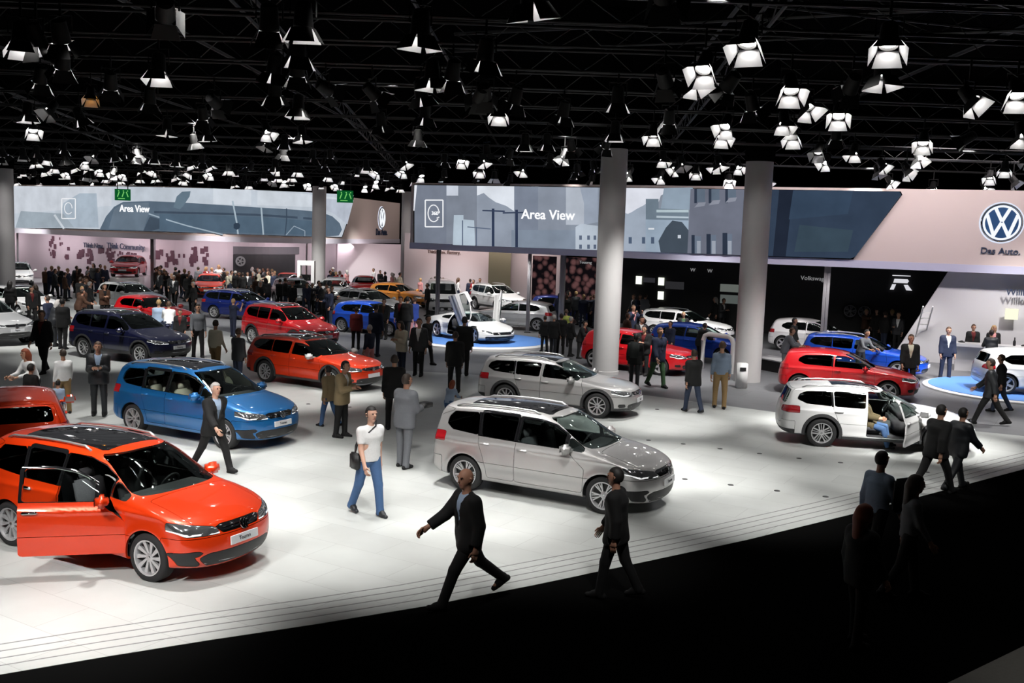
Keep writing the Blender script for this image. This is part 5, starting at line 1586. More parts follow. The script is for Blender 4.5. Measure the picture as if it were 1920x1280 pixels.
# white display benches and arches
def tube_arch(a, b, h, lab, r=.09):
    a = Vector(a); b = Vector(b); z = Vector((0, 0, h)); k = (b - a).normalized() * .25; dz = Vector((0, 0, .25))
    mb = MB(); mb.tube([a, a + z - dz, a + z - dz * .3 + k * .3, a + z + k, b + z - k, b + z - dz * .3 - k * .3, b + z - dz, b], r, 8)
    tag(link('white_arch', smooth_edges(mb.me('arch'), 60), mat=M_WHITE), lab, 'display frame')
tube_arch(G(1316, 690), G(1372, 700), 1.32, 'white rounded frame in front of the blue hatchback')
bA = G(1425, 690); bB = G(1478, 700)
t = link('display_bench', None, loc=(bA + bB) / 2); tag(t, 'low white display bench with dark base beside the right column', 'bench')
L = t.location; dv = (bB - bA); ang = math.atan2(dv.y, dv.x); Rz = Matrix.Rotation(ang, 3, 'Z')
mb = MB(); mb.box((0, 0, .46), (dv.length + .3, .8, .10), 0, Rz); link('bench_top', bevelled(mb, .04), t, mat=M_WHITE)
mb = MB(); mb.box((0, 0, .2), (dv.length, .6, .41), 0, Rz); link('bench_base', mb.me('bench_base'), t, mat=M_BLACK)
# information box at the foot of the column
q = G(1389, 727)
t = link('info_box', None, loc=q); tag(t, 'white slim box with a dark opening at the foot of the right column', 'box')
mb = MB(); mb.box((0, 0, .42), (.34, .3, .84)); link('box_body', bevelled(mb, .02), t, mat=M_WHITE)
mb = MB(); mb.box((.0, -.155, .64), (.2, .02, .12)); link('dark_slot', mb.me('slot'), t, mat=M_BLACK)
# leaning white ladder at the slanted wall edge
a = PR.pt(PR.inv(1737, 600)[0], 2.4, .35); b = G(1714, 672)
t = link('ladder', None, loc=b); tag(t, 'white leaning ladder at the slanted edge of the black wall', 'ladder')
A = Vector(a) - b; B = Vector((0, 0, 0.02)); side = Vector((.22, .06, 0))
for s_ in (-1, 1):
    mb = MB(); mb.bar(B + side * s_, A + side * s_, .05, .07); link('rail', mb.me('ladder_rail'), t, mat=M_WHITE)
for k in range(1, 9):
    c = B.lerp(A, k / 9); mb = MB(); mb.bar(c - side, c + side, .04, .04); link('rung', mb.me('ladder_rung'), t, mat=M_WHITE)
# charging post far back
q = G(574, 563); mb = MB(); t = link('charging_station', None, loc=(q.x, q.y, 0)); tag(t, 'distant white box frame like a fuel pump left of the column', 'display stand')
mb.box((-.45, 0, 1.3), (.2, .5, 2.6)); link('side_post', mb.me('p'), t, mat=M_WHITE)
mb = MB(); mb.box((.45, 0, 1.3), (.2, .5, 2.6)); link('side_post', mb.me('p'), t, mat=M_WHITE)
mb = MB(); mb.box((0, 0, 2.45), (.7, .5, .3)); mb2 = link('head_panel', mb.me('p'), t, mat=M_WHITE)
mb = MB(); mb.box((0, 0, 1.5), (.7, .3, .4)); link('screen', mb.me('p'), t, mat=M_GLOSSBLACK)
# half hidden show engine parts glinting at the black wall
mbw = wheel_meshes(.36, 'vee', .30)
for px, py, lab in ((1594, 582, 'left of two glinting wheels displayed on the black wall'), (1621, 584, 'right of two glinting wheels displayed on the black wall')):
    u, z = PR.inv(px, py, -RD + .4); a_, b_, an = PR.at(u, -RD + .4)
    t = link('wheel_exhibit', None, loc=(float(a_), float(b_), z), rot=(0, 0, float(an))); tag(t, lab, 'wheel')
    link('tyre', mbw['tyre'], t, mat=M_TYRE); link('rim', mbw['rim'], t, mat=pmat('dark_alloy', (.2, .2, .21), .35, .7))
# ------------------------------------------------------------------ people: smooth surfaces from blended limbs
class Field:
    def __init__(s, lo, hi, h):
        s.h = h; s.lo = np.array(lo, float)
        n = np.ceil((np.array(hi) - s.lo) / h).astype(int) + 1
        s.ax = [s.lo[k] + h * np.arange(n[k]) for k in range(3)]
        s.v = np.full(n, .5, np.float32)

    def _sub(s, pts, rad):
        pts = np.array(pts); m = rad + .07
        sl = []
        for k in range(3):
            a = int(max(0, math.floor((pts[:, k].min() - m - s.lo[k]) / s.h))); b = int(min(len(s.ax[k]), math.ceil((pts[:, k].max() + m - s.lo[k]) / s.h) + 1))
            sl.append(slice(a, b))
        g = np.meshgrid(*[s.ax[k][sl[k]] for k in range(3)], indexing='ij')
        return tuple(sl), g

    def _blend(s, sl, d, k):
        a = s.v[sl]
        if k > 0:
            h = np.clip(.5 + .5 * (a - d) / k, 0, 1); s.v[sl] = a * (1 - h) + d * h - k * h * (1 - h)
        else: s.v[sl] = np.minimum(a, d)

    def cone(s, a, b, ra, rb, k=.03, sy=1.0, sx=1.0):
        """tapered limb; sy, sx stretch it sideways and fore-aft"""
        a = np.array(a, float); b = np.array(b, float)
        sl, (X, Y, Z) = s._sub([a, b], max(ra, rb) * max(sy, sx, 1))
        d = b - a; L2 = d @ d + 1e-9
        px, py, pz = X - a[0], Y - a[1], Z - a[2]
        t = np.clip((px * d[0] + py * d[1] + pz * d[2]) / L2, 0, 1)
        qx, qy, qz = (px - t * d[0]) / sx, (py - t * d[1]) / sy, pz - t * d[2]
        s._blend(sl, np.sqrt(qx * qx + qy * qy + qz * qz) - (ra + (rb - ra) * t), k)

    def ell(s, c, r, k=.02):
        sl, (X, Y, Z) = s._sub([c], max(r))
        q = np.sqrt(((X - c[0]) / r[0]) ** 2 + ((Y - c[1]) / r[1]) ** 2 + ((Z - c[2]) / r[2]) ** 2)
        s._blend(sl, (q - 1) * min(r), k)

    def grid(s): return np.meshgrid(*s.ax, indexing='ij')

    def cut(s, f):
        """keep only where f<0"""
        s.v = np.maximum(s.v, f.astype(np.float32))

    def surface(s):
        v = s.v; ins = v < 0
        n = v.shape
        acc = np.zeros((n[0] - 1, n[1] - 1, n[2] - 1, 3)); cnt = np.zeros((n[0] - 1, n[1] - 1, n[2] - 1))
        offs = [(i, j, k) for i in (0, 1) for j in (0, 1) for k in (0, 1)]
        S = lambda o: v[o[0]:n[0] - 1 + o[0], o[1]:n[1] - 1 + o[1], o[2]:n[2] - 1 + o[2]]
        for o in offs:
            for ax in range(3):
                if o[ax]: continue
                o2 = list(o); o2[ax] = 1
                a, b = S(o), S(o2); m = (a < 0) != (b < 0)
                if not m.any(): continue
                t = np.where(m, a / np.where(m, a - b, 1), 0)
                cnt += m
                for q in range(3):
                    acc[..., q] += m * (o[q] + (t if q == ax else 0))
        act = cnt > 0
        idx = np.full(act.shape, -1); idx[act] = np.arange(act.sum())
        ii = np.stack(np.where(act), 1)
        V = s.lo + s.h * (ii + acc[act] / cnt[act][:, None])
        F = []
        for ax in range(3):
            a1, a2 = (ax + 1) % 3, (ax + 2) % 3
            sl0 = [slice(None)] * 3; sl1 = [slice(None)] * 3
            sl0[ax] = slice(0, n[ax] - 1); sl1[ax] = slice(1, n[ax])
            A = ins[tuple(sl0)]; B = ins[tuple(sl1)]
            c = np.stack(np.where(A != B), 1)
            ok = (c[:, a1] > 0) & (c[:, a2] > 0) & (c[:, a1] < n[a1] - 1) & (c[:, a2] < n[a2] - 1); c = c[ok]
            if not len(c): continue
            fl = A[tuple(c.T)]
            def g(d1, d2):
                q = c.copy(); q[:, a1] += d1; q[:, a2] += d2; return idx[tuple(q.T)]
            Q = np.stack([g(-1, -1), g(0, -1), g(0, 0), g(-1, 0)], 1)
            Q[~fl] = Q[~fl][:, ::-1]
            F.append(Q)
        F = np.concatenate(F); F = F[(F >= 0).all(1)]
        # one relaxation pass towards the average of the neighbours
        acc = np.zeros_like(V); c2 = np.zeros(len(V))
        for k in range(4):
            np.add.at(acc, F[:, k], V[F[:, (k + 1) % 4]] + V[F[:, (k + 3) % 4]]); np.add.at(c2, F[:, k], 2)
        m = c2 > 0; V[m] = V[m] * .55 + acc[m] / c2[m][:, None] * .45
        return V, F


def fast_mesh(name, V, F, smooth=True):
    me = bpy.data.meshes.new(name)
    me.vertices.add(len(V)); me.vertices.foreach_set('co', np.asarray(V, np.float32).ravel())
    F = np.asarray(F, np.int32); nf = len(F)
    me.loops.add(nf * 4); me.polygons.add(nf)
    me.loops.foreach_set('vertex_index', F.ravel())
    me.polygons.foreach_set('loop_start', np.arange(0, nf * 4, 4, dtype=np.int32))
    try: me.polygons.foreach_set('loop_total', np.full(nf, 4, np.int32))
    except Exception: pass
    me.materials.append(None)
    me.update(calc_edges=True); me.validate()
    me.polygons.foreach_set('use_smooth', [True] * len(me.polygons))
    return me


def dirv(pitch, out=0.0, side=1):
    p, o = R(pitch), R(out)
    return np.array([math.sin(p) * math.cos(o), side * math.sin(o), -math.cos(p) * math.cos(o)])


class Pose:
    """facing +x, left is +y, 1.76 m tall; angles in degrees, forward positive"""
    def __init__(s, legs=((4, 2), (-4, 4)), arms=((8, 6, 12), (4, 6, 12)), lean=2, head=0, yaw=0, seat=False, spread=3, inward=(0, 0), nod=0):
        J = {}
        pel = np.array([0, 0, .93]); th, sh = .43, .42
        feet = []
        for i, sd in ((0, 1), (1, -1)):
            hp, kn = legs[i]
            hip = pel + [0, .09 * sd, -.02]
            knee = hip + th * dirv(hp, spread, sd); ank = knee + sh * dirv(hp - kn, spread * .3, sd)
            J['hip%d' % i], J['knee%d' % i], J['ank%d' % i] = hip, knee, ank; feet.append(ank)
        low = min(f[2] for f in feet)
        dz = .085 - low if not seat else 0
        ln = R(lean)
        up = np.array([math.sin(ln), 0, math.cos(ln)])
        J['pel'] = pel; J['waist'] = pel + up * .17; J['chest'] = pel + up * .36; J['neck'] = pel + up * .52
        J['head'] = J['neck'] + np.array([math.sin(ln * .5 + R(nod)), 0, math.cos(ln * .5 + R(nod))]) * .158 + [.015, 0, 0]
        for i, sd in ((0, 1), (1, -1)):
            a, o, e = arms[i]
            shd = pel + up * .432 + [0, .170 * sd, 0]
            el = shd + .285 * dirv(a, o, sd)
            f = dirv(a + e, o * .5, sd); inw = R(inward[i]); f = f * math.cos(inw) + np.array([.3, -sd, 0.1]) / 1.05 * math.sin(inw); f /= np.linalg.norm(f)
            wr = el + .25 * f; hd = wr + .09 * f
            J['sho%d' % i], J['elb%d' % i], J['wri%d' % i], J['hnd%d' % i] = shd, el, wr, hd
            J['fd%d' % i] = f
        for k in list(J):
            if not k.startswith('fd'): J[k] = J[k] + [0, 0, dz]
        s.J = J; s.legs = legs; s.yaw = yaw; s.dz = dz
        s.toe = []
        for i in (0, 1):
            hp, kn = legs[i]; heel_lift = max(0, (J['ank%d' % i][2] - .09))
            pt = -min(50, heel_lift * 260) if hp - kn < 0 else (14 if hp > 15 else 0)
            s.toe.append(np.array([math.cos(R(pt)), 0, math.sin(R(pt))]))
        if seat: s.toe = [np.array([1, 0, 0])] * 2

    def bounds(s):
        P = np.array([v for k, v in s.J.items() if not k.startswith('fd')]); return P.min(0) - [.30, .16, .12], P.max(0) + [.32, .16, .17]


def limb_cones(F, J, grow, legs=True, arms=True, torso=True, arm_to='wri', short=False, wide=1.0):
    g = grow
    if torso:
        F.cone(J['pel'] + [0, 0, -.03], J['waist'], .104 + g, .098 + g, .03, sy=1.55 * wide, sx=1.0)
        F.cone(J['waist'], J['chest'], .100 + g, .115 + g, .04, sy=1.52 * wide, sx=1.0)
        F.cone(J['chest'], J['neck'] - [0, 0, .115], .115 + g, .070 + g, .04, sy=1.48, sx=1.0)
        for q in ('sho0', 'sho1'): F.cone(J['neck'] - [0, 0, .055], J[q], .050 + g * .7, .054 + g, .04)
    if arms:
        for i in (0, 1):
            F.cone(J['sho%d' % i], J['elb%d' % i], .056 + g, .043 + g, .03)
            if short: continue
            F.cone(J['elb%d' % i], J['wri%d' % i], .043 + g, .030 + g * 1.1, .015)
    if legs:
        for i in (0, 1):
            F.cone(J['hip%d' % i], J['knee%d' % i], .088 + g, .060 + g, .03)
            F.cone(J['knee%d' % i], J['ank%d' % i], .056 + g * 1.1, .038 + g * 1.6, .02)


def finger_tubes(p, f, side, V, F, curl=35):
    """five fingers on a palm at p pointing along f"""
    f = np.array(f); out = np.array([0, side, 0.0]); n = np.cross(f, out)
    if np.linalg.norm(n) < .2: out = np.array([0, 0, 1.0]); n = np.cross(f, out)
    n /= np.linalg.norm(n)
    fore = np.array([1.0, 0, 0]); w = fore - (fore @ f) * f
    if np.linalg.norm(w) < .3: w = np.array([0, 0, 1.0]) - f[2] * f
    w /= np.linalg.norm(w)                                 # across the knuckles, thumb side first
    palm_n = np.cross(f, w); palm_n *= (1 if palm_n[1] * side < 0 else -1)   # towards the body
    mb = MB()
    for k, (o, L) in enumerate(((.030, .070), (.010, .080), (-.010, .075), (-.030, .058))):
        q = p + f * .035 + w * o; pts = [q - f * .03]; d = f
        pts.append(q + f * L * .1)
        for j in range(3):
            a = R(curl * (j + 1) * .55); d = f * math.cos(a) + palm_n * math.sin(a); pts.append(pts[-1] + d * L * .34)
        mb.tube([tuple(x) for x in pts], [.0105, .010, .009, .008, .006], 6)
    q = p - f * .035 + w * .022; d = f * .62 + w * .62 + palm_n * .35; d /= np.linalg.norm(d)
    d2 = f * .9 + w * .15 + palm_n * .4; d2 /= np.linalg.norm(d2)
    mb.tube([tuple(q), tuple(q + d * .04), tuple(q + d * .04 + d2 * .03), tuple(q + d * .04 + d2 * .055)], [.014, .0125, .010, .007], 6)
    b = len(V); return mb, b


def make_pose(P, h=.016, kinds=('suit', 'shirt', 'tee', 'hair', 'long'), hands=True):
    J = P.J; lo, hi = P.bounds(); out = {}
    H = J['head']; cy_, sy_ = math.cos(R(P.yaw)), math.sin(R(P.yaw))
    rot = lambda x, y, z: H + np.array([x * cy_ - y * sy_, x * sy_ + y * cy_, z])
    # body: one continuous skin
    F = Field(lo, hi, h)
    limb_cones(F, J, 0)
    F.cone(J['neck'] - [0, 0, .05], J['head'] - [.01, 0, .04], .058, .052, .02)
    hh = min(h, .012)
    F.ell(H + [0, 0, .015], (.098, .078, .112), .01); F.cone(rot(.035, 0, -.045), rot(.05, 0, -.085), .052, .035, .02)
    for i in (0, 1):
        f = J['fd%d' % i]; w = np.array([1.0, 0, 0]) - f[0] * f; w = w / max(.3, np.linalg.norm(w)) * .018
        F.cone(J['wri%d' % i], J['hnd%d' % i] - w - f * .02, .028, .028, .01); F.cone(J['wri%d' % i], J['hnd%d' % i] + w - f * .02, .028, .026, .01)
        F.cone(J['ank%d' % i], J['ank%d' % i] + P.toe[i] * .12 - [0, 0, .045], .038, .032, .02)
    V, Q = F.surface()
    VV = list(map(tuple, V)); FF = [tuple(q) for q in Q]
    me = mesh('body', VV, FF, (None,), True) if not hands else None
    if hands:
        mb = MB(); mb.V = VV; mb.F = FF; mb.I = [0] * len(FF)
        for i, sd in ((0, 1), (1, -1)):
            m2, _ = finger_tubes(J['hnd%d' % i], J['fd%d' % i], sd, [], [], 45); mb.add(m2.V, m2.F, 0)
        # face: nose, brows, lips, ears
        mb.tube([tuple(rot(.088, 0, .03)), tuple(rot(.108, 0, -.005)), tuple(rot(.110, 0, -.022)), tuple(rot(.092, 0, -.032))], [.008, .012, .015, .010], 7)
        for sgn in (1, -1):
            mb.tube([tuple(rot(.0, .076 * sgn, .03)), tuple(rot(-.012, .092 * sgn, .015)), tuple(rot(-.008, .090 * sgn, -.01)), tuple(rot(.004, .078 * sgn, -.025))], [.010, .014, .012, .007], 6)
            mb.tube([tuple(rot(.086, .052 * sgn, .037)), tuple(rot(.094, .030 * sgn, .043)), tuple(rot(.094, .014 * sgn, .038))], [.006, .008, .006], 5)
        me = mb.me('body', smooth=True)
    out['body'] = me
    if hands:
        mb = MB()
        for sgn in (1, -1):
            mb.tube([tuple(rot(.085, (.026) * sgn, .022)), tuple(rot(.0945, .032 * sgn, .022))], [.013, .010], 8)
        out['eyes'] = mb.me('eyes', smooth=True)
        mb = MB(); mb.tube([tuple(rot(.082, .026, -.058)), tuple(rot(.094, 0, -.055)), tuple(rot(.082, -.026, -.058))], [.004, .008, .004], 6); out['mouth'] = mb.me('mouth', smooth=True)
    # trousers
    F = Field(lo, hi, h); G_ = F.grid()
    limb_cones(F, J, .014, arms=False, torso=False); F.cone(J['pel'] + [0, 0, -.03], J['waist'], .112, .10, .03, sy=1.5)
    for i in (0, 1):
        d = J['knee%d' % i] - J['ank%d' % i]; d = d / np.linalg.norm(d); F.cone(J['ank%d' % i], J['ank%d' % i] - d * .09, .062, .066, .02)
    f = G_[2] - (J['waist'][2] - .03)
    for i in (0, 1):
        d = J['knee%d' % i] - J['ank%d' % i]; d = d / np.linalg.norm(d); a = J['ank%d' % i] - d * .055
        loc = (G_[0] - a[0]) ** 2 + (G_[1] - a[1]) ** 2 + (G_[2] - a[2]) ** 2 < .17 ** 2
        below = -((G_[0] - a[0]) * d[0] + (G_[1] - a[1]) * d[1] + (G_[2] - a[2]) * d[2])
        f = np.where(loc, np.maximum(f, below), f)
    F.cut(f); V, Q = F.surface(); out['trousers'] = fast_mesh('trousers', V, Q)
    # shoes
    for i in (0, 1):
        a, t = J['ank%d' % i], P.toe[i]; dn = np.array([t[2], 0, -t[0]])
        l2 = np.minimum(a, a + t * .2) - .13; h2 = np.maximum(a, a + t * .2) + .13
        F = Field(l2, h2, min(h, .014)); F.cone(a + dn * .045 - t * .055, a + dn * .050 + t * .165, .040, .034, .02, sy=1.05); F.cone(a + dn * .0 - t * .006, a + dn * .03 + t * .08, .054, .050, .02)
        g = F.grid(); F.cut((g[0] - a[0]) * dn[0] + (g[2] - a[2]) * dn[2] - .082); F.cut(-((g[0] - a[0]) * dn[0] + (g[2] - a[2]) * dn[2]) - .045)
        V, Q = F.surface(); out['shoe%d' % i] = fast_mesh('shoe', V, Q)
    # tops
    for kind, gr, short in (('shirt', .010, False), ('tee', .013, True), ('jacket', .033, False)):
        F = Field(lo, hi, h); g = F.grid()
        limb_cones(F, J, gr, legs=False, short=short, wide=1.03)
        pz = J['pel'][2]
        if kind == 'jacket':
            F.cone(J['pel'] + [0, 0, -.14], J['waist'], .135, .130, .03, sy=1.5, sx=1.05)
            for i in (0, 1):
                k = J['hip%d' % i] + (J['knee%d' % i] - J['hip%d' % i]) * .28; F.cone(J['hip%d' % i] + [0, 0, .04], k, .122, .128, .04)
        else:
            F.cone(J['pel'] + [0, 0, -.05], J['waist'], .122, .104, .03, sy=1.5)
        hem = pz - (.19 if kind == 'jacket' else .06)
        top = J['neck'][2] + .0
        f = np.maximum(hem - g[2], g[2] - (top + .012 - .25 * np.maximum(0, g[0] - J['neck'][0])))
        # sleeves reach below the hem: keep everything near the arms
        for i in (0, 1):
            a, b = J['elb%d' % i], J['wri%d' % i]; d = b - a; L2 = d @ d
            t = np.clip(((g[0] - a[0]) * d[0] + (g[1] - a[1]) * d[1] + (g[2] - a[2]) * d[2]) / L2, 0, 1)
            dist = np.sqrt((g[0] - a[0] - t * d[0]) ** 2 + (g[1] - a[1] - t * d[1]) ** 2 + (g[2] - a[2] - t * d[2]) ** 2)
            if not short: f = np.where(dist < .075, -.02, f)
            # cuff end
            dd = d / math.sqrt(L2); e = a + d * (.94 if not short else -.10 * 0)
            past = (g[0] - e[0]) * dd[0] + (g[1] - e[1]) * dd[1] + (g[2] - e[2]) * dd[2]
            near = ((g[0] - e[0]) ** 2 + (g[1] - e[1]) ** 2 + (g[2] - e[2]) ** 2) < .12 ** 2
            if not short: f = np.where(near & (dist < .08), np.maximum(f, past), f)
        if short:
            for i in (0, 1):
                a, b = J['sho%d' % i], J['elb%d' % i]; d = b - a; L = np.linalg.norm(d); d /= L; e = a + d * L * .72
                past = (g[0] - e[0]) * d[0] + (g[1] - e[1]) * d[1] + (g[2] - e[2]) * d[2]
                near = ((g[0] - e[0]) ** 2 + (g[1] - e[1]) ** 2 + (g[2] - e[2]) ** 2) < .12 ** 2
                f = np.where(near, np.maximum(f, past), f)
        if kind == 'jacket':
            # open V at the front
            rel = (g[2] - J['waist'][2]) / (J['neck'][2] - J['waist'][2])
            halfw = .015 + .075 * np.clip(rel, 0, 1)
            cx = J['chest'][0]
            wedge = np.minimum(g[0] - (cx + .03), np.minimum(halfw - np.abs(g[1]), (g[2] - J['waist'][2] + .05)))
            f = np.maximum(f, wedge)
        F.cut(f); V, Q = F.surface(); out[kind] = fast_mesh(kind, V, Q)
    # hair
    F = Field(H - .25, H + .2, .011); g = F.grid()
    F.ell(H + [-.008, 0, .022], (.108, .089, .118), 0)
    lx = (g[0] - H[0]) * cy_ + (g[1] - H[1]) * sy_
    F.cut(np.maximum(np.minimum(lx - .01, .075 - (g[2] - H[2])), np.minimum(-(g[2] - H[2]) - .055, 9)))
    V, Q = F.surface(); out['hair_short'] = fast_mesh('hair', V, Q)
    F = Field(H - [.28, .25, .42], H + .2, .013); g = F.grid()
    F.ell(H + [-.012, 0, .02], (.118, .10, .125), 0)
    b = rot(-.07, 0, -.05); F.cone(b, b + [-.03, 0, -.22], .085, .06, .05, sy=1.35)
    lx = (g[0] - H[0]) * cy_ + (g[1] - H[1]) * sy_
    F.cut(np.minimum(lx - .035, .07 - (g[2] - H[2])))
    V, Q = F.surface(); out['hair_long'] = fast_mesh('hair', V, Q)
    return out


POSES = {
    'stand': Pose(((3, 2), (-3, 3)), ((6, 7, 14), (2, 7, 12)), 1),
    'relaxed': Pose(((10, 8), (-4, 2)), ((-4, 9, 18), (10, 8, 20)), 0, yaw=15),
    'phone': Pose(((2, 2), (-4, 2)), ((12, 4, 95), (14, 4, 90)), 3, inward=(35, 35), nod=14),
    'camera': Pose(((4, 3), (-4, 2)), ((55, 14, 95), (50, 14, 100)), 0, inward=(20, 20)),
    'stride': Pose(((26, 6), (-24, 12)), ((-24, 8, 16), (28, 8, 22)), 5),
    'stride2': Pose(((-22, 14), (28, 8)), ((26, 8, 20), (-26, 8, 18)), 5),
    'bigstride': Pose(((34, 12), (-30, 22)), ((-10, 12, 22), (38, 10, 20)), 5, yaw=10),
    'walk': Pose(((14, 6), (-14, 14)), ((-12, 7, 14), (14, 7, 18)), 3),
    'lean': Pose(((12, 4), (2, 6)), ((35, 8, 40), (30, 8, 45)), 22, inward=(15, 15)),
    'hold': Pose(((3, 2), (-4, 3)), ((6, 8, 20), (15, 6, 72)), 2, inward=(0, 25), yaw=-15),
    'armup': Pose(((3, 2), (-4, 3)), ((8, 6, 20), (78, 10, 20)), 0),
    'sitting': Pose(((84, 70), (80, 62)), ((30, 8, 50), (35, 8, 45)), -12, seat=True, spread=7, inward=(20, 20)),
}
POSE_CACHE = {}


def pose_parts(name, fine):
    k = (name, fine)
    if k not in POSE_CACHE: POSE_CACHE[k] = make_pose(POSES[name], .0165 if fine else .027, hands=True)
    return POSE_CACHE[k]


def cloth(col, rough=.85):
    key = 'cloth_%02x%02x%02x' % tuple(int(c * 255) for c in col)
    return pmat(key, lin(*[c * 255 for c in col]), rough, noise=.12, nscale=40)


SKINS = [pmat('skin_a', (.50, .27, .18), .6, noise=.05), pmat('skin_b', (.40, .20, .13), .6, noise=.05), pmat('skin_c', (.58, .34, .25), .6, noise=.05)]
HAIRS = {'black': pmat('hair_black', (.012, .010, .009), .6), 'brown': pmat('hair_brown', (.07, .035, .018), .6), 'grey': pmat('hair_grey', (.42, .40, .38), .7),
         'red': pmat('hair_red', (.22, .045, .015), .6), 'blond': pmat('hair_blond', (.42, .27, .12), .6), 'dark': pmat('hair_dark', (.03, .018, .012), .6)}
M_EYE = pmat('eye_dark', (.03, .02, .02), .3); M_LIP = pmat('lips', (.35, .12, .10), .6)
CLR = dict(black=(.055, .055, .06), char=(.13, .14, .155), navy=(.10, .13, .22), grey=(.40, .41, .43), white=(.88, .88, .88), cream=(.80, .78, .70), tan=(.55, .48, .36), khaki=(.52, .42, .28), jeans=(.24, .36, .52),
           djeans=(.14, .18, .26), lblue=(.62, .70, .80), red=(.55, .08, .10), maroon=(.35, .06, .07), blue=(.15, .25, .55), green=(.2, .32, .2), yellow=(.75, .75, .3), olive=(.34, .30, .2), pink=(.80, .55, .55), gblue=(.48, .54, .62), brown=(.28, .18, .12), lime=(.62, .66, .30))


PEOPLE = []
_WALLS = []


def wall_limit(x, y):
    """how far out along this line of sight the floor is free"""
    if not _WALLS:
        for pth, off in ((PL, -3.0), (PR, -RD), (PM, 0), (PM2, 0)):
            u = np.linspace(0, pth.L, 200)
            if pth is PR:
                k = u > PR.inv(985, 480)[0]; a, b, _ = pth.at(u, off); a, b = a[k], b[k]
            else: a, b, _ = pth.at(u, off)
            o = np.argsort(a / b); _WALLS.append(((a / b)[o], b[o]))
    r = x / y; m = 1e9
    for rr, bb in _WALLS:
        if rr[0] <= r <= rr[-1]: m = min(m, float(np.interp(r, rr, bb)))
    return m


def is_free(x, y, gap=.42, rad=.30):
    for (cx, cy, a, xf, xr, w) in FOOT:
        dx, dy = x - cx, y - cy; u = dx * math.cos(a) + dy * math.sin(a); v = -dx * math.sin(a) + dy * math.cos(a)
        if xr - rad < u < xf + rad and abs(v) < w + rad + .08: return False
    for c in COLS:
        if math.hypot(x - c.x, y - c.y) < .80: return False
    for (a, b) in PEOPLE:
        if math.hypot(x - a, y - b) < gap: return False
    return y < wall_limit(x, y) - .9


def settle(x, y, gap=.42, reach=4.5):
    """nearest free spot along the line of sight"""
    L = math.hypot(x, y)
    for k in range(0, int(reach / .12)):
        for s_ in ((1, -1) if k else (1,)):
            f = (L + s_ * k * .12) / L
            if is_free(x * f, y * f, gap): return x * f, y * f
    return None


def person(pose, loc, deg, height, label, top='jacket', c=('black', 'white', 'black'), hair='short', hc='black', skin=0, fine=False, group=None, shoes='black', z=0.0):
    """c = colours of the outer garment, shirt and trousers"""
    P = pose_parts(pose, fine)
    PEOPLE.append((loc[0], loc[1]))
    root = link('person', P['body'], loc=(loc[0], loc[1], z), rot=(0, 0, R(deg)), mat=SKINS[skin]); s = height / 1.75; root.scale = (s, s, s)
    tag(root, label, 'person', group)
    link('eyes', P['eyes'], root, mat=M_EYE)
    if fine: link('mouth', P['mouth'], root, mat=M_LIP)
    cc = [cloth(CLR[x]) for x in c]
    link('trousers', P['trousers'], root, mat=cc[2])
    for i in (0, 1): link('shoe', P['shoe%d' % i], root, mat=cloth(CLR[shoes], .5))
    if top == 'jacket':
        link('shirt', P['shirt'], root, mat=cc[1]); link('jacket', P['jacket'], root, mat=cc[0])
    elif top == 'tee': link('t_shirt', P['tee'], root, mat=cc[0])
    else: link('shirt', P['shirt'], root, mat=cc[0])
    if hair == 'short': link('hair', P['hair_short'], root, mat=HAIRS[hc])
    elif hair == 'long': link('hair', P['hair_long'], root, mat=HAIRS[hc])
    return root


def stand_at(head, feet, hmin=1.0, hmax=1.98):
    """ground spot and height of somebody from the pixels of the head top and the feet"""
    p = G(*feet); lo, hi = .5, 2.6
    for _ in range(30):
        m = (lo + hi) / 2
        if PX((p.x, p.y, m))[1] > head[1]: lo = m
        else: hi = m
    return p, min(hmax, max(hmin, lo))
# ------------------------------------------------------------------ who stands where: head pixel, feet pixel, pose, facing
def put(hd, ft, pose, deg, label, **k):
    hm = k.pop('hmax', 1.98); hn = k.pop('hmin', 1.5); z = k.pop('z', 0.0)
    p, h = stand_at(hd, ft, hn, hm)
    q = settle(p.x, p.y, .5, 5)
    if q:
        # same head pixel from the new spot
        lo, hi = .5, 2.6
        for _ in range(30):
            m = (lo + hi) / 2
            if PX((q[0], q[1], m))[1] > hd[1]: lo = m
            else: hi = m
        h = min(hm, max(hn, lo)); p = Vector((q[0], q[1], 0))
    return person(pose, p, deg, h, label, z=z, **k), p, h


def hung(root, name, me, loc, mat, label, cat, rot=(0, 0, 0)):
    """a thing carried by a person: top-level, placed at a point given in the person's own frame"""
    bpy.context.view_layer.update()
    w = root.matrix_basis @ Vector(loc)
    o = link(name, me, loc=w, rot=(rot[0], rot[1], rot[2] + root.rotation_euler.z), mat=mat); tag(o, label, cat)
    return o


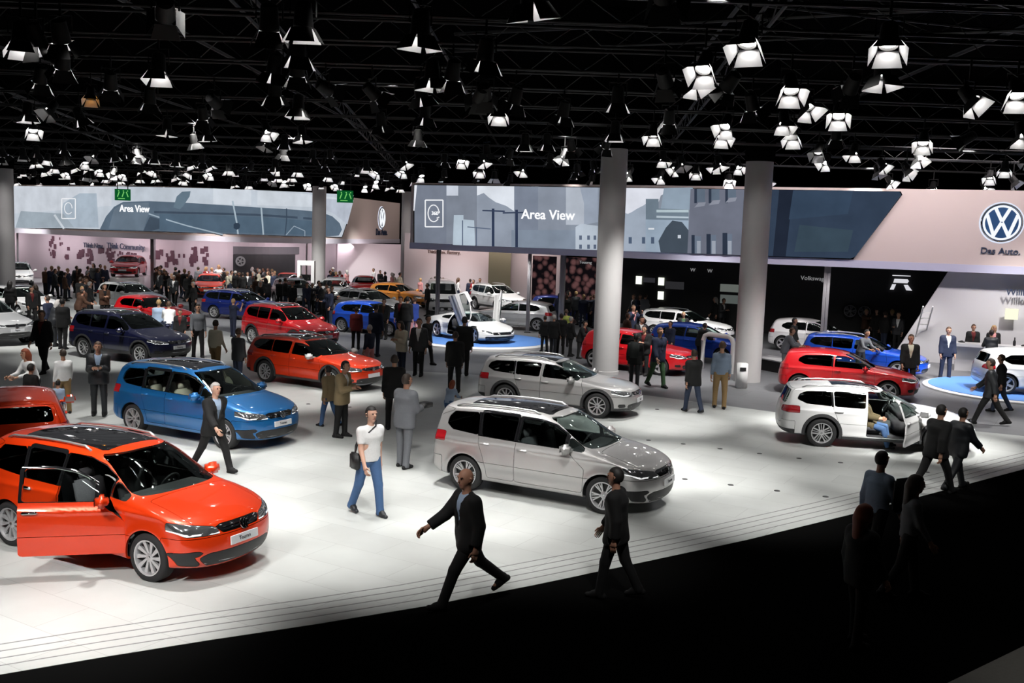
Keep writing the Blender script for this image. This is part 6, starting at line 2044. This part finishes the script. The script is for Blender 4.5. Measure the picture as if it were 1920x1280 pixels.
D0 = POSES['hold'].J
put((868, 862), (876, 1130), 'bigstride', -150, 'person in open black jacket and light blue shirt striding along the black edge', c=('black', 'lblue', 'black'), hair='none', skin=1, fine=True)
put((1166, 876), (1150, 1120), 'walk', 160, 'person in black suit walking away in front of the silver people carrier', c=('black', 'black', 'black'), hair='short', hc='black', skin=1, fine=True)
r1, p1, h1 = put((698, 760), (690, 966), 'walk', -50, 'person in white t-shirt and blue jeans with a shoulder bag', top='tee', c=('white', 'white', 'jeans'), hc='black', skin=2, fine=True, shoes='char')
r2, p2, h2 = put((762, 702), (757, 877), 'hold', 55, 'person in grey suit seen from behind holding a dark box', c=('grey', 'white', 'grey'), hc='dark', skin=1, fine=True)
put((735, 666), (737, 806), 'stand', 100, 'person in black suit seen from behind left of the grey suit', c=('black', 'black', 'black'), hc='dark', fine=True)
put((638, 676), (640, 820), 'phone', -20, 'person in beige jacket and cap looking at something in their hands', c=('tan', 'white', 'black'), hc='black', fine=True)
put((622, 690), (616, 800), 'walk', 150, 'person in blue jeans half hidden behind the beige jacket', c=('tan', 'white', 'jeans'), hc='dark')
put((386, 710), (400, 884), 'stride', -35, 'person in dark suit with grey hair passing the azure blue people carrier', c=('black', 'lblue', 'black'), hc='grey', skin=2, fine=True)
r3, p3, h3 = put((183, 640), (186, 780), 'phone', -75, 'person in charcoal suit looking at a phone left of the azure blue people carrier', c=('char', 'lblue', 'char'), hc='brown', skin=0, fine=True)
put((64, 650), (66, 782), 'lean', -120, 'person with reddish hair in a white shirt at the left edge', top='shirt', c=('white', 'white', 'black'), hair='long', hc='red')
put((123, 655), (120, 775), 'relaxed', 130, 'person in white shirt seen from behind on the left', top='shirt', c=('white', 'white', 'khaki'), hc='dark', skin=1)
put((113, 718), (110, 815), 'stand', 100, 'child in light blue top with dark cap above the orange car roof', top='shirt', c=('lblue', 'white', 'djeans'), hc='black', hmin=1.1)
put((62, 694), (60, 812), 'relaxed', 60, 'person with black hair in black clothes behind the orange car at the left edge', c=('black', 'black', 'black'), hc='black')
put((78, 572), (82, 700), 'walk', -100, 'person in black coat holding a phone beside the silver white off-road car', c=('black', 'maroon', 'black'), hc='brown')
put((118, 560), (118, 655), 'stand', 80, 'person in black suit seen from behind left of the navy off-road car', c=('black', 'black', 'black'), hc='black')
put((402, 600), (404, 706), 'relaxed', 70, 'person in cream shirt and tan trousers behind the azure blue people carrier', top='shirt', c=('cream', 'cream', 'khaki'), hc='dark')
put((449, 616), (446, 722), 'stand', 60, 'person with a dark vest over a white shirt left of the coral orange estate car', c=('char', 'white', 'djeans'), hc='brown')
put((371, 570), (371, 672), 'relaxed', -60, 'person in grey shirt and dark trousers in front of the navy off-road car', top='shirt', c=('grey', 'grey', 'black'), hc='dark')
put((317, 564), (317, 652), 'lean', 110, 'person in white shirt behind the bonnet of the navy off-road car', top='shirt', c=('white', 'white', 'djeans'), hc='brown')
put((297, 562), (298, 648), 'stand', 100, 'person in light blue shirt beside the red hatchback on the left', top='shirt', c=('lblue', 'white', 'djeans'), hc='blond')
put((336, 580), (338, 658), 'stand', -80, 'person in dark clothes at the nose of the red hatchback on the left', c=('black', 'maroon', 'black'), hc='black')
put((436, 560), (437, 632), 'camera', 60, 'person in dark blue raising a camera beside the dark blue estate car', top='tee', c=('navy', 'tan', 'navy'), hc='blond')
put((668, 576), (667, 655), 'stand', 90, 'person in maroon jacket with back to the camera by the blue hatchback', c=('maroon', 'maroon', 'black'), hc='black')
put((688, 609), (692, 700), 'relaxed', 140, 'person with white hair and navy top above the coral orange bonnet', top='shirt', c=('navy', 'navy', 'pink'), hc='grey', hmin=1.4)
put((706, 568), (703, 668), 'stand', 70, 'tall person in dark blue beside the maroon jacket', c=('navy', 'navy', 'djeans'), hc='black')
put((720, 560), (719, 636), 'stand', -100, 'person in black and brown between the blue hatchback and the camera', c=('black', 'brown', 'black'), hc='black')
r4, p4, h4 = put((750, 602), (752, 703), 'phone', -130, 'person in cream white jacket and dark trousers left of the blue disc', c=('cream', 'cream', 'djeans'), hair='long', hc='dark')
put((783, 597), (784, 705), 'relaxed', -100, 'person in open dark jacket and white shirt left of the blue disc', c=('char', 'white', 'black'), hc='brown')
put((797, 590), (799, 684), 'walk', -30, 'person in black behind the white shirt left of the blue disc', c=('black', 'black', 'black'), hc='black')
put((751, 556), (750, 634), 'stand', -110, 'person in dark purple clothes at the nose of the blue hatchback', c=('black', 'maroon', 'black'), hc='dark')
put((760, 556), (762, 632), 'stand', 60, 'person in black just behind the dark purple clothes', c=('black', 'black', 'black'), hc='black')
put((776, 557), (776, 637), 'relaxed', 150, 'person in a bright blue jacket beside the distant column', c=('blue', 'blue', 'pink'), hc='brown')
put((803, 531), (801, 584), 'stand', -160, 'person in black before the white van', c=('black', 'black', 'black'), hc='black')
put((863, 590), (868, 704), 'stand', 80, 'person in black and olive just behind the black coat by the blue disc', c=('black', 'olive', 'black'), hc='black')
put((852, 622), (851, 736), 'stand', 95, 'person in long black coat seen from behind in front of the concept car', c=('black', 'black', 'black'), hc='dark', fine=True)
put((846, 712), (840, 800), 'lean', 60, 'child with red hair in light blue behind the silver people carrier', top='shirt', c=('lblue', 'lblue', 'jeans'), hair='long', hc='red', hmin=1.1)
put((981, 562), (983, 616), 'stride', 150, 'person in black walking past the silver white car right of the concept car', c=('black', 'black', 'black'), hc='black')
put((1019, 592), (1020, 660), 'stand', 120, 'leftmost of the group in black between the blue disc and the near column', c=('black', 'black', 'black'), hc='brown')
put((1034, 590), (1036, 668), 'relaxed', 60, 'person in black coat with grey hair in the group left of the near column', c=('black', 'black', 'char'), hc='grey')
put((1048, 588), (1050, 664), 'stand', 90, 'person in black near a stroller in the group left of the near column', c=('black', 'black', 'black'), hc='dark')
put((1066, 594), (1068, 668), 'relaxed', 20, 'rightmost of the group in black holding a white sheet', c=('black', 'black', 'black'), hc='grey')
put((1058, 580), (1059, 650), 'stand', 80, 'person in a yellow green top in the group left of the near column', top='shirt', c=('lime', 'lime', 'black'), hc='brown')
put((1083, 600), (1086, 672), 'lean', -30, 'person in dark purple leaning towards the red hatchback behind the column', c=('black', 'maroon', 'black'), hc='dark')
r5, p5, h5 = put((1185, 626), (1188, 727), 'relaxed', 70, 'person in black with a large dark backpack right of the near column', c=('black', 'black', 'char'), hc='black')
put((1238, 613), (1231, 726), 'walk', -60, 'person in dark jacket and dark green trousers beside the red bonnet', c=('navy', 'navy', 'green'), hc='brown')
put((1301, 655), (1297, 773), 'walk', 110, 'person in black jacket seen from behind walking right of the red bonnet', c=('black', 'black', 'djeans'), hc='dark')
put((1345, 640), (1348, 766), 'relaxed', 80, 'person in grey blue shirt and tan trousers left of the right column', top='shirt', c=('gblue', 'gblue', 'khaki'), hc='brown')
put((1213, 596), (1214, 668), 'lean', -170, 'person in navy leaning beside the blue hatchback between the columns', c=('navy', 'navy', 'brown'), hc='black')
put((1254, 602), (1254, 680), 'stand', -140, 'person in dark blue before the window of the blue hatchback', c=('navy', 'navy', 'black'), hc='black')
put((1276, 585), (1278, 655), 'stand', -90, 'person in dark green behind the roof of the blue hatchback', c=('black', 'green', 'black'), hc='blond')
put((1182, 572), (1184, 650), 'camera', -60, 'person with hands raised at the right side of the near column', c=('navy', 'pink', 'navy'), hc='brown')
put((1308, 604), (1310, 676), 'lean', 30, 'person in dark red and black at the nose of the white estate car', c=('black', 'red', 'black'), hc='dark')
put((1486, 596), (1484, 680), 'stand', -30, 'person in black jacket standing behind the red three-door hatchback', c=('black', 'black', 'black'), hc='black')
put((1467, 612), (1468, 700), 'lean', -20, 'person in light grey clothes bending beside the display bench', c=('grey', 'white', 'grey'), hc='brown')
put((1776, 613), (1771, 711), 'stand', -95, 'person in navy suit with white shirt standing alone before the pale wall', c=('navy', 'white', 'navy'), hc='brown', fine=True)
put((1700, 627), (1700, 742), 'relaxed', -100, 'person in black suit standing behind the white estate car on the right', c=('black', 'cream', 'black'), hc='brown', fine=True)
put((1609, 615), (1610, 700), 'lean', -60, 'person in grey patterned top beside the blue estate car', top='shirt', c=('grey', 'grey', 'char'), hc='black')
put((1859, 668), (1853, 796), 'stride', 150, 'person in dark clothes walking before the blue disc at the right', c=('char', 'olive', 'black'), hc='dark', fine=True)
put((1876, 664), (1872, 772), 'walk', 150, 'person in dark coat just behind the walker near the right blue disc', c=('black', 'brown', 'djeans'), hc='brown')
put((1746, 752), (1748, 925), 'stride2', 25, 'person in black suit striding past the white estate car, the left of two', c=('black', 'black', 'black'), hc='black', fine=True)
put((1790, 759), (1790, 918), 'stride', 25, 'person in dark grey suit striding past the white estate car, the right of two', c=('char', 'char', 'char'), hc='black', fine=True)
r6, p6, h6 = put((1632, 845), (1634, 1072), 'walk', 30, 'person in light grey shirt and dark trousers standing at the black carpet edge', top='shirt', c=('lblue', 'lblue', 'black'), hc='black', skin=1, fine=True)
put((1688, 889), (1695, 1122), 'walk', -10, 'person with long dark hair in a light grey top on the black carpet', top='shirt', c=('grey', 'grey', 'black'), hair='long', hc='dark', skin=1, fine=True)
put((1598, 947), (1602, 1210), 'relaxed', 20, 'person with long reddish hair in black clothes on the black carpet', c=('black', 'black', 'black'), hair='long', hc='red', fine=True)
# staff and visitor at the counter
for hx, hy, deg, lab, cc, hcol, off in ((1823, 608, -100, 'person in dark suit behind the counter, left of two receptionists', ('black', 'maroon', 'black'), 'brown', .55), (1861, 607, -100, 'person with blond hair in dark suit behind the counter', ('black', 'pink', 'black'), 'blond', .55)):
    u = PR.inv(hx, hy)[0]; q = PR.pt(u, 0, off); person('stand', q, deg, 1.78, lab, c=cc, hair='long' if hcol == 'blond' else 'short', hc=hcol)
u = PR.inv(1847, 620)[0]; q = PR.pt(u, 0, 2.7); person('lean', q, 80, 1.78, 'person in dark grey leaning on the reception counter', c=('char', 'char', 'char'), hc='dark')
# person on the front seat of the white estate car
ps = CARW.matrix_world
bpy.context.view_layer.update()
q = CARW.matrix_world @ Vector((-.22, -.40, -.37))
person('sitting', (q.x, q.y), -9.7 - 20, 1.62, 'person in blue jeans sitting in the open door of the white estate car', c=('olive', 'grey', 'jeans'), hc='brown', fine=True, z=-.28)

# carried things
mb = MB(); mb.box((0, 0, 0), (.30, .22, .10)); m = bevelled(mb, .01, 'box')
J = POSES['hold'].J; hung(r2, 'carried_box', m, J['hnd1'] + [.06, .02, .03], M_BLACK, 'dark flat box carried by the person in the grey suit', 'box')
J = POSES['walk'].J
mb = MB(); mb.box((0, 0, 0), (.22, .09, .26)); m = bevelled(mb, .025, 'bag')
o = link('shoulder_bag', None); o.matrix_world = r1.matrix_basis; o.scale = r1.scale; tag(o, 'dark shoulder bag hanging on the person in the white t-shirt', 'bag')
link('bag_body', m, o, loc=(-.02, -.24, .90), mat=M_BLACK)
mb = MB(); mb.tube([(-.02, -.24, 1.02), (.0, -.2, 1.2), (.12, -.08, 1.36), (.10, .05, 1.44), (0, .12, 1.50), (-.10, .06, 1.44), (-.13, -.08, 1.3), (-.08, -.2, 1.12), (-.02, -.24, 1.02)], .013, 6); link('strap', mb.me('strap'), o, mat=M_BLACK)
J = POSES['phone'].J; mb = MB(); mb.box((0, 0, 0), (.09, .16, .02)); m = bevelled(mb, .006, 'phone')
hung(r3, 'phone', m, (J['hnd0'] + J['hnd1']) / 2 + [.03, 0, .04], M_GLOSSBLACK, 'small dark phone held by the person in the charcoal suit', 'phone', (0, R(-35), 0))
J = POSES['relaxed'].J; mb = MB(); mb.box((0, 0, 0), (.20, .34, .52)); m = bevelled(mb, .06, 'pack')
hung(r5, 'backpack', m, (-.24, 0, 1.26), pmat('pack_grey', (.03, .035, .035), .8), 'large dark grey backpack on the person right of the near column', 'backpack')
mb = MB(); mb.box((0, 0, 0), (.36, .10, .50)); m = bevelled(mb, .04, 'folded')
J = POSES['walk'].J; hung(r6, 'folded_jacket', m, (.14, -.30, 1.18), M_BLACK, 'folded black jacket held by the person in the light grey shirt', 'jacket')

# ------------------------------------------------------------------ distant crowd; one group per cluster
DARK = [('black', 'black', 'black'), ('black', 'maroon', 'black'), ('char', 'white', 'black'), ('navy', 'navy', 'djeans'), ('black', 'grey', 'djeans'), ('brown', 'black', 'black'), ('char', 'black', 'char')]
MIX = DARK + [('white', 'white', 'djeans'), ('cream', 'cream', 'djeans'), ('pink', 'white', 'black'), ('grey', 'white', 'black'), ('red', 'white', 'djeans')]
MID = ['stand', 'relaxed', 'walk', 'phone', 'lean', 'hold', 'armup']


def cluster(items, label, group, pal=DARK):
    for k, (x, y, s) in enumerate(items):
        p = G(x, y)
        q = settle(p.x, p.y, .62)
        if not q: continue
        p = Vector((q[0], q[1], 0))
        cc = pal[rng.randint(len(pal))]
        person(MID[rng.randint(len(MID))], p, rng.uniform(0, 360), 1.76 * s * rng.uniform(.95, 1.05), label, top=('shirt' if cc[0] in ('white', 'cream', 'pink') else 'jacket'), c=cc,
               hair=('long' if rng.rand() < .2 else 'short'), hc=['black', 'dark', 'brown', 'grey', 'blond'][rng.randint(5)], group=group)


def scatter(n, x0, x1, y0, y1, gap=9):
    out = []
    for _ in range(600):
        if len(out) >= n: break
        x, y = rng.uniform(x0, x1), rng.uniform(y0, y1)
        if all(abs(x - a) > gap or abs(y - b) > 8 for a, b, _s in out): out.append((x, y, 1))
    return out


cluster([(96, 556, 1.1), (103, 560, 1), (86, 553, 1), (112, 556, 1.05), (122, 565, 1), (127, 560, 1), (138, 549, 1), (146, 552, 1), (150, 556, 1)], 'visitor in dark clothes in the cluster before the left end of the pink wall', 'visitors before the left end of the pink wall')
cluster([(158, 560, 1), (165, 548, 1), (182, 556, 1), (188, 547, 1), (197, 546, 1), (176, 545, 1)], 'visitor in dark clothes standing between the square patterns left of the raised red car', 'visitors left of the raised red car')
cluster([(150, 590, 1.1), (160, 596, 1.1), (154, 606, 1), (169, 600, 1), (196, 602, 1.05), (146, 612, 1)], 'visitor in black in the dense knot above the navy off-road car roof', 'visitors above the navy car roof')
cluster([(296, 556, 1.05), (302, 550, 1.1), (308, 554, 1), (313, 560, 1), (291, 548, 1), (300, 562, 1)], 'visitor in dark clothes right of the slim grey post', 'visitors right of the slim grey post')
cluster([(330, 552, 1), (336, 556, 1), (345, 560, 1.05), (352, 556, 1), (350, 566, 1), (358, 585, 1), (327, 575, 1), (364, 592, 1), (322, 568, 1)], 'visitor in dark clothes left of the distant orange red car', 'visitors left of the distant orange red car')
cluster([(372, 553, 1), (386, 549, 1), (397, 549, 1), (410, 548, 1.1), (426, 556, 1.05), (432, 558, 1), (420, 552, 1)], 'visitor standing around the distant orange red car', 'visitors around the distant orange red car', MIX)
cluster([(441, 562, 1), (449, 565, 1), (455, 560, 1), (464, 558, 1)], 'visitor before the round wheel sign', 'visitors before the round wheel sign', DARK)
cluster(scatter(13, 470, 516, 545, 558, 5), 'visitor in the crowd at the dark wall opening', 'crowd at the dark wall opening', MIX)
cluster(scatter(7, 478, 575, 572, 588, 10), 'visitor sitting or standing behind the red off-road car roof', 'visitors behind the red off-road car roof', MIX)
cluster([(596, 585, 1), (601, 590, 1.05), (612, 596, 1), (620, 600, 1.05), (617, 612, 1.05), (609, 610, 1), (574, 590, 1), (584, 588, 1)], 'visitor in dark clothes left of the blue hatchback with the column behind', 'visitors left of the blue hatchback')
cluster([(618, 556, 1), (630, 558, 1), (637, 552, 1), (624, 548, 1), (650, 548, 1), (700, 545, 1), (712, 548, 1), (722, 552, 1), (735, 556, 1), (742, 556, 1), (748, 560, 1)], 'distant visitor between the two columns below the left emblem', 'visitors below the left emblem', MIX)
cluster(scatter(26, 784, 930, 542, 572, 5), 'visitor in the distant crowd under the right screen, left of the olive pillar', 'crowd under the right screen', MIX)
cluster(scatter(9, 925, 985, 545, 565, 6), 'visitor in the distant crowd beside the olive pillar', 'crowd beside the olive pillar', DARK)
cluster(scatter(16, 1040, 1118, 585, 615, 7), 'visitor in dark clothes before the dark red picture wall', 'visitors before the dark red picture wall', DARK)
cluster([(1186, 605, 1), (1197, 612, 1), (1206, 608, 1), (1222, 596, 1), (1232, 598, 1)], 'visitor right behind the near column before the lit squares', 'visitors behind the near column', MIX)
cluster([(1258, 592, 1), (1268, 596, 1), (1300, 598, 1), (1312, 600, 1), (1340, 612, 1), (1352, 616, 1), (1330, 606, 1)], 'visitor in the dark between the columns at the black wall', 'visitors at the black wall', DARK)
cluster([(1640, 650, 1), (1655, 655, 1), (1668, 652, 1), (1680, 660, 1), (1620, 645, 1)], 'visitor in the dark behind the blue estate car', 'visitors behind the blue estate car', DARK)
cluster([(1198, 680, 1), (1206, 690, 1), (1172, 665, 1)], 'visitor in dark clothes behind the red hatchback right of the near column', 'visitors behind the red hatchback', DARK)
cluster([(20, 600, 1), (60, 610, 1), (70, 600, 1), (92, 640, 1), (100, 650, 1)], 'visitor in dark clothes among the white cars at the left edge', 'visitors among the white cars at the left', DARK)
# ------------------------------------------------------------------ ceiling rig
ROWS = [11.5, 13.5, 15.5, 17.5, 20, 22.5, 25.5, 29, 33, 37, 42, 47, 53, 60, 64, 74]
ZT = 8.0
TILT = {y: .02 * ((k % 3) - 1) for k, y in enumerate(ROWS)}
for k, y in enumerate(ROWS):
    hw = y * .56 + 3; x0, x1 = -hw, hw
    if y > 45: x1 = min(x1, (53.5 - y) / .455 if y < 53 else -4.0) if y > 47 else min(x1, 2.0)
    if y in (53, 60, 64, 74): x1 = -y * .11
    t = link('lighting_truss', None, loc=(0, y, 0)); tag(t, 'black steel truss beam running across the dark ceiling', 'truss', 'ceiling trusses')
    tilt = TILT[y]
    for dz, dy in ((0, -.2), (0, .2), (.42, 0)):
        mb = MB(); mb.tube([(x0, dy + tilt * x0, ZT + dz), (x1, dy + tilt * x1, ZT + dz)], .025, 6); link('chord', mb.me('chord'), t, mat=M_TRUSS)
    pts = []; n = int((x1 - x0) / .55)
    for i in range(n + 1):
        x = x0 + i * .55; pts.append((x, ((-.2, 0, .2, 0)[i % 4]) + tilt * x, ZT + (.42 if i % 2 else 0)))
    mb = MB(); mb.tube(pts, .012, 4); link('bracing', mb.me('bracing'), t, mat=M_TRUSS)
# long beams running away from the camera and slanted roof members
for k, (a, b) in enumerate([((-14, 10, 9.4), (-26, 76, 9.4)), ((-5, 9, 9.6), (-9, 76, 9.6)), ((4, 9, 9.6), (7, 46, 9.6)), ((10, 9, 9.3), (24, 40, 9.3)), ((-22, 12, 9.8), (12, 24, 10.4)), ((22, 13, 9.2), (-2, 30, 10.6)), ((5, 14, 9.2), (20, 27, 9.2)), ((6.5, 14, 9.2), (21.5, 27, 9.2))]):
    t = link('roof_beam', None); tag(t, 'long dark roof beam under the black ceiling', 'beam', 'roof beams')
    mb = MB(); mb.tube([a, b], .05, 6); link('upper_chord', mb.me('c'), t, mat=M_TRUSS)
    a2 = (a[0], a[1], a[2] - .5); b2 = (b[0], b[1], b[2] - .5); mb = MB(); mb.tube([a2, b2], .04, 6); link('lower_chord', mb.me('c'), t, mat=M_TRUSS)
    A, B = Vector(a), Vector(b); n = int((B - A).length / 1.2); pts = []
    for i in range(n + 1):
        p = A.lerp(B, i / n); pts.append((p.x, p.y, p.z - (.5 if i % 2 else 0)))
    mb = MB(); mb.tube(pts, .016, 4); link('bracing', mb.me('c'), t, mat=M_TRUSS)
for k in range(9):
    x0 = -42 + k * 9.5
    mb = MB(); mb.tube([(x0, 10 + abs(k - 4), 11.6), (x0 * .9 + 2, 78 if x0 < 0 else 46, 11.6)], .07, 6)
    tag(link('roof_purlin', mb.me('purlin'), mat=M_TRUSS), 'straight dark roof bar high under the ceiling', 'beam', 'roof bars')

M_FLAP = pmat('barn_door_metal', (.62, .62, .63), .5, .2)
LENS = emat('lamp_lens', (1, .97, .93), 42.0)
LENS_O = emat('lamp_lens_orange', (1, .40, .04), 8.0)
LENS_OFF = emat('lamp_lens_dim', (1, .97, .95), 2.0)
mb = MB(); mb.lathe([(.06, .20), (.11, .17), (.125, .0), (.135, -.14), (.125, -.14), (.115, -.11), (.115, -.10)], 14, cap=False); mb.lathe([(0, .205), (.06, .20)], 14, cap=False)
F_BODY = smooth_edges(mb.me('housing'))
mb = MB(); mb.lathe([(0, -.10), (.114, -.10)], 14); F_LENS = mb.me('lens')
mb = MB()
L_ = .22; a = R(30); t_ = .004
V = [(-.13, 0, 0), (.13, 0, 0), (.19, L_ * math.sin(a), -L_ * math.cos(a)), (-.19, L_ * math.sin(a), -L_ * math.cos(a))]
V = V + [(x, y + t_, z) for x, y, z in V]; mb.add(V, [(0, 1, 2, 3)], 0); mb.add(V, [(7, 6, 5, 4), (0, 4, 5, 1), (1, 5, 6, 2), (2, 6, 7, 3), (3, 7, 4, 0)], 1)
F_FLAP = mb.me('barn_door', (M_FLAP, pmat('lamp_black', (.006, .006, .006), .6, spec=.2)))
mb = MB(); mb.tube([(.17, 0, .0), (.17, 0, .26), (-.17, 0, .26), (-.17, 0, 0)], .014, 5); F_YOKE = mb.me('yoke')


def fixture(x, y, z, az, tilt, label, group, s=1.0, lens=None, cat='stage light', flaps=4):
    y = y - .2 + TILT.get(y, 0) * x
    t = link('stage_light', None, loc=(x, y, z)); tag(t, label, cat, group)
    t.scale = (s, s, s)
    rot = Matrix.Rotation(R(az), 4, 'Z') @ Matrix.Rotation(R(tilt), 4, 'X')
    b = link('housing', F_BODY, t, mat=MATS['lamp_black']); b.matrix_local = rot
    l = link('lens', F_LENS, b, mat=lens or LENS)
    for k in range(flaps):
        fl = link('barn_door', F_FLAP, b)
        fl.matrix_local = Matrix.Rotation(k * math.pi / 2, 4, 'Z') @ Matrix.Translation((0, .132, -.135))
    yk = link('yoke', F_YOKE, t, rot=(0, 0, R(az)), mat=MATS['lamp_black'])
    mb_h = (ZT - z) / s
    st = link('clamp_pipe', PIPE, t, loc=(0, 0, .24), mat=MATS['lamp_black']); st.scale = (1, 1, max(.05, mb_h - .24))
    return t


mb = MB(); mb.tube([(0, 0, 0), (0, 0, 1)], .02, 6); PIPE = mb.me('pipe')

PROM = [(60, 60, 1), (88, 72, 0), (132, 76, 0), (120, 116, 1), (85, 158, 1), (320, 34, 2), (512, 42, 0), (300, 101, 1), (566, 76, 1), (791, 60, 1), (518, 112, 0), (560, 133, 1), (292, 182, 0), (215, 142, 0), (565, 193, 1), (381, 202, 1), (520, 168, 0),
        (850, 150, 0), (912, 92, 0), (812, 120, 0), (902, 158, 2), (790, 186, 1), (716, 220, 1), (967, 176, 1), (1157, 172, 1), (1238, 12, 2), (1397, 72, 1), (1656, 82, 1), (1652, 112, 0), (1474, 162, 1), (1508, 182, 1), (1242, 146, 2), (1363, 148, 2),
        (1254, 207, 0), (1588, 142, 2), (1886, 182, 1), (1720, 256, 1), (1480, 256, 1), (1056, 218, 0), (1152, 247, 1), (1405, 204, 0), (1350, 248, 1), (1802, 250, 2), (700, 170, 2), (614, 176, 2), (318, 235, 1), (50, 195, 0), (410, 190, 2), (1560, 250, 0), (1915, 250, 1), (985, 252, 1), (910, 176, 2), (575, 12, 0), (994, 4, 1)]
used = []


def place_fix(px, py, kind, big):
    g = G(px, py, 7.55)
    row = min(ROWS, key=lambda r: abs(r - g.y))
    X = g.x * row / g.y
    used.append((X, row))
    if px > 1250 and kind == 1: az, ti = rng.uniform(-30, 30), rng.uniform(-38, -20)
    elif kind == 2: az, ti = rng.uniform(-60, 60), rng.uniform(40, 70)
    else: az, ti = rng.uniform(-50, 50), rng.uniform(-12, 30)
    if py < 130: lab, gr = ('stage light with bright flaps near the top edge of the photo', 'large stage lights near the top edge')
    elif py < 215: lab, gr = ('stage light halfway up the dark ceiling', 'stage lights halfway up the ceiling')
    else: lab, gr = ('stage light low on the dark ceiling just above the tops of the pale columns', 'stage lights just above the columns')
    fixture(X, row, 7.52 + rng.uniform(-.05, .06), az, ti, lab, gr, 1.0, LENS_OFF if kind == 2 else LENS)


for (px, py, k) in PROM: place_fix(px, py, k, True)
g = G(184, 176, 7.55); row = min(ROWS, key=lambda r: abs(r - g.y))
fixture(g.x * row / g.y, row, 7.55, 20, -25, 'orange glowing stage light on the upper left of the ceiling', None, .75, LENS_O)
for row in ROWS:
    if row < 17: n = 1
    elif row < 26: n = 5
    elif row < 37: n = 17
    elif row < 50: n = 28
    else: n = 36
    for _ in range(n):
        px = rng.uniform(10, 1910) if row < 43 else (rng.uniform(0, 1150) if row < 50 else rng.uniform(20, 770))
        X = (px - 960) / CAM_F * row
        if any(abs(X - a) < .5 and abs(row - b) < .5 for a, b in used): continue
        if any(math.hypot(X - c.x, row - c.y) < 1.0 for c in COLS): continue
        q = PX((X, row, 7.5))
        if q[1] > 352: continue
        used.append((X, row))
        if row < 26: lab, gr = 'stage light halfway up the dark ceiling', 'stage lights halfway up the ceiling'
        elif row < 40: lab, gr = 'stage light low on the dark ceiling just above the tops of the pale columns', 'stage lights just above the columns'
        elif px < 770: lab, gr = 'tiny distant stage light in the dense cluster above the left screen', 'stage lights above the left screen'
        else: lab, gr = 'small distant stage light just above the upper edge of the right screen', 'stage lights above the right screen'
        toward = px > 1200 or rng.rand() < .25
        fixture(X, row, 7.5 + rng.uniform(-.15, .1), rng.uniform(-60, 60), rng.uniform(-45, -20) if toward else rng.uniform(-10, 35), lab, gr, .95 if row < 40 else 1.05, LENS_OFF if rng.rand() < .2 else LENS, flaps=4 if row < 45 else 2)
